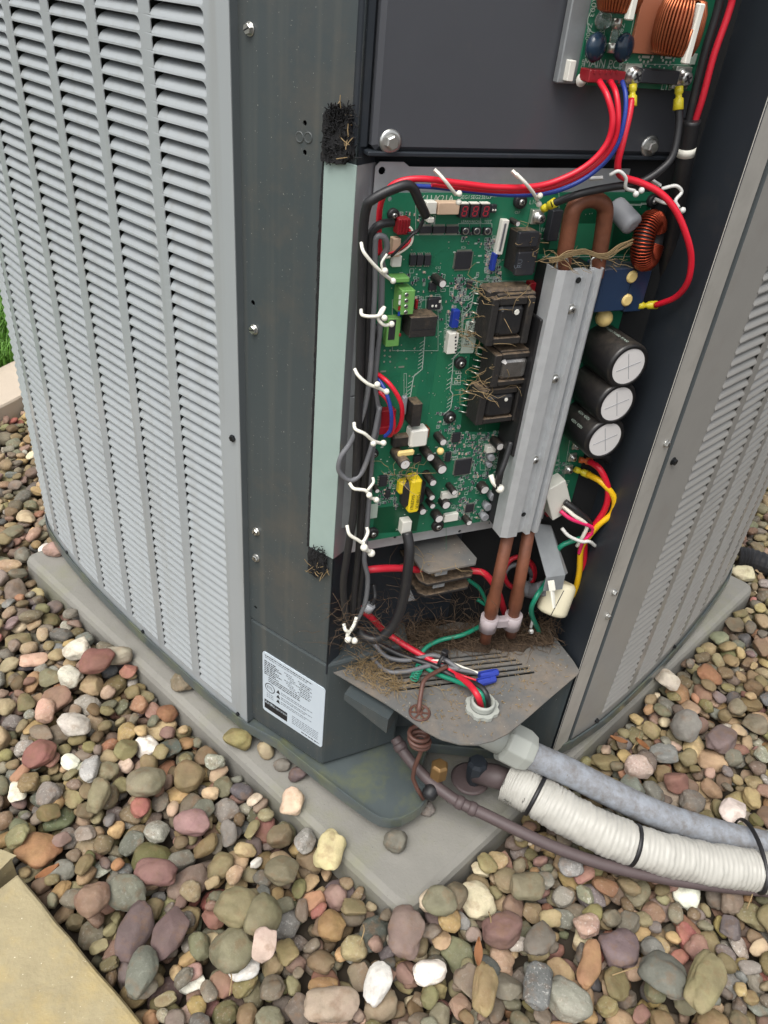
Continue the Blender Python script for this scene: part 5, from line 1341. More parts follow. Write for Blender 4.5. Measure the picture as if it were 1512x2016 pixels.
for (px, py, z, lab) in [(962, 1327, .212, 'upper of two blue wire nuts on the tray'), (957, 1340, .209, 'lower of two blue wire nuts on the tray')]:
    c = atz(px, py, z); ax_ = (atz(px + 14, py - 3, z) - c).normalized(); up_ = Vector((0, 0, 1)); n_ = ax_.cross(up_)
    f = Frame(c, up_, n_, ax_); m = MB(); L_ = 0.0145
    m.lathe(f, 0, 0, [(0.0058, -L_), (0.0062, -L_ * 0.6), (0.0062, L_ * 0.1), (0.0052, L_ * 0.9), (0.0042, L_)], 10, smooth=False)
    for k in (-1, 1): m.box(f, k * 0.006, 0, 0.004, 0.002, -L_, L_ * 0.4)
    m.build('wire_nut', M_WNUT, label=lab, cat='wire nut', group='blue wire nuts on the tray')
# conduit fitting standing in the tray
f = Frame(CF, (1, 0, 0), (0, 1, 0), (0, 0, 1))
cfit = thing('conduit_fitting', tuple(CF), 'grey threaded conduit fitting with lock ring standing in the tray', 'conduit fitting')
m = MB(); m.lathe(f, 0, 0, [(0.0135, -0.04), (0.0160, -0.04), (0.0160, 0.008), (0.0168, 0.009), (0.0160, 0.010), (0.0168, 0.0115), (0.0160, 0.013), (0.0168, 0.0145), (0.0160, 0.016), (0.0150, 0.018), (0.0135, 0.018), (0.0135, -0.04)], 28, cap0=False, cap1=False); m.build('threaded_neck', M_CONN, cfit)
m = MB(); pts = []
for i in range(24):
    t = 2 * math.pi * i / 24; r_ = 0.0235 if (i % 3) else 0.0208; pts.append(f.p(r_ * math.cos(t), r_ * math.sin(t), 0.001))
for i in range(24):
    j = (i + 1) % 24
pin = [f.p(0.0166 * math.cos(2 * math.pi * i / 24), 0.0166 * math.sin(2 * math.pi * i / 24), 0.001) for i in range(24)]
up_ = Vector((0, 0, 0.006)); vs = pts + [p + up_ for p in pts] + pin + [p + up_ for p in pin]; fs = []
for i in range(24):
    j = (i + 1) % 24; fs += [(i, j, 24 + j, 24 + i), (24 + i, 24 + j, 72 + j, 72 + i), (48 + j, 48 + i, i + 0, j + 0)][:2]
m._add(vs, fs); m.build('lock_ring', M_CONN, cfit)

# stacked dusty lug covers in the lower recess
st_ = thing('lug_block', tuple(FB.hit(870, 1180, 0.0)), 'three stacked dusty terminal lugs below the main board', 'terminal block')
for i, (px, py, w, out) in enumerate([(872, 1112, 100, .046), (868, 1136, 96, .042), (864, 1158, 92, .038)]):
    q = [(px - 60, py - 24 + i * 2, -.03), (px + 44, py - 26 + i * 2, -.03), (px + 58, py + 14, out), (px - 40, py + 22, out)]
    zt = max(BP(x).z for x in q)
    fr_ = [BP(x) for x in q]; zz = sum(p.z for p in fr_) / 4
    a, b = FB.loc(px, py, out * .5); zc = FB.hit(px, py + 14, out).z
    m = MB(); wv = w * FB.scale(px, py)[0]
    pf = [(-0.5, -.034), (-0.28, -.034), (-0.24, -.018), (0.24, -.018), (0.28, -.034), (0.46, -.034), (0.52, out * .8), (0.44, out), (-0.40, out), (-0.5, out * .75)]
    m.prism([FB.p(a + x * wv, zc, c) for x, c in pf], Vector((0, 0, 0.0045)))
    o = m.build('lug_cover', M_BLKDUST if i else MATS['dusty_tray'], st_, bevel=0.001, fix=True)
    if i < 2:
        m = MB(); m.box(FB, a - 0.16 * wv, zc - 0.004, 0.22 * wv, 0.007, out - 0.006, out - 0.002, 0.0005); m.build('metal_tab', M_GALVD, o)
m = MB(); c = FB.hit(872, 1094, .0); m.tube([FB.hit(838, 1086, -.02), FB.hit(900, 1084, -.02)], 0.009, 12); m.build('black_bar', M_BLKPL, st_)
for (px, py, lab) in [(803, 1182, 'triangular metal tag left of the dusty lugs')]:
    m = MB(); m.prism([FB.hit(803, 1150, .0), FB.hit(818, 1182, .004), FB.hit(797, 1184, .004)], FB.n * -0.001); m.build('metal_tag', M_GALVD, label=lab, cat='metal tag', fix=True)
m = MB(); c = FB.hit(845, 1247, -.033); m.lathe(Frame(c, FB.u, FB.v), 0, 0, [(0.030, 0), (0.030, 0.0008)], 24, cap0=False); m.build('knockout_hole', M_BLACKIN, AC)

# white push ties (twisted with ball ends)
def tie(pts, ends, label, m_=M_TIE, rpx=3.6, head=None):
    P = [BP(q) for q in pts]; R = px_r(pts[0], rpx); mb = MB(); mb.tube(smooth_path(P, 6), R, 7)
    for e_ in ends: mb.ball(BP(e_), R * 1.75)
    if head:
        a, b = BP(head[0]), BP(head[1]); mb.tube([a, b], R * 1.8, 4, smooth=False, flat=0.6)
    mb.build('twist_tie', m_, label=label, cat='cable tie', group='white ball-ended ties on the wiring')
tie([(711, 478, .046), (716, 496, .054), (735, 520, .056), (756, 540, .054), (772, 552, .048)], [(758, 533, .058), (774, 553, .05)], 'white tie crossing the harness level with the connector beside the red plug')
tie([(758, 540, .05), (751, 520, .05), (762, 500, .05)], [], 'thin white tie tail beside the grey cable loop', rpx=2.6)
tie([(711, 610, .044), (713, 620, .050), (730, 623, .054), (748, 620, .054), (757, 605, .05), (750, 612, .05), (745, 628, .052), (757, 640, .054), (770, 638, .052)], [(757, 626, .056), (771, 638, .054)], 'white tie knotted beside the green screw terminal')
tie([(698, 726, .044), (706, 740, .050), (725, 756, .054), (745, 764, .052), (760, 772, .048)], [(743, 757, .056), (761, 771, .052)], 'white tie above the short red and blue wires')
tie([(697, 832, .044), (700, 845, .050), (718, 854, .054), (735, 868, .052), (753, 873, .048)], [(735, 873, .054), (755, 872, .05)], 'white tie level with the dark red connector')
tie([(688, 951, .044), (697, 962, .050), (718, 965, .052), (725, 972, .052), (730, 980, .05), (742, 983, .046)], [(727, 975, .054), (741, 984, .05)], 'white tie just above the small blank sticker')
tie([(724, 965, .05), (735, 950, .048), (734, 940, .044)], [], 'white tie tail curling up at the board edge below the grey loop', rpx=3)
tie([(683, 1034, .044), (688, 1052, .050), (703, 1062, .052), (714, 1067, .052), (724, 1050, .048), (722, 1038, .044)], [], 'white tie ring around the harness at the bottom corner of the board')
tie([(714, 1067, .052), (719, 1080, .052), (730, 1087, .05)], [(731, 1089, .05), (717, 1078, .054)], 'white twisted tie end below the bottom corner of the board', rpx=4.6)
tie([(677, 1228, .044), (680, 1240, .050), (688, 1243, .050), (696, 1232, .050), (702, 1215, .046)], [], 'white tie ring gathering the harness foot above the tray')
tie([(688, 1243, .050), (684, 1252, .05), (690, 1258, .052)], [(685, 1259, .052), (698, 1261, .052)], 'white knotted tie end at the harness foot', rpx=4)
tie([(862, 340, .062), (876, 356, .066), (890, 374, .064), (897, 383, .060)], [(904, 381, .062), (903, 398, .060)], 'white tie over the red loom near the small displays', head=((855, 334, .06), (868, 347, .063)))
tie([(1016, 342, .066), (1034, 360, .070), (1050, 380, .066), (1058, 394, .058)], [(1063, 385, .064), (1061, 402, .056)], 'white tie over the red loom near the yellow crimp', head=((1008, 336, .062), (1022, 350, .066)))
tie([(1200, 345, .070), (1218, 337, .074), (1232, 350, .076), (1232, 370, .074), (1250, 376, .072)], [(1252, 382, .074), (1263, 375, .074)], 'cloudy tie hooked round the thick red wire near the copper bend', M_TIEC, head=((1160, 352, .06), (1186, 350, .064)))
tie([(1302, 372, .064), (1330, 366, .068), (1342, 378, .070), (1330, 395, .072), (1336, 408, .074)], [(1332, 415, .076), (1344, 414, .076)], 'cloudy tie hooked round the thick red wire by the right wall', M_TIEC, head=((1282, 354, .056), (1300, 366, .06)))
tie([(1290, 392, .050), (1310, 400, .064), (1328, 398, .070)], [], 'cloudy tie tail in front of the right board screw', M_TIEC, rpx=3.4)
tie([(1106, 1040, .044), (1120, 1055, .052), (1145, 1066, .060), (1160, 1066, .062), (1172, 1075, .06)], [(1180, 1079, .06)], 'cloudy tie around the yellow and red wires above the cream case', M_TIEC)
tie([(1045, 1235, .044), (1048, 1220, .050), (1043, 1205, .046)], [(1046, 1243, .046)], 'grey tie end hanging beside the right copper leg', M_TIEC, rpx=3)
m = MB(); m.tube(smooth_path([BP((966, 935, .05)), BP((972, 950, .056)), BP((984, 962, .058))], 5), 0.0034, 6); m.ball(BP((984, 962, .058)), 0.0055); m.build('twist_tie', M_TIE, label='white clip holding a thin black cable against the cooling bar', cat='cable tie', group='white ball-ended ties on the wiring')
wire('black_cable', [(1006, 870, .050), (995, 905, .056), (984, 935, .060), (976, 960, .056)], 6, M_BLKW, 'short black cable along the left side of the cooling bar', 'cable')
m = MB(); 
m.tube([BP((730, 1190, .03)), BP((722, 1202, .03))], 0.007, 8); m.build('cable_end_connector', M_GREY, label='small grey cable connector left of the dusty lugs', cat='connector')
wire('black_cable', [(735, 1150, .01), (738, 1175, .02), (730, 1192, .03)], 5, M_BLKW, 'short black cable ending in the small grey connector', 'cable')

# ================================================================== DRY GRASS, COBWEB FIBRES
def fibres(name, n, centre_fn, length, rad, m_, label, cat, seed, lift=0.0, kind='stuff', curl=0.5):
    R = random.Random(seed); mb = MB()
    for k in range(n):
        p = centre_fn(R); L_ = R.uniform(*length); th = R.uniform(0, 2 * math.pi); el = R.uniform(-0.35, 0.5)
        d = Vector((math.cos(th) * math.cos(el), math.sin(th) * math.cos(el), math.sin(el)))
        pts = [p]
        for i in range(4):
            d = (d + Vector((R.uniform(-curl, curl), R.uniform(-curl, curl), R.uniform(-curl, curl) * 0.7))).normalized()
            q_ = p + d * L_ / 4
            if name in ('dry_grass', 'dust_flecks') and not inside_tray(q_.x, q_.y): q_ = p + Vector((0.15, 0.2, 0.5)) * L_ * 0.1
            p = q_
            if p.z < TRAY_Z + 0.0008: p.z = TRAY_Z + 0.0008 + R.random() * 0.002
            pts.append(p)
        mb.tube(pts, [rad, rad, rad * 0.9, rad * 0.7, rad * 0.4], 3, cap=False)
    return mb.build(name, m_, label=label, cat=cat, kind=kind)
def inside_tray(x, y, m=0.006):
    c = False; n = len(outer); cx = sum(p[0] for p in outer) / n; cy_ = sum(p[1] for p in outer) / n
    x, y = cx + (x - cx) * 1.05, cy_ + (y - cy_) * 1.05
    for i in range(n):
        (x0, y0), (x1, y1) = outer[i], outer[(i + 1) % n]
        if (y0 > y) != (y1 > y) and x < (x1 - x0) * (y - y0) / (y1 - y0) + x0: c = not c
    return c
def around(pxs, dz=(0, .02)):
    def f(R):
        for _ in range(40):
            x, y, sx, sy, z0, z1 = R.choice(pxs); p = atz(R.gauss(x, sx), R.gauss(y, sy), TRAY_Z)
            if inside_tray(p.x, p.y): break
        p.z += R.uniform(z0, z1); return p
    return f
fibres('dry_grass', 420, around([(715, 1315, 30, 12, .001, .012), (735, 1335, 34, 14, .001, .014), (765, 1352, 26, 10, .001, .010), (700, 1285, 26, 16, .001, .02), (740, 1290, 40, 18, .001, .01)]), (.012, .04), .00036, M_RUST, 'loose dry grass scattered over the left of the tray', 'dry grass', 21)
fibres('nest_fibres', 900, around([(880, 1262, 80, 12, .001, .02), (960, 1265, 70, 10, .001, .022), (1050, 1262, 40, 9, .001, .03), (800, 1265, 60, 12, .001, .018), (1085, 1245, 20, 8, .005, .03)]), (.015, .05), .00045, M_NESTD, 'brown nest of fibres at the back of the tray', 'nest', 22, curl=0.8)
fibres('dust_flecks', 420, around([(1000, 1340, 80, 36, .0005, .001), (860, 1400, 60, 30, .0005, .001), (930, 1310, 110, 30, .0005, .001), (720, 1310, 60, 20, .0005, .001)]), (.002, .008), .0005, M_RUST, 'flecks of dry grass sprinkled on the tray', 'dry grass', 23)
def on_board(pxs):
    def f(R):
        x, y, sx, sy, h0, h1 = R.choice(pxs); return FB.hit(R.gauss(x, sx), R.gauss(y, sy), R.uniform(h0, h1))
    return f
fibres('dry_fibres', 170, on_board([(1000, 585, 40, 8, .046, .052), (960, 610, 14, 20, .03, .05), (950, 760, 20, 14, .04, .05), (1050, 490, 20, 20, .04, .05), (1110, 510, 20, 8, .05, .06), (800, 930, 16, 10, .03, .045), (930, 655, 18, 3, .02, .03), (870, 1112, 40, 10, .02, .05), (1180, 520, 40, 12, .05, .06), (965, 690, 10, 30, .02, .05)]), (.012, .04), .0004, M_RUST, 'dry fibres caught on the transformers and relays', 'dry fibres', 24, curl=0.9)
fibres('cobweb_fibres', 240, on_board([(800, 1180, 60, 30, -.01, .04), (760, 1230, 40, 20, 0, .04), (880, 1200, 60, 20, -.01, .03), (960, 1210, 60, 26, 0, .05), (700, 1240, 26, 20, .02, .05)]), (.015, .06), .0003, M_NESTD, 'cobweb fibres hanging in the lower recess', 'cobweb', 25, curl=0.7)
# matted base of the nest
bmn = bmesh.new()
for k, (x, y, rx, rz) in enumerate([(800, 1262, .024, .006), (860, 1262, .032, .008), (930, 1264, .036, .009), (1000, 1264, .034, .009), (1058, 1258, .026, .010)]):
    c = atz(x, y, TRAY_Z); g_ = bmesh.ops.create_icosphere(bmn, subdivisions=3, radius=1.0)
    for v in g_['verts']:
        d = v.co.copy(); v.co = c + Vector((d.x * rx, d.y * rx * 0.6, max(0.0004, d.z * rz))) * 1.0 + d * 0.006 * mnoise.noise(d * 3 + Vector((k * 7, 0, 0))) + d * 0.003 * mnoise.noise(d * 11)
        if v.co.z < TRAY_Z + 0.0005: v.co.z = TRAY_Z + 0.0005
m = MB(); bmn.verts.index_update(); m._add([tuple(v.co) for v in bmn.verts], [[v.index for v in f.verts] for f in bmn.faces], True); bmn.free()
m.build('nest_mat', M_NESTM, label='matted brown dust clump under the fibres at the back of the tray', cat='nest', kind='stuff')
# one stringy clump between the pipes and the toroid
m = MB(); R = random.Random(5)
for k in range(14):
    pts = [FB.hit(x + R.uniform(-4, 4), y + R.uniform(-6, 6), h) for x, y, h in ((1085, 512, .062), (1120, 500, .062), (1150, 495, .062), (1190, 505, .062), (1225, 485, .060), (1262, 470, .056))]
    m.tube(smooth_path(pts, 4), 0.0006, 3)
m.build('cobweb_strand', M_RUST, label='stringy cobweb stretched between the copper bend and the toroid coil', cat='cobweb')

# fuzz of the torn foam pieces
fz = MB(); R = random.Random(77)
for k in range(420):
    x, y = R.choice([(R.uniform(642, 692), R.uniform(212, 316)), (R.uniform(650, 690), R.uniform(208, 240)), (R.uniform(612, 644), R.uniform(1076, 1130)), (R.uniform(640, 700), R.uniform(214, 318))])
    p = FA.hit(x, y, 0.006); d = Vector((R.gauss(0, 1), R.gauss(0, 1), R.gauss(0, 1))).normalized() * R.uniform(.003, .007)
    fz.tube([p, p + d * 0.5 + FA.n * 0.0012, p + d], 0.0006, 3, cap=False)
fz.build('foam_fuzz', M_FOAM, AC, kind='stuff')
gz = MB()
for k in range(24):
    x, y = R.choice([(R.gauss(668, 10), R.gauss(218, 6)), (R.uniform(612, 644), R.gauss(1124, 4)), (R.gauss(690, 10), R.uniform(240, 310))])
    p = FA.hit(x, y, 0.0075); d = Vector((R.gauss(0, 1), R.gauss(0, 1), R.gauss(0, 1))).normalized() * R.uniform(.006, .014)
    gz.tube([p, p + d * 0.5 + FA.n * 0.001, p + d], 0.0005, 3, cap=False)
gz.build('caught_grass', M_RUST, AC, kind='stuff')

# ================================================================== PIPES OUTSIDE
def wp(q): return atz(q[0], q[1], q[2])
con = thing('flexible_conduit', tuple(wp((1260, 1560, -0.02))), 'grey flexible conduit running from under the tray to the right over the pebbles', 'conduit')
P = smooth_path([wp(q) for q in [(1022, 1476, .085), (1060, 1493, .075), (1120, 1520, .058), (1200, 1560, .034), (1290, 1602, .010), (1380, 1632, -.010), (1460, 1653, -.022), (1530, 1668, -.028), (1620, 1684, -.034)]], 14)
m = MB(); m.tube(P, [0.0208 + 0.0002 * math.sin(i * 1.9) for i in range(len(P))], 24); m.build('ribbed_jacket', M_CONDUIT, con)
a_, b_ = wp((983, 1452, .098)), wp((1044, 1483, .080)); d = (b_ - a_)
f = Frame(a_, Vector((0, 0, 1)).cross(d), d.cross(Vector((0, 0, 1)).cross(d)), d); L_ = d.length
m = MB(); m.lathe(f, 0, 0, [(0.027, L_ * 0.10), (0.0325, L_ * 0.18), (0.0325, L_ * 0.72), (0.030, L_ * 0.86), (0.027, L_)], 8, 0.3, smooth=False); m.build('hex_nut', M_CONN, con, bevel=0.002)
m = MB(); m.tube([a_ - d * 0.9, a_ + d * 0.2], 0.024, 20); m.build('connector_body', M_CONN, con)
ins = thing('insulated_pipe', tuple(wp((1240, 1620, 0))), 'refrigerant pipe wrapped in ribbed white foam insulation bending to the right', 'insulated pipe')
path = [(1000, 1535, .030), (1040, 1558, .030), (1110, 1600, .022), (1200, 1645, .010), (1290, 1677, .000), (1380, 1698, -.010), (1470, 1712, -.016), (1540, 1722, -.018), (1620, 1732, -.020)]
P = smooth_path([wp(q) for q in path], 70); R_ = random.Random(9)
rr_ = []
for i in range(len(P)):
    t = i / (len(P) - 1); base = 0.0318 - 0.0035 * t
    ph_ = i * 0.86 + 2.2 * mnoise.noise(Vector((i * 0.02, 0, 0)))
    rr_.append(base + 0.0005 * math.sin(ph_) * (0.6 + 0.8 * abs(mnoise.noise(Vector((i * 0.05, 3, 0))))))
rr_[0] *= 0.86
for k in (0.155, 0.44):
    i0 = int(k * len(P))
    for j in range(-8, 9): rr_[i0 + j] *= 1 - 0.09 * (1 - abs(j) / 9)
m = MB(); m.tube(P, rr_, 28); ins_o = m.build('foam_insulation', M_FOAMW, ins)
# wrinkle the foam
for v in ins_o.data.vertices:
    n_ = mnoise.noise(Vector(v.co) * 40.0) * 0.0022 + mnoise.noise(Vector(v.co) * 110.0) * 0.0018
    v.co += v.normal * n_
def strap(P, i, r, w, label, m_=M_BLKPL, th=0.0016, tilt=0.0):
    t = (P[i + 1] - P[i - 1]).normalized(); t = (t + Vector((0, 0, tilt))).normalized(); s_ = t.orthogonal().normalized(); f = Frame(P[i], s_, t.cross(s_), t)
    m = MB(); m.lathe(f, 0, 0, [(r, -w), (r + th, -w), (r + th, w), (r, w), (r, -w)], 24, cap0=False, cap1=False)
    return m.build('zip_tie', m_, label=label, cat='zip tie', group='black zip ties on the outdoor pipes')
strap(P, int(0.155 * len(P)), 0.0305, 0.003, 'black zip tie near the cut end of the white insulation')
strap(P, int(0.44 * len(P)), 0.0290, 0.003, 'black zip tie round the middle of the white insulation')
# strap round conduit + insulation at the right
cA, cB = wp((1476, 1655, -.022)), wp((1476, 1713, -.016))
mid = (cA + cB) / 2; up2 = (cA - cB); t_ = (P[-60] - P[-70]).normalized()
m = MB(); pts = []
e1 = up2.normalized(); e1 = (e1 - t_ * e1.dot(t_)).normalized(); e2 = t_.cross(e1)
hl_ = up2.length / 2
for i in range(33):
    th = 2 * math.pi * i / 32
    x = math.cos(th); y = math.sin(th); pts.append(mid + e1 * (x * (hl_ + 0.030)) + e2 * (y * 0.0335))
m.tube(pts, 0.0032, 8, flat=0.5); m.build('zip_tie', M_BLKPL, label='long black zip tie binding the conduit to the white insulation', cat='zip tie', group='black zip ties on the outdoor pipes')
lq = thing('liquid_pipe', tuple(wp((1100, 1660, 0))), 'thin dark brown refrigerant pipe crossing in front of the white insulation', 'copper pipe')
LPth = smooth_path([wp(q) for q in [(778, 1452, .060), (800, 1488, .045), (838, 1530, .030), (872, 1558, .026), (905, 1580, .022), (960, 1606, .016), (1030, 1640, .008), (1110, 1675, -.004), (1200, 1705, -.014), (1300, 1728, -.024), (1400, 1743, -.030), (1500, 1753, -.034), (1620, 1764, -.038)]], 8)
m = MB(); m.tube(LPth, [0.0085 + 0.0004 * mnoise.noise(p * 30) for p in LPth], 14); m.build('pipe', M_LIQ, lq)
for q in ((790, 1468, .054), (905, 1580, .022), (930, 1592, .019)):
    i = min(range(len(LPth)), key=lambda k: (LPth[k] - wp(q)).length); t = (LPth[i + 1] - LPth[i]).normalized()
    m = MB(); m.tube([LPth[i] - t * 0.006, LPth[i] - t * 0.003, LPth[i] + t * 0.003, LPth[i] + t * 0.006], [0.0088, 0.0105, 0.0105, 0.0088], 14); m.build('pipe_coupling', M_LIQ, lq)
# service valves
sv = thing('service_valve', tuple(wp((850, 1540, 0))), 'small service valve with hexagonal brass cap and black rubber cap on the thin pipe', 'valve')
c = wp((865, 1512, .052)); f = Frame(c, (1, 0.2, 0), (-0.2, 1, 0), (0, 0, 1)); m = MB(); m.lathe(f, 0, 0, [(0.011, -0.02), (0.0135, -0.018), (0.0135, 0.006), (0.010, 0.010)], 6, 0.3, smooth=False); m.build('brass_cap', M_BRASS, sv, bevel=0.001)
m = MB(); m.tube([c + Vector((0, 0, -0.05)), c + Vector((0, 0, -0.018))], 0.009, 14); m.build('valve_body', M_LIQ, sv)
a_, b_ = wp((862, 1535, .030)), wp((846, 1562, .020)); d = b_ - a_
m = MB(); m.tube([a_, a_ + d * 0.6], 0.007, 12); m.build('valve_port', M_LIQ, sv)
m = MB(); m.tube([a_ + d * 0.5, a_ + d * 0.7, a_ + d * 1.1, b_ + d * 0.3, b_ + d * 0.4], [0.010, 0.0115, 0.0115, 0.0095, 0.005], 16); m.build('rubber_cap', M_RUBBER, sv)
s2 = thing('suction_valve', tuple(wp((955, 1520, 0))), 'dull dark suction valve feeding the white insulated pipe', 'valve')
c = wp((940, 1506, .04)); f = Frame(c, (1, 0.2, 0), (-0.2, 1, 0), (0, 0, 1)); m = MB(); m.lathe(f, 0, 0, [(0.010, -0.04), (0.013, -0.03), (0.0155, -0.01), (0.0155, 0.004), (0.012, 0.010)], 8, smooth=False); m.build('valve_cap', M_DARKW, s2)
m = MB(); m.tube([wp((935, 1520, .02)), wp((975, 1528, .03)), wp((1005, 1538, .03))], [0.016, 0.018, 0.0165], 16); m.build('pipe_stub', M_LIQ, s2)
m = MB(); f2 = Frame(wp((925, 1535, -0.005)), (1, 0, 0), (0, 1, 0), (0, 0, 1)); m.lathe(f2, 0, 0, [(0.028, 0), (0.030, 0.003), (0.026, 0.005)], 22); m.build('valve_flange', M_LIQ, s2)
# brown cable coiled below the tray
c0 = atz(826, 1452, .135); pts = []
for i in range(70):
    t = 2 * math.pi * i / 22; r_ = 0.0135 + 0.002 * math.sin(i * .2); pts.append(c0 + Vector((r_ * math.cos(t), r_ * 0.8 * math.sin(t), 0.012 - i * 0.0004)))
pts += [c0 + Vector((0.004, 0, -0.04)), c0 + Vector((0.0, 0.0, -0.09)), c0 + Vector((0.02, -0.01, -0.125))]
m = MB(); m.tube(smooth_path(pts, 2), 0.0032, 8); m.build('brown_cable', M_BROWNW, label='brown cable coiled in a few turns under the front of the tray', cat='cable')

# black drain pipe end at the far right
m = MB(); P2 = smooth_path([atz(1450, 1098, -0.05), atz(1480, 1104, -0.05), atz(1530, 1122, -0.055), atz(1600, 1150, -0.06)], 8)
m.tube(P2, [0.026 + 0.003 * (i % 2) for i in range(len(P2))], 18, smooth=False); m.build('drain_pipe', M_RUBBER, label='black corrugated drain pipe beside the far corner of the pad', cat='pipe')

# ================================================================== STONE KERB, PAVERS, LAWN
def slab(name, pts, z1, th, label, cat, m_, amp=0.0008, seed=1):
    R = random.Random(seed); out = []
    for i in range(len(pts)):
        p, q = pts[i], pts[(i + 1) % len(pts)]; n = max(2, int((q - p).length / 0.03))
        for k in range(n): 
            w = p.lerp(q, k / n); out.append(w + (Vector((R.uniform(-amp, amp), R.uniform(-amp, amp))) if k else Vector((0, 0))))
    mb = rim_solid(out, [(0.0, z1 - th), (0.0, z1 - 0.006), (-0.003, z1 - 0.001), (-0.007, z1)])
    return mb.build(name, m_, label=label, cat=cat, fix=True)
def v2(px, py, z): p = atz(px, py, z); return Vector((p.x, p.y))
ZS = -0.035
c1, c2 = v2(284, 2016, ZS), v2(35, 1718, ZS); e_ = (c1 - c2).normalized(); n_ = Vector((-e_.y, e_.x)) * -1
if n_.x > 0: n_ = -n_
slab('stone_paver', [c2, c2 + n_ * 0.4, c2 + n_ * 0.4 + e_ * 0.75, c2 + e_ * 0.75], ZS, 0.09, 'cream limestone paver filling the bottom left corner', 'paver', M_LIME, seed=4)
d2 = c2 - e_ * 0.014 + Vector((-0.004, 0.002)); 
slab('stone_paver', [d2 - n_ * 0.004, d2 + n_ * 0.4, d2 + n_ * 0.4 - e_ * 0.8, d2 - n_ * 0.004 - e_ * 0.03 + n_ * 0.015, d2 - n_ * 0.004], ZS + 0.010, 0.09, 'cream limestone paver at the left edge above the corner one', 'paver', M_LIME, seed=5)
k1, k2 = v2(0, 800, -0.02), v2(60, 768, -0.02); e_ = (k2 - k1).normalized(); n_ = Vector((-e_.y, e_.x))
slab('kerb_stone', [k1 - e_ * 0.9, k2 + e_ * 0.7, k2 + e_ * 0.7 + n_ * 0.17, k1 - e_ * 0.9 + n_ * 0.17], -0.02, 0.12, 'pale stone kerb between the pebbles and the lawn', 'kerb', M_KERB, seed=6)
lw0 = k1 + n_ * 0.17; L0 = MB()
q = [lw0 - e_ * 4 , lw0 + e_ * 6, lw0 + e_ * 6 + n_ * 9, lw0 - e_ * 4 + n_ * 9]
L0._add([(p.x, p.y, -0.05) for p in q] + [(p.x, p.y, SOIL_Z) for p in q], [(0, 1, 2, 3), (0, 4, 5, 1), (3, 7, 4, 0)])
L0.build('lawn', M_LAWN, kind='structure')
R = random.Random(31); gb = MB()
for k in range(26000):
    a = R.uniform(-0.5, 1.1); b = abs(R.gauss(0, 0.9)) + 0.01
    if b > 3: continue
    p = lw0 + e_ * a + n_ * b; h = R.uniform(0.04, 0.10); th = R.uniform(0, 6.28); w = R.uniform(0.0016, 0.0030); ln = R.uniform(0.2, 0.8) * h
    s_ = Vector((math.cos(th + 1.57), math.sin(th + 1.57), 0)) * w; d = Vector((math.cos(th), math.sin(th), 0))
    b0 = Vector((p.x, p.y, -0.05)); m1 = b0 + d * ln * 0.35 + Vector((0, 0, h * 0.6)); t1 = b0 + d * ln + Vector((0, 0, h * 0.95))
    gb._add([b0 - s_, b0 + s_, m1 + s_ * 0.8, m1 - s_ * 0.8, t1], [(0, 1, 2, 3), (3, 2, 4)])
gb.build('grass', M_GRASS, kind='stuff')
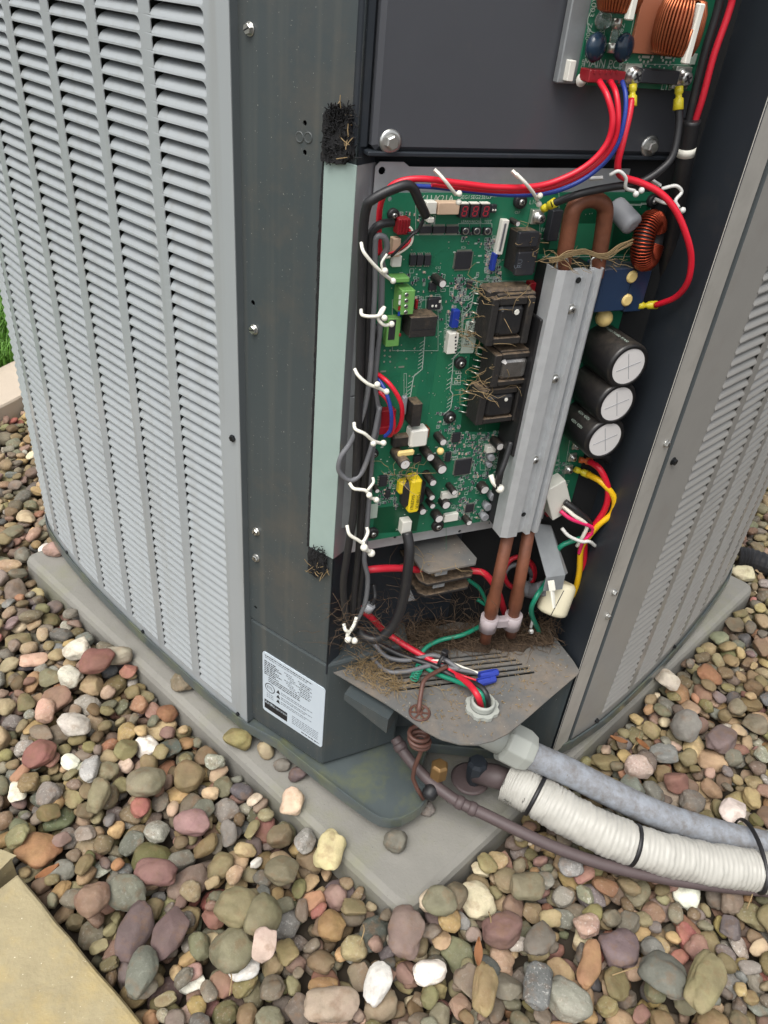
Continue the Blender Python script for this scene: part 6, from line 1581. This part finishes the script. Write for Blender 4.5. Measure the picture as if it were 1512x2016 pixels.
# ================================================================== PEBBLES
def pebble_material(name, from_object):
    m = bpy.data.materials.new(name); m.use_nodes = True
    N = m.node_tree.nodes; L = m.node_tree.links; b = N['Principled BSDF']
    b.inputs['Roughness'].default_value = 0.72; b.inputs['Specular IOR Level'].default_value = 0.3
    if from_object:
        oi = N.new('ShaderNodeObjectInfo'); colr, alp = oi.outputs['Color'], oi.outputs['Alpha']
    else:
        at = N.new('ShaderNodeAttribute'); at.attribute_name = 'stone'; colr, alp = at.outputs['Color'], at.outputs['Alpha']
    geo = N.new('ShaderNodeNewGeometry')
    def noise(s, d, r=0.6):
        t = N.new('ShaderNodeTexNoise'); t.inputs['Scale'].default_value = s; t.inputs['Detail'].default_value = d; t.inputs['Roughness'].default_value = r
        L.new(geo.outputs['Position'], t.inputs['Vector']); return t.outputs[0]
    def mr(s, a, c, lo=0.0, hi=1.0):
        r = N.new('ShaderNodeMapRange'); L.new(s, r.inputs[0]); r.inputs[1].default_value = a; r.inputs[2].default_value = c; r.inputs[3].default_value = lo; r.inputs[4].default_value = hi; return r.outputs[0]
    def mul(a, b_):
        x = N.new('ShaderNodeMath'); x.operation = 'MULTIPLY'; L.new(a, x.inputs[0])
        if isinstance(b_, float): x.inputs[1].default_value = b_
        else: L.new(b_, x.inputs[1])
        return x.outputs[0]
    def mix(f, a, b_, mode='MIX'):
        x = N.new('ShaderNodeMix'); x.data_type = 'RGBA'; x.blend_type = mode
        if isinstance(f, float): x.inputs[0].default_value = f
        else: L.new(f, x.inputs[0])
        L.new(a, x.inputs[6])
        if isinstance(b_, tuple): x.inputs[7].default_value = b_
        else: L.new(b_, x.inputs[7])
        return x.outputs[2]
    hs = N.new('ShaderNodeHueSaturation'); hs.inputs['Saturation'].default_value = 0.84; L.new(colr, hs.inputs['Color']); L.new(mr(noise(28, 5), 0.3, 0.7, 0.72, 1.25), hs.inputs['Value'])
    L.new(mr(noise(19, 3), 0.35, 0.65, 0.49, 0.51), hs.inputs['Hue'])
    c = hs.outputs[0]
    c = mix(mul(mr(noise(60, 4), 0.52, 0.66), 0.35), c, lin(120, 92, 66))
    sp = mr(noise(300, 6, 0.7), 0.54, 0.64); c = mix(mul(sp, alp), c, lin(60, 58, 56))
    sp2 = mr(noise(230, 6, 0.7), 0.55, 0.66); c = mix(mul(sp2, alp), c, lin(232, 228, 220))
    L.new(c, b.inputs['Base Color'])
    bp = N.new('ShaderNodeBump'); bp.inputs['Strength'].default_value = 0.6; bp.inputs['Distance'].default_value = 0.0016
    L.new(noise(210, 5, 0.65), bp.inputs['Height']); L.new(bp.outputs[0], b.inputs['Normal'])
    return m
M_PEB = pebble_material('river_pebble', True); M_PEBS = pebble_material('river_pebble_mass', False)

# name, colour, how common, speckle
PAL = [('olive', (132, 118, 77), 22, 0.05), ('olive brown', (116, 100, 66), 15, 0.05), ('tan', (158, 133, 93), 12, 0.1), ('grey brown', (116, 104, 86), 18, 0.1), ('mauve brown', (129, 103, 85), 8, 0.0),
       ('reddish brown', (134, 97, 78), 5, 0.0), ('dusky purple', (120, 101, 92), 3, 0.0), ('grey', (116, 112, 101), 10, 0.2), ('greenish grey', (114, 108, 83), 9, 0.1), ('rust orange', (152, 106, 66), 3, 0.05), ('ochre', (166, 138, 80), 6, 0.05),
       ('pinkish', (172, 138, 113), 2.5, 0.1), ('cream', (198, 180, 146), 1.8, 0.15), ('speckled grey', (152, 146, 131), 4, 0.6), ('dark grey', (93, 90, 83), 4, 0.1), ('white', (222, 216, 200), 0.6, 0.1), ('brick red', (152, 87, 67), 1, 0.0)]
PW = np.array([p[2] for p in PAL], float); PW /= PW.sum()

def unit_pebble(seed, sub):
    bm = bmesh.new(); bmesh.ops.create_icosphere(bm, subdivisions=sub, radius=1.0)
    R = random.Random(seed); off = Vector((R.uniform(-50, 50), R.uniform(-50, 50), R.uniform(-50, 50)))
    pw = R.uniform(2.0, 3.0); ang = R.random() < 0.36
    planes = [(Vector((R.gauss(0, 1), R.gauss(0, 1), R.gauss(0, 1))).normalized(), R.uniform(0.6, 0.88)) for k in range(7 if ang else 3)]
    for v in bm.verts:
        d = v.co.normalized()
        s_ = (abs(d.x) ** pw + abs(d.y) ** pw + abs(d.z) ** pw) ** (-1 / pw)
        p = d * s_
        p *= 1 + 0.24 * mnoise.noise(d * 1.1 + off) + 0.08 * mnoise.noise(d * 2.7 + off) + (0.035 * mnoise.noise(d * 5 + off)) + 0.012 * mnoise.noise(d * 13 + off)
        for n_, h in planes:
            e = p.dot(n_) - h
            if e > 0: p -= n_ * e * (0.85 if ang else 0.55)
        v.co = p
    me = bpy.data.meshes.new('pebble'); bm.to_mesh(me); bm.free()
    me.polygons.foreach_set('use_smooth', [True] * len(me.polygons)); return me
NV = 36
BIG = [unit_pebble(100 + i, 4) for i in range(NV)]
for me in BIG: me.materials.append(M_PEB)
SMALL, TINY = [], []
for i in range(NV):
    me = unit_pebble(100 + i, 2); TINY.append((np.array([v.co for v in me.vertices], dtype=np.float32), np.array([p.vertices for p in me.polygons], dtype=np.int32))); bpy.data.meshes.remove(me)
for i in range(NV):
    me = unit_pebble(100 + i, 3); SMALL.append((np.array([v.co for v in me.vertices], dtype=np.float32), np.array([p.vertices for p in me.polygons], dtype=np.int32))); bpy.data.meshes.remove(me)

GX0, GX1, GY0, GY1, GS = -1.75, 1.75, 0.20, 2.45, 0.004
nx, ny = int((GX1 - GX0) / GS), int((GY1 - GY0) / GS)
gx, gy = np.meshgrid(GX0 + (np.arange(nx) + 0.5) * GS, GY0 + (np.arange(ny) + 0.5) * GS, indexing='ij')
HM = np.full((nx, ny), SOIL_Z, np.float32)
def in_poly(pts, X, Y):
    inside = np.zeros(np.shape(X), bool); n = len(pts)
    for i in range(n):
        x0, y0 = pts[i]; x1, y1 = pts[(i + 1) % n]
        if y0 == y1: continue
        c = ((y0 > Y) != (y1 > Y)) & (X < (x1 - x0) * (Y - y0) / (y1 - y0) + x0); inside ^= c
    return inside
padp = [(p.x, p.y) for p in offset_poly(PADC, 0.002)]
pad_mask = in_poly(padp, gx, gy); HM[pad_mask] = PAD_Z
c1, c2 = v2(284, 2016, ZS), v2(35, 1718, ZS); pe = (c1 - c2).normalized(); pn = Vector((-pe.y, pe.x)); pn = pn if pn.x < 0 else -pn
pav = [c2 + pn * -0.002 - pe * 0.9, c2 + pn * -0.002 + pe * 0.8, c2 + pn * 0.6 + pe * 0.8, c2 + pn * 0.6 - pe * 0.9]
pav_mask = in_poly([(p.x, p.y) for p in pav], gx, gy); HM[pav_mask] = ZS
ke = (k2 - k1).normalized(); kn = Vector((-ke.y, ke.x))
ker = [k1 - ke * 3 + kn * 0.0, k2 + ke * 6 + kn * 0.0, k2 + ke * 6 + kn * 5, k1 - ke * 3 + kn * 5]
ker_mask = in_poly([(p.x, p.y) for p in ker], gx, gy); HM[ker_mask] = 0.2
unit_poly = [(p.x, p.y) for p in pan_pts]
unit_mask = in_poly(unit_poly, gx, gy)
block = in_poly([(p.x, p.y) for p in offset_poly(PADC, -0.016)], gx, gy) | pav_mask | ker_mask
# pixel of each ground cell, to know what the photograph could see (plus a margin)
Zc = -0.08 - CAM_H
px_x = M3[0][0] * gx + M3[1][0] * gy + M3[2][0] * Zc; px_y = M3[0][1] * gx + M3[1][1] * gy + M3[2][1] * Zc; px_z = M3[1][2] * gy + M3[2][2] * Zc
U = 756 + 1514 * px_x / px_z; V = 1008 + 1514 * px_y / px_z
seen = (U > -170) & (U < 1690) & (V < 2200) & (V > 700) & (px_z > 0.2) & ~block
cells = np.argwhere(seen)
PEB = []
def place(x, y, a, b, c, yaw, col, spk, cname, shape, var, sink=0.10, allow=False):
    ca, sa = math.cos(yaw), math.sin(yaw); R = max(a, b)
    i0, i1 = max(0, int((x - R - GX0) / GS)), min(nx, int((x + R - GX0) / GS) + 2); j0, j1 = max(0, int((y - R - GY0) / GS)), min(ny, int((y + R - GY0) / GS) + 2)
    X, Y = gx[i0:i1, j0:j1] - x, gy[i0:i1, j0:j1] - y
    u, w = (X * ca + Y * sa) / a, (-X * sa + Y * ca) / b
    r2 = u * u + w * w; ins = r2 < 1
    if not ins.any(): return None
    hgt = c * np.sqrt(np.clip(1 - r2, 0, 1)); Hs = HM[i0:i1, j0:j1]
    z = float((Hs + hgt)[ins].max()) - sink * c
    return z, (i0, i1, j0, j1), ins, hgt, X, Y
def commit(x, y, a, b, c, yaw, col, spk, cname, shape, var, res):
    z, (i0, i1, j0, j1), ins, hgt, X, Y = res
    Hs = HM[i0:i1, j0:j1]; hh = Hs[ins]; 
    A = np.stack([X[ins], Y[ins], np.ones(ins.sum())], 1); sx, sy, _ = np.linalg.lstsq(A, np.maximum(hh, hh.max() - 0.02), rcond=None)[0]
    sl = math.hypot(sx, sy); k = min(1.0, 0.45 / sl) if sl > 1e-6 else 1.0
    sx, sy = sx * k * 0.8, sy * k * 0.8
    new = np.where(ins, z + hgt + X * sx + Y * sy, -9).astype(np.float32); HM[i0:i1, j0:j1] = np.maximum(Hs, new)
    n_ = Vector((-sx, -sy, 1)).normalized()
    q = Vector((0, 0, 1)).rotation_difference(n_).to_matrix() @ Matrix.Rotation(yaw, 3, 'Z')
    PEB.append(dict(p=Vector((x, y, z)), s=(a, b, c), R=q, col=col, spk=spk, name=cname, shape=shape, var=var))
prng = np.random.default_rng(12)
def rnd_pebble(big):
    a = float(np.clip(prng.lognormal(math.log(0.0154 if big else 0.0126), 0.25), 0.008, 0.030))
    el = prng.uniform(0.58, 0.98); fl = prng.uniform(0.42, 0.80); b = a * el; c = max(0.006, b * fl)
    i = int(prng.choice(len(PAL), p=PW)); nm, col, _, spk = PAL[i]
    j = prng.normal(0, 3.5, 3) + prng.normal(0, 9); col = tuple(np.clip(np.array(col) + j, 20, 240))
    return a, b, c, float(prng.uniform(0, math.pi)), col, float(spk if prng.random() < 0.7 else min(1, spk + 0.15)), nm, ('long' if el < 0.68 else 'oval' if el < 0.85 else 'rounded') if fl > 0.55 else ('flat long' if el < 0.68 else 'flat oval' if el < 0.85 else 'flat round'), int(prng.integers(NV))
CEIL = -0.042
n_pl = 0
for layer, (n_try, big) in enumerate(((2900, False), (4300, True), (2400, False))):
    for t in range(n_try):
        P_ = rnd_pebble(big if prng.random() < 0.8 else not big)
        best = None
        for k in range(9):
            ci = cells[int(prng.integers(len(cells)))]; x = float(gx[ci[0], ci[1]] + prng.uniform(-.002, .002)); y = float(gy[ci[0], ci[1]] + prng.uniform(-.002, .002))
            r_ = place(x, y, *P_)
            if r_ and (best is None or r_[0] < best[2][0]): best = (x, y, r_)
        if best and best[2][0] + P_[2] < CEIL + (0.018 if layer == 1 else 0.006): commit(best[0], best[1], *P_, best[2])
# pebbles that can be recognised one by one: (px, py, long px, short px, angle deg in the picture, colour name, colour, speckle, on the pad)
KNOWN = [(468, 1452, 52, 50, 0, 'mossy yellow', (150, 132, 62), .1), (524, 1472, 34, 30, 20, 'tan', (160, 140, 96), .05), (556, 1500, 24, 30, 0, 'grey brown', (120, 112, 98), .1), (586, 1518, 42, 26, 10, 'dusky purple', (104, 84, 82), 0), (780, 1655, 44, 42, 0, 'greenish grey', (118, 114, 96), .1),
         (108, 1079, 44, 28, 0, 'pinkish brown', (176, 132, 112), .05), (362, 1340, 50, 38, 10, 'tan', (138, 122, 88), .15), (843, 1588, 26, 26, 40, 'grey', (126, 116, 106), .5), (844, 1768, 34, 34, 60, 'cream', (206, 178, 140), .05), (900, 1756, 44, 52, 80, 'olive', (124, 108, 76), .1),
         (232, 1285, 56, 34, 0, 'tan', (158, 146, 118), .05),
         (482, 1915, 54, 38, 0, 'white', (226, 222, 212), .1), (147, 1440, 62, 44, -10, 'pale cream', (196, 184, 166), .6), (155, 1293, 50, 40, 0, 'cream', (214, 204, 176), .5), (140, 1340, 44, 36, -20, 'cream', (202, 194, 168), .7), (196, 1330, 62, 44, 0, 'brick red', (142, 78, 62), 0), (80, 1500, 60, 46, 45, 'brick red', (146, 80, 62), 0),
         (180, 1530, 34, 52, 80, 'speckled grey', (176, 172, 164), .9), (600, 1665, 40, 50, 90, 'speckled grey', (168, 162, 150), .9), (648, 1695, 54, 62, 70, 'pale ochre', (206, 188, 116), .1), (574, 1600, 42, 46, 60, 'pinkish', (218, 180, 138), .1), (640, 1400, 40, 40, 0, 'olive', (130, 118, 84), .1),
         (460, 1895, 84, 70, -20, 'olive', (128, 120, 84), .1), (340, 1845, 56, 80, 60, 'mauve brown', (112, 84, 80), 0), (270, 1855, 54, 84, 70, 'mauve brown', (106, 84, 80), 0), (470, 1820, 76, 70, 0, 'olive', (140, 126, 78), .05), (520, 1850, 58, 74, 70, 'olive', (132, 122, 80), .05), (250, 1780, 60, 62, 0, 'greenish grey', (128, 128, 104), .3),
         (310, 1735, 76, 46, -10, 'reddish brown', (132, 84, 74), 0), (190, 1810, 56, 56, 0, 'reddish brown', (140, 100, 74), .1), (282, 1935, 52, 72, 80, 'greenish grey', (112, 114, 96), .2), (795, 1850, 66, 80, 80, 'mauve brown', (128, 102, 88), 0), (858, 1805, 52, 52, 0, 'olive', (126, 120, 86), .05),
         (1055, 1870, 44, 60, 60, 'grey brown', (118, 108, 92), .05), (1210, 1880, 60, 60, 0, 'dusky purple', (116, 92, 92), 0), (1290, 1940, 90, 64, -30, 'greenish grey', (106, 106, 92), .05), (1370, 1965, 56, 96, 70, 'ochre', (150, 136, 82), .05), (1150, 1830, 40, 40, 0, 'pinkish', (186, 140, 114), .7), (1110, 1985, 62, 66, -40, 'greenish grey', (146, 144, 124), .4),
         (1049, 1965, 48, 60, 80, 'dark grey', (110, 112, 108), .9), (1155, 1915, 38, 70, 75, 'rust orange', (170, 112, 58), .05), (950, 1965, 44, 74, 85, 'ochre', (150, 122, 66), .1), (1432, 1612, 42, 54, 70, 'pinkish white', (222, 200, 186), .05), (1250, 1522, 46, 46, 0, 'pinkish', (190, 160, 140), .8), (1310, 1355, 56, 34, -30, 'cream', (200, 184, 158), .1), (1000, 1735, 44, 44, 0, 'ochre', (142, 122, 78), .1),
         (1033, 1758, 52, 52, 0, 'olive', (130, 120, 84), .05), (1120, 1715, 46, 34, 0, 'speckled grey', (150, 146, 140), .9), (985, 1845, 70, 52, 10, 'reddish brown', (132, 92, 78), 0), (290, 1560, 66, 60, 0, 'olive', (138, 128, 92), .1), (560, 1730, 60, 60, 0, 'olive brown', (124, 112, 78), .1), (380, 1635, 62, 46, 10, 'pinkish red', (160, 112, 104), 0),
         (650, 1990, 88, 50, 0, 'tan', (176, 150, 120), .1), (740, 1950, 52, 62, 80, 'white', (224, 218, 206), .3), (520, 1915, 44, 48, 60, 'pinkish', (196, 164, 140), .1), (200, 1585, 42, 60, 70, 'olive', (136, 124, 82), .1), (1340, 1450, 50, 56, 60, 'grey', (128, 122, 112), .1), (1410, 1470, 48, 56, 60, 'mauve brown', (120, 98, 92), 0)]
for kq in KNOWN:
    px, py, lw_, sw_, ang, nm, col, spk = kq
    g_m = sum(col) / 3; col = tuple((c_ * 0.8 + g_m * 0.2) * 0.95 for c_ in col); spk *= 0.6
    zg = PAD_Z + 0.015 if nm and (px, py) in [(k[0], k[1]) for k in KNOWN[:11]] else -0.06
    p = atz(px, py, zg); sc = (p - CAM_P).length / 1514
    a, b = lw_ / 2 * sc * 0.95, sw_ / 2 * sc * 1.08
    if b > a: a, b = b, a; ang = ang
    q = atz(px + 10 * math.cos(math.radians(ang)), py - 10 * math.sin(math.radians(ang)), zg); yaw = math.atan2(q.y - p.y, q.x - p.x)
    c = b * (0.85 if zg > -0.05 else 0.62)
    el = b / a; shp = 'long' if el < 0.68 else 'oval' if el < 0.85 else 'rounded'
    P_ = (a, b, c, yaw, col, spk, nm, shp, int(prng.integers(NV)))
    r_ = place(p.x, p.y, *P_, sink=0.16)
    if r_: commit(p.x, p.y, *P_, r_); PEB[-1]['known'] = True

# which pebbles show largest: ellipsoid splats into a small id buffer
W_, H_ = 378, 504
zb = np.full((W_, H_), 1e9, np.float32); ib = np.full((W_, H_), -1, np.int32)
UX, UY = np.meshgrid((np.arange(W_) + .5) * 4, (np.arange(H_) + .5) * 4, indexing='ij')
for i, q in enumerate(PEB):
    c = photo_xy(q['p'])
    if c[2] < 0.1: continue
    S_ = np.zeros((2, 2))
    for k in range(3):
        ax_ = q['R'].col[k] * q['s'][k]; e = photo_xy(q['p'] + ax_); d = np.array([e[0] - c[0], e[1] - c[1]]); S_ += np.outer(d, d)
    S_ += np.eye(2) * 0.01; q['px'] = c[:2]; ex, ey = math.sqrt(S_[0, 0]), math.sqrt(S_[1, 1]); q['ext'] = (ex, ey)
    i0, i1 = max(0, int((c[0] - ex) / 4)), min(W_, int((c[0] + ex) / 4) + 1); j0, j1 = max(0, int((c[1] - ey) / 4)), min(H_, int((c[1] + ey) / 4) + 1)
    if i0 >= i1 or j0 >= j1: continue
    I = np.linalg.inv(S_); dx, dy = UX[i0:i1, j0:j1] - c[0], UY[i0:i1, j0:j1] - c[1]
    m_ = (I[0, 0] * dx * dx + 2 * I[0, 1] * dx * dy + I[1, 1] * dy * dy) < 1
    zz = zb[i0:i1, j0:j1]; hit = m_ & (c[2] - max(q['s']) * 0.5 < zz); zz[hit] = c[2] - max(q['s']) * 0.5; ib[i0:i1, j0:j1][hit] = i
for poly in ([(0, 0), (0, 480), (100, 1045), (480, 1412), (640, 1540), (800, 1640), (845, 1575), (1000, 1440), (1130, 1490), (1440, 1125), (1512, 1000), (1512, 0)],
             [(1000, 1440), (1050, 1465), (1300, 1580), (1512, 1640), (1512, 1765), (1200, 1715), (1000, 1635), (980, 1540)]):
    ib[in_poly(poly, UX, UY)] = -1
cnt = np.bincount(ib[ib >= 0].ravel(), minlength=len(PEB))
order = list(np.argsort(-cnt))
known = [i for i, q in enumerate(PEB) if q.get('known') and cnt[i] > 0]
top = known + [i for i in order if not PEB[i].get('known') and cnt[i] > 0][:297 - len(known)]
topset = set(top)

# ---- a label for every single pebble
def shade(q):
    return q['name']
LAND = [((40, 1760), 'by the corner paver'), ((215, 1900), 'beside the corner paver edge'), ((330, 1990), 'at the foot of the corner paver'), ((800, 1800), "by the pad's front corner"), ((640, 1690), 'along the front edge of the pad'), ((450, 1540), 'beside the pad below the rating label'), ((250, 1330), 'beside the pad below the louvres'),
        ((80, 1150), 'near the far left corner of the pad'), ((40, 900), 'near the kerb stone'), ((60, 1380), 'left of the pad'), ((150, 1560), 'left of the pad'), ((1010, 1720), 'just below the thin brown pipe'), ((1250, 1790), 'below the insulated pipe'), ((1450, 1850), 'below the far end of the insulated pipe'), ((1350, 1480), 'behind the grey conduit'), ((1230, 1450), 'behind the grey conduit beside the pad'),
        ((1480, 1250), 'beside the drain pipe'), ((560, 1880), 'between paver and pad'), ((420, 1760), 'between paver and pad'), ((900, 1950), "in front of the pad's corner"), ((1150, 1960), 'below the brown pipe'), ((700, 1960), "in front of the pad's corner")]
def zone(q):
    x, y = q['px']; return min(LAND, key=lambda l: (l[0][0] - x) ** 2 + (l[0][1] - y) ** 2)[1]
def desc(i, size=False):
    q = PEB[i]; sp = ' speckled' if q['spk'] > 0.45 and 'speckled' not in q['name'] else ''
    return (q['name'] + sp + ' ' + q['shape']).strip()
def sizew(q):
    a = q['s'][0]; return 'big ' if a > 0.024 else 'small ' if a < 0.014 else ''
lab = {i: f"{sizew(PEB[i])}{desc(i)} pebble {zone(PEB[i])}" for i in top}
for i, kq in zip(known, KNOWN):
    pass
PADL = {(468, 1452): 'mossy yellow round pebble on the pad below the louvred panel corner', (524, 1472): 'small tan pebble on the pad just right of the mossy one', (556, 1500): 'greyish pebble standing under the rim of the base pan', (586, 1518): 'dusky purple pebble under the rim of the base pan',
        (780, 1655): 'single grey round pebble on the pad in front of the pan nose', (108, 1079): 'pinkish brown flat pebble on the far left corner of the pad', (362, 1340): 'tan oval pebble alone on the pad beside the louvres', (843, 1588): 'small rough pebble tucked under the tip of the base pan', (844, 1768): "cream pebble on the front corner of the pad", (900, 1756): "olive pebble on the front corner of the pad", (232, 1285): 'smooth tan pebble at the pad edge below the louvres'}
for i in top:
    q = PEB[i]
    if q.get('known'):
        kq = min(KNOWN, key=lambda k: (k[0] - q['px'][0]) ** 2 + (k[1] - q['px'][1]) ** 2)
        if (kq[0], kq[1]) in PADL and q['p'].z > PAD_Z - 0.01: lab[i] = PADL[(kq[0], kq[1])]
def near(i):
    x, y = PEB[i]['px']; return sorted((j for j in top if j != i), key=lambda j: (PEB[j]['px'][0] - x) ** 2 + (PEB[j]['px'][1] - y) ** 2)
from collections import defaultdict
base_lab = dict(lab)
for rnd in range(4):
    g_ = defaultdict(list)
    for i in top: g_[lab[i]].append(i)
    dup = [v for v in g_.values() if len(v) > 1]
    if not dup: break
    for v in dup:
        for i in v:
            nb = near(i)[rnd]; dx = PEB[nb]['px'][0] - PEB[i]['px'][0]; dy = PEB[nb]['px'][1] - PEB[i]['px'][1]
            rel = ('left of' if dx > 0 else 'right of') if abs(dx) > abs(dy) else ('above' if dy > 0 else 'below')
            q = PEB[i]; sp = 'speckled ' if q['spk'] > 0.45 and 'speckled' not in q['name'] else ''
            zn = zone(q).replace(' in the gravel', '')
            lab[i] = f"{q['name']} {sp}{q['shape']} pebble {rel} {'an' if PEB[nb]['name'][0] in 'aeiou' else 'a'} {PEB[nb]['name']} one {zone(q)}"
g_ = defaultdict(list)
for i in top: g_[lab[i]].append(i)
for k, v in g_.items():
    if len(v) > 1:
        v.sort(key=lambda i: PEB[i]['px'][0])
        for n_, i in enumerate(v):
            q = PEB[i]; w = 'leftmost' if n_ == 0 else 'rightmost' if n_ == len(v) - 1 else 'middle'
            lab[i] = f"{w} {q['name']} {q['shape']} pebble {zone(q)}"
for i in top:
    q = PEB[i]
    o = bpy.data.objects.new('pebble', BIG[q['var']]); R4 = q['R'].to_4x4()
    o.matrix_world = Matrix.Translation(q['p']) @ R4 @ Matrix.Diagonal((*q['s'], 1))
    l_ = lin(*q['col']); o.color = (l_[0], l_[1], l_[2], q['spk'] * 0.7)
    tag(o, ' '.join(lab[i].split()[:16]), 'pebble', 'river pebbles around the pad'); COL.objects.link(o)
VS, FS, CS = [], [], []; k = 0
for i, q in enumerate(PEB):
    if i in topset: continue
    v, f_ = (SMALL if cnt[i] > 0 else TINY)[q['var']]; R3 = np.array(q['R'], dtype=np.float32)
    w = (v * np.array(q['s'], np.float32)) @ R3.T + np.array(q['p'], np.float32)
    VS.append(w); FS.append(f_ + k); k += len(v); l_ = lin(*q['col']); CS.append(np.tile(np.array([l_[0], l_[1], l_[2], q['spk'] * 0.7], np.float32), (len(v), 1)))
VS, FS, CS = np.concatenate(VS), np.concatenate(FS), np.concatenate(CS)
me = bpy.data.meshes.new('pebbles'); me.vertices.add(len(VS)); me.vertices.foreach_set('co', VS.ravel())
me.loops.add(FS.size); me.loops.foreach_set('vertex_index', FS.ravel()); me.polygons.add(len(FS)); me.polygons.foreach_set('loop_start', np.arange(0, FS.size, 3, dtype=np.int32))
me.polygons.foreach_set('use_smooth', np.ones(len(FS), bool)); me.update(calc_edges=True)
at_ = me.attributes.new('stone', 'FLOAT_COLOR', 'POINT'); at_.data.foreach_set('color', CS.ravel()); me.materials.append(M_PEBS)
o = bpy.data.objects.new('pebbles', me); COL.objects.link(o); tag(o, 'the remaining mass of mixed river pebbles around the pad', 'pebbles', None, 'stuff')
print('PEBBLES', len(PEB), len(top), 'unique labels', len(set(lab.values())))
for k, (lx, ly, lb_) in enumerate([(1131, 1392, 'curled brown leaf scrap beside the right edge of the pad, upper one'), (1216, 1462, 'curled brown leaf scrap lying behind the grey conduit'), (1262, 1470, 'thin folded leaf standing among the pebbles behind the conduit'), (940, 1880, 'small orange leaf scrap on the pebbles below the brown pipe'), (95, 1722, 'brown leaf scrap beside the corner paver')]):
    c = atz(lx, ly, -0.03); R = random.Random(400 + k); th = R.uniform(0, 6.28); m = MB(); vs = []
    for i in range(6):
        t = i / 5; w = 0.0055 * math.sin(math.pi * min(0.98, t + 0.03)) + 0.0004
        for s_ in (-1, 0, 1): vs.append(c + Vector((math.cos(th) * (t - .5) * .032 - math.sin(th) * s_ * w, math.sin(th) * (t - .5) * .032 + math.cos(th) * s_ * w, 0.006 * abs(s_) + 0.010 * t * t)))
    m._add(vs, [f_ for i in range(5) for f_ in ((i * 3, i * 3 + 1, i * 3 + 4, i * 3 + 3), (i * 3 + 1, i * 3 + 2, i * 3 + 5, i * 3 + 4))], True)
    m.build('dry_leaf', M_LEAF, label=lb_, cat='dry leaf', solid=0.0004)
# a few dry stalks lying on the pebbles
for k, (q0_, q1_, lb_) in enumerate([((715, 1820), (708, 1860), 'thin dry stalk upright in front of the pad corner'), ((962, 1795), (960, 1850), 'thin dry stalk standing below the brown pipe'), ((1480, 1745), (1470, 1790), 'thin dry stalk under the far end of the brown pipe'), ((450, 1905), (452, 1960), 'thin dry stalk beside the big white pebble'), ((1205, 1920), (1300, 1900), 'long dry stalk lying across pebbles at the lower right'), ((1260, 1440), (1245, 1475), 'dry stalk beside the right edge of the pad')]):
    a_, b_ = atz(*q0_, -0.035), atz(*q1_, -0.04); m = MB(); m.tube(smooth_path([a_, a_.lerp(b_, .5) + Vector((.003, .002, .006)), b_], 5), 0.0009, 5); m.build('dry_stalk', M_RUST, label=lb_, cat='dry stalk')
for o in bpy.data.objects:
    if '_o' in o: del o['_o']
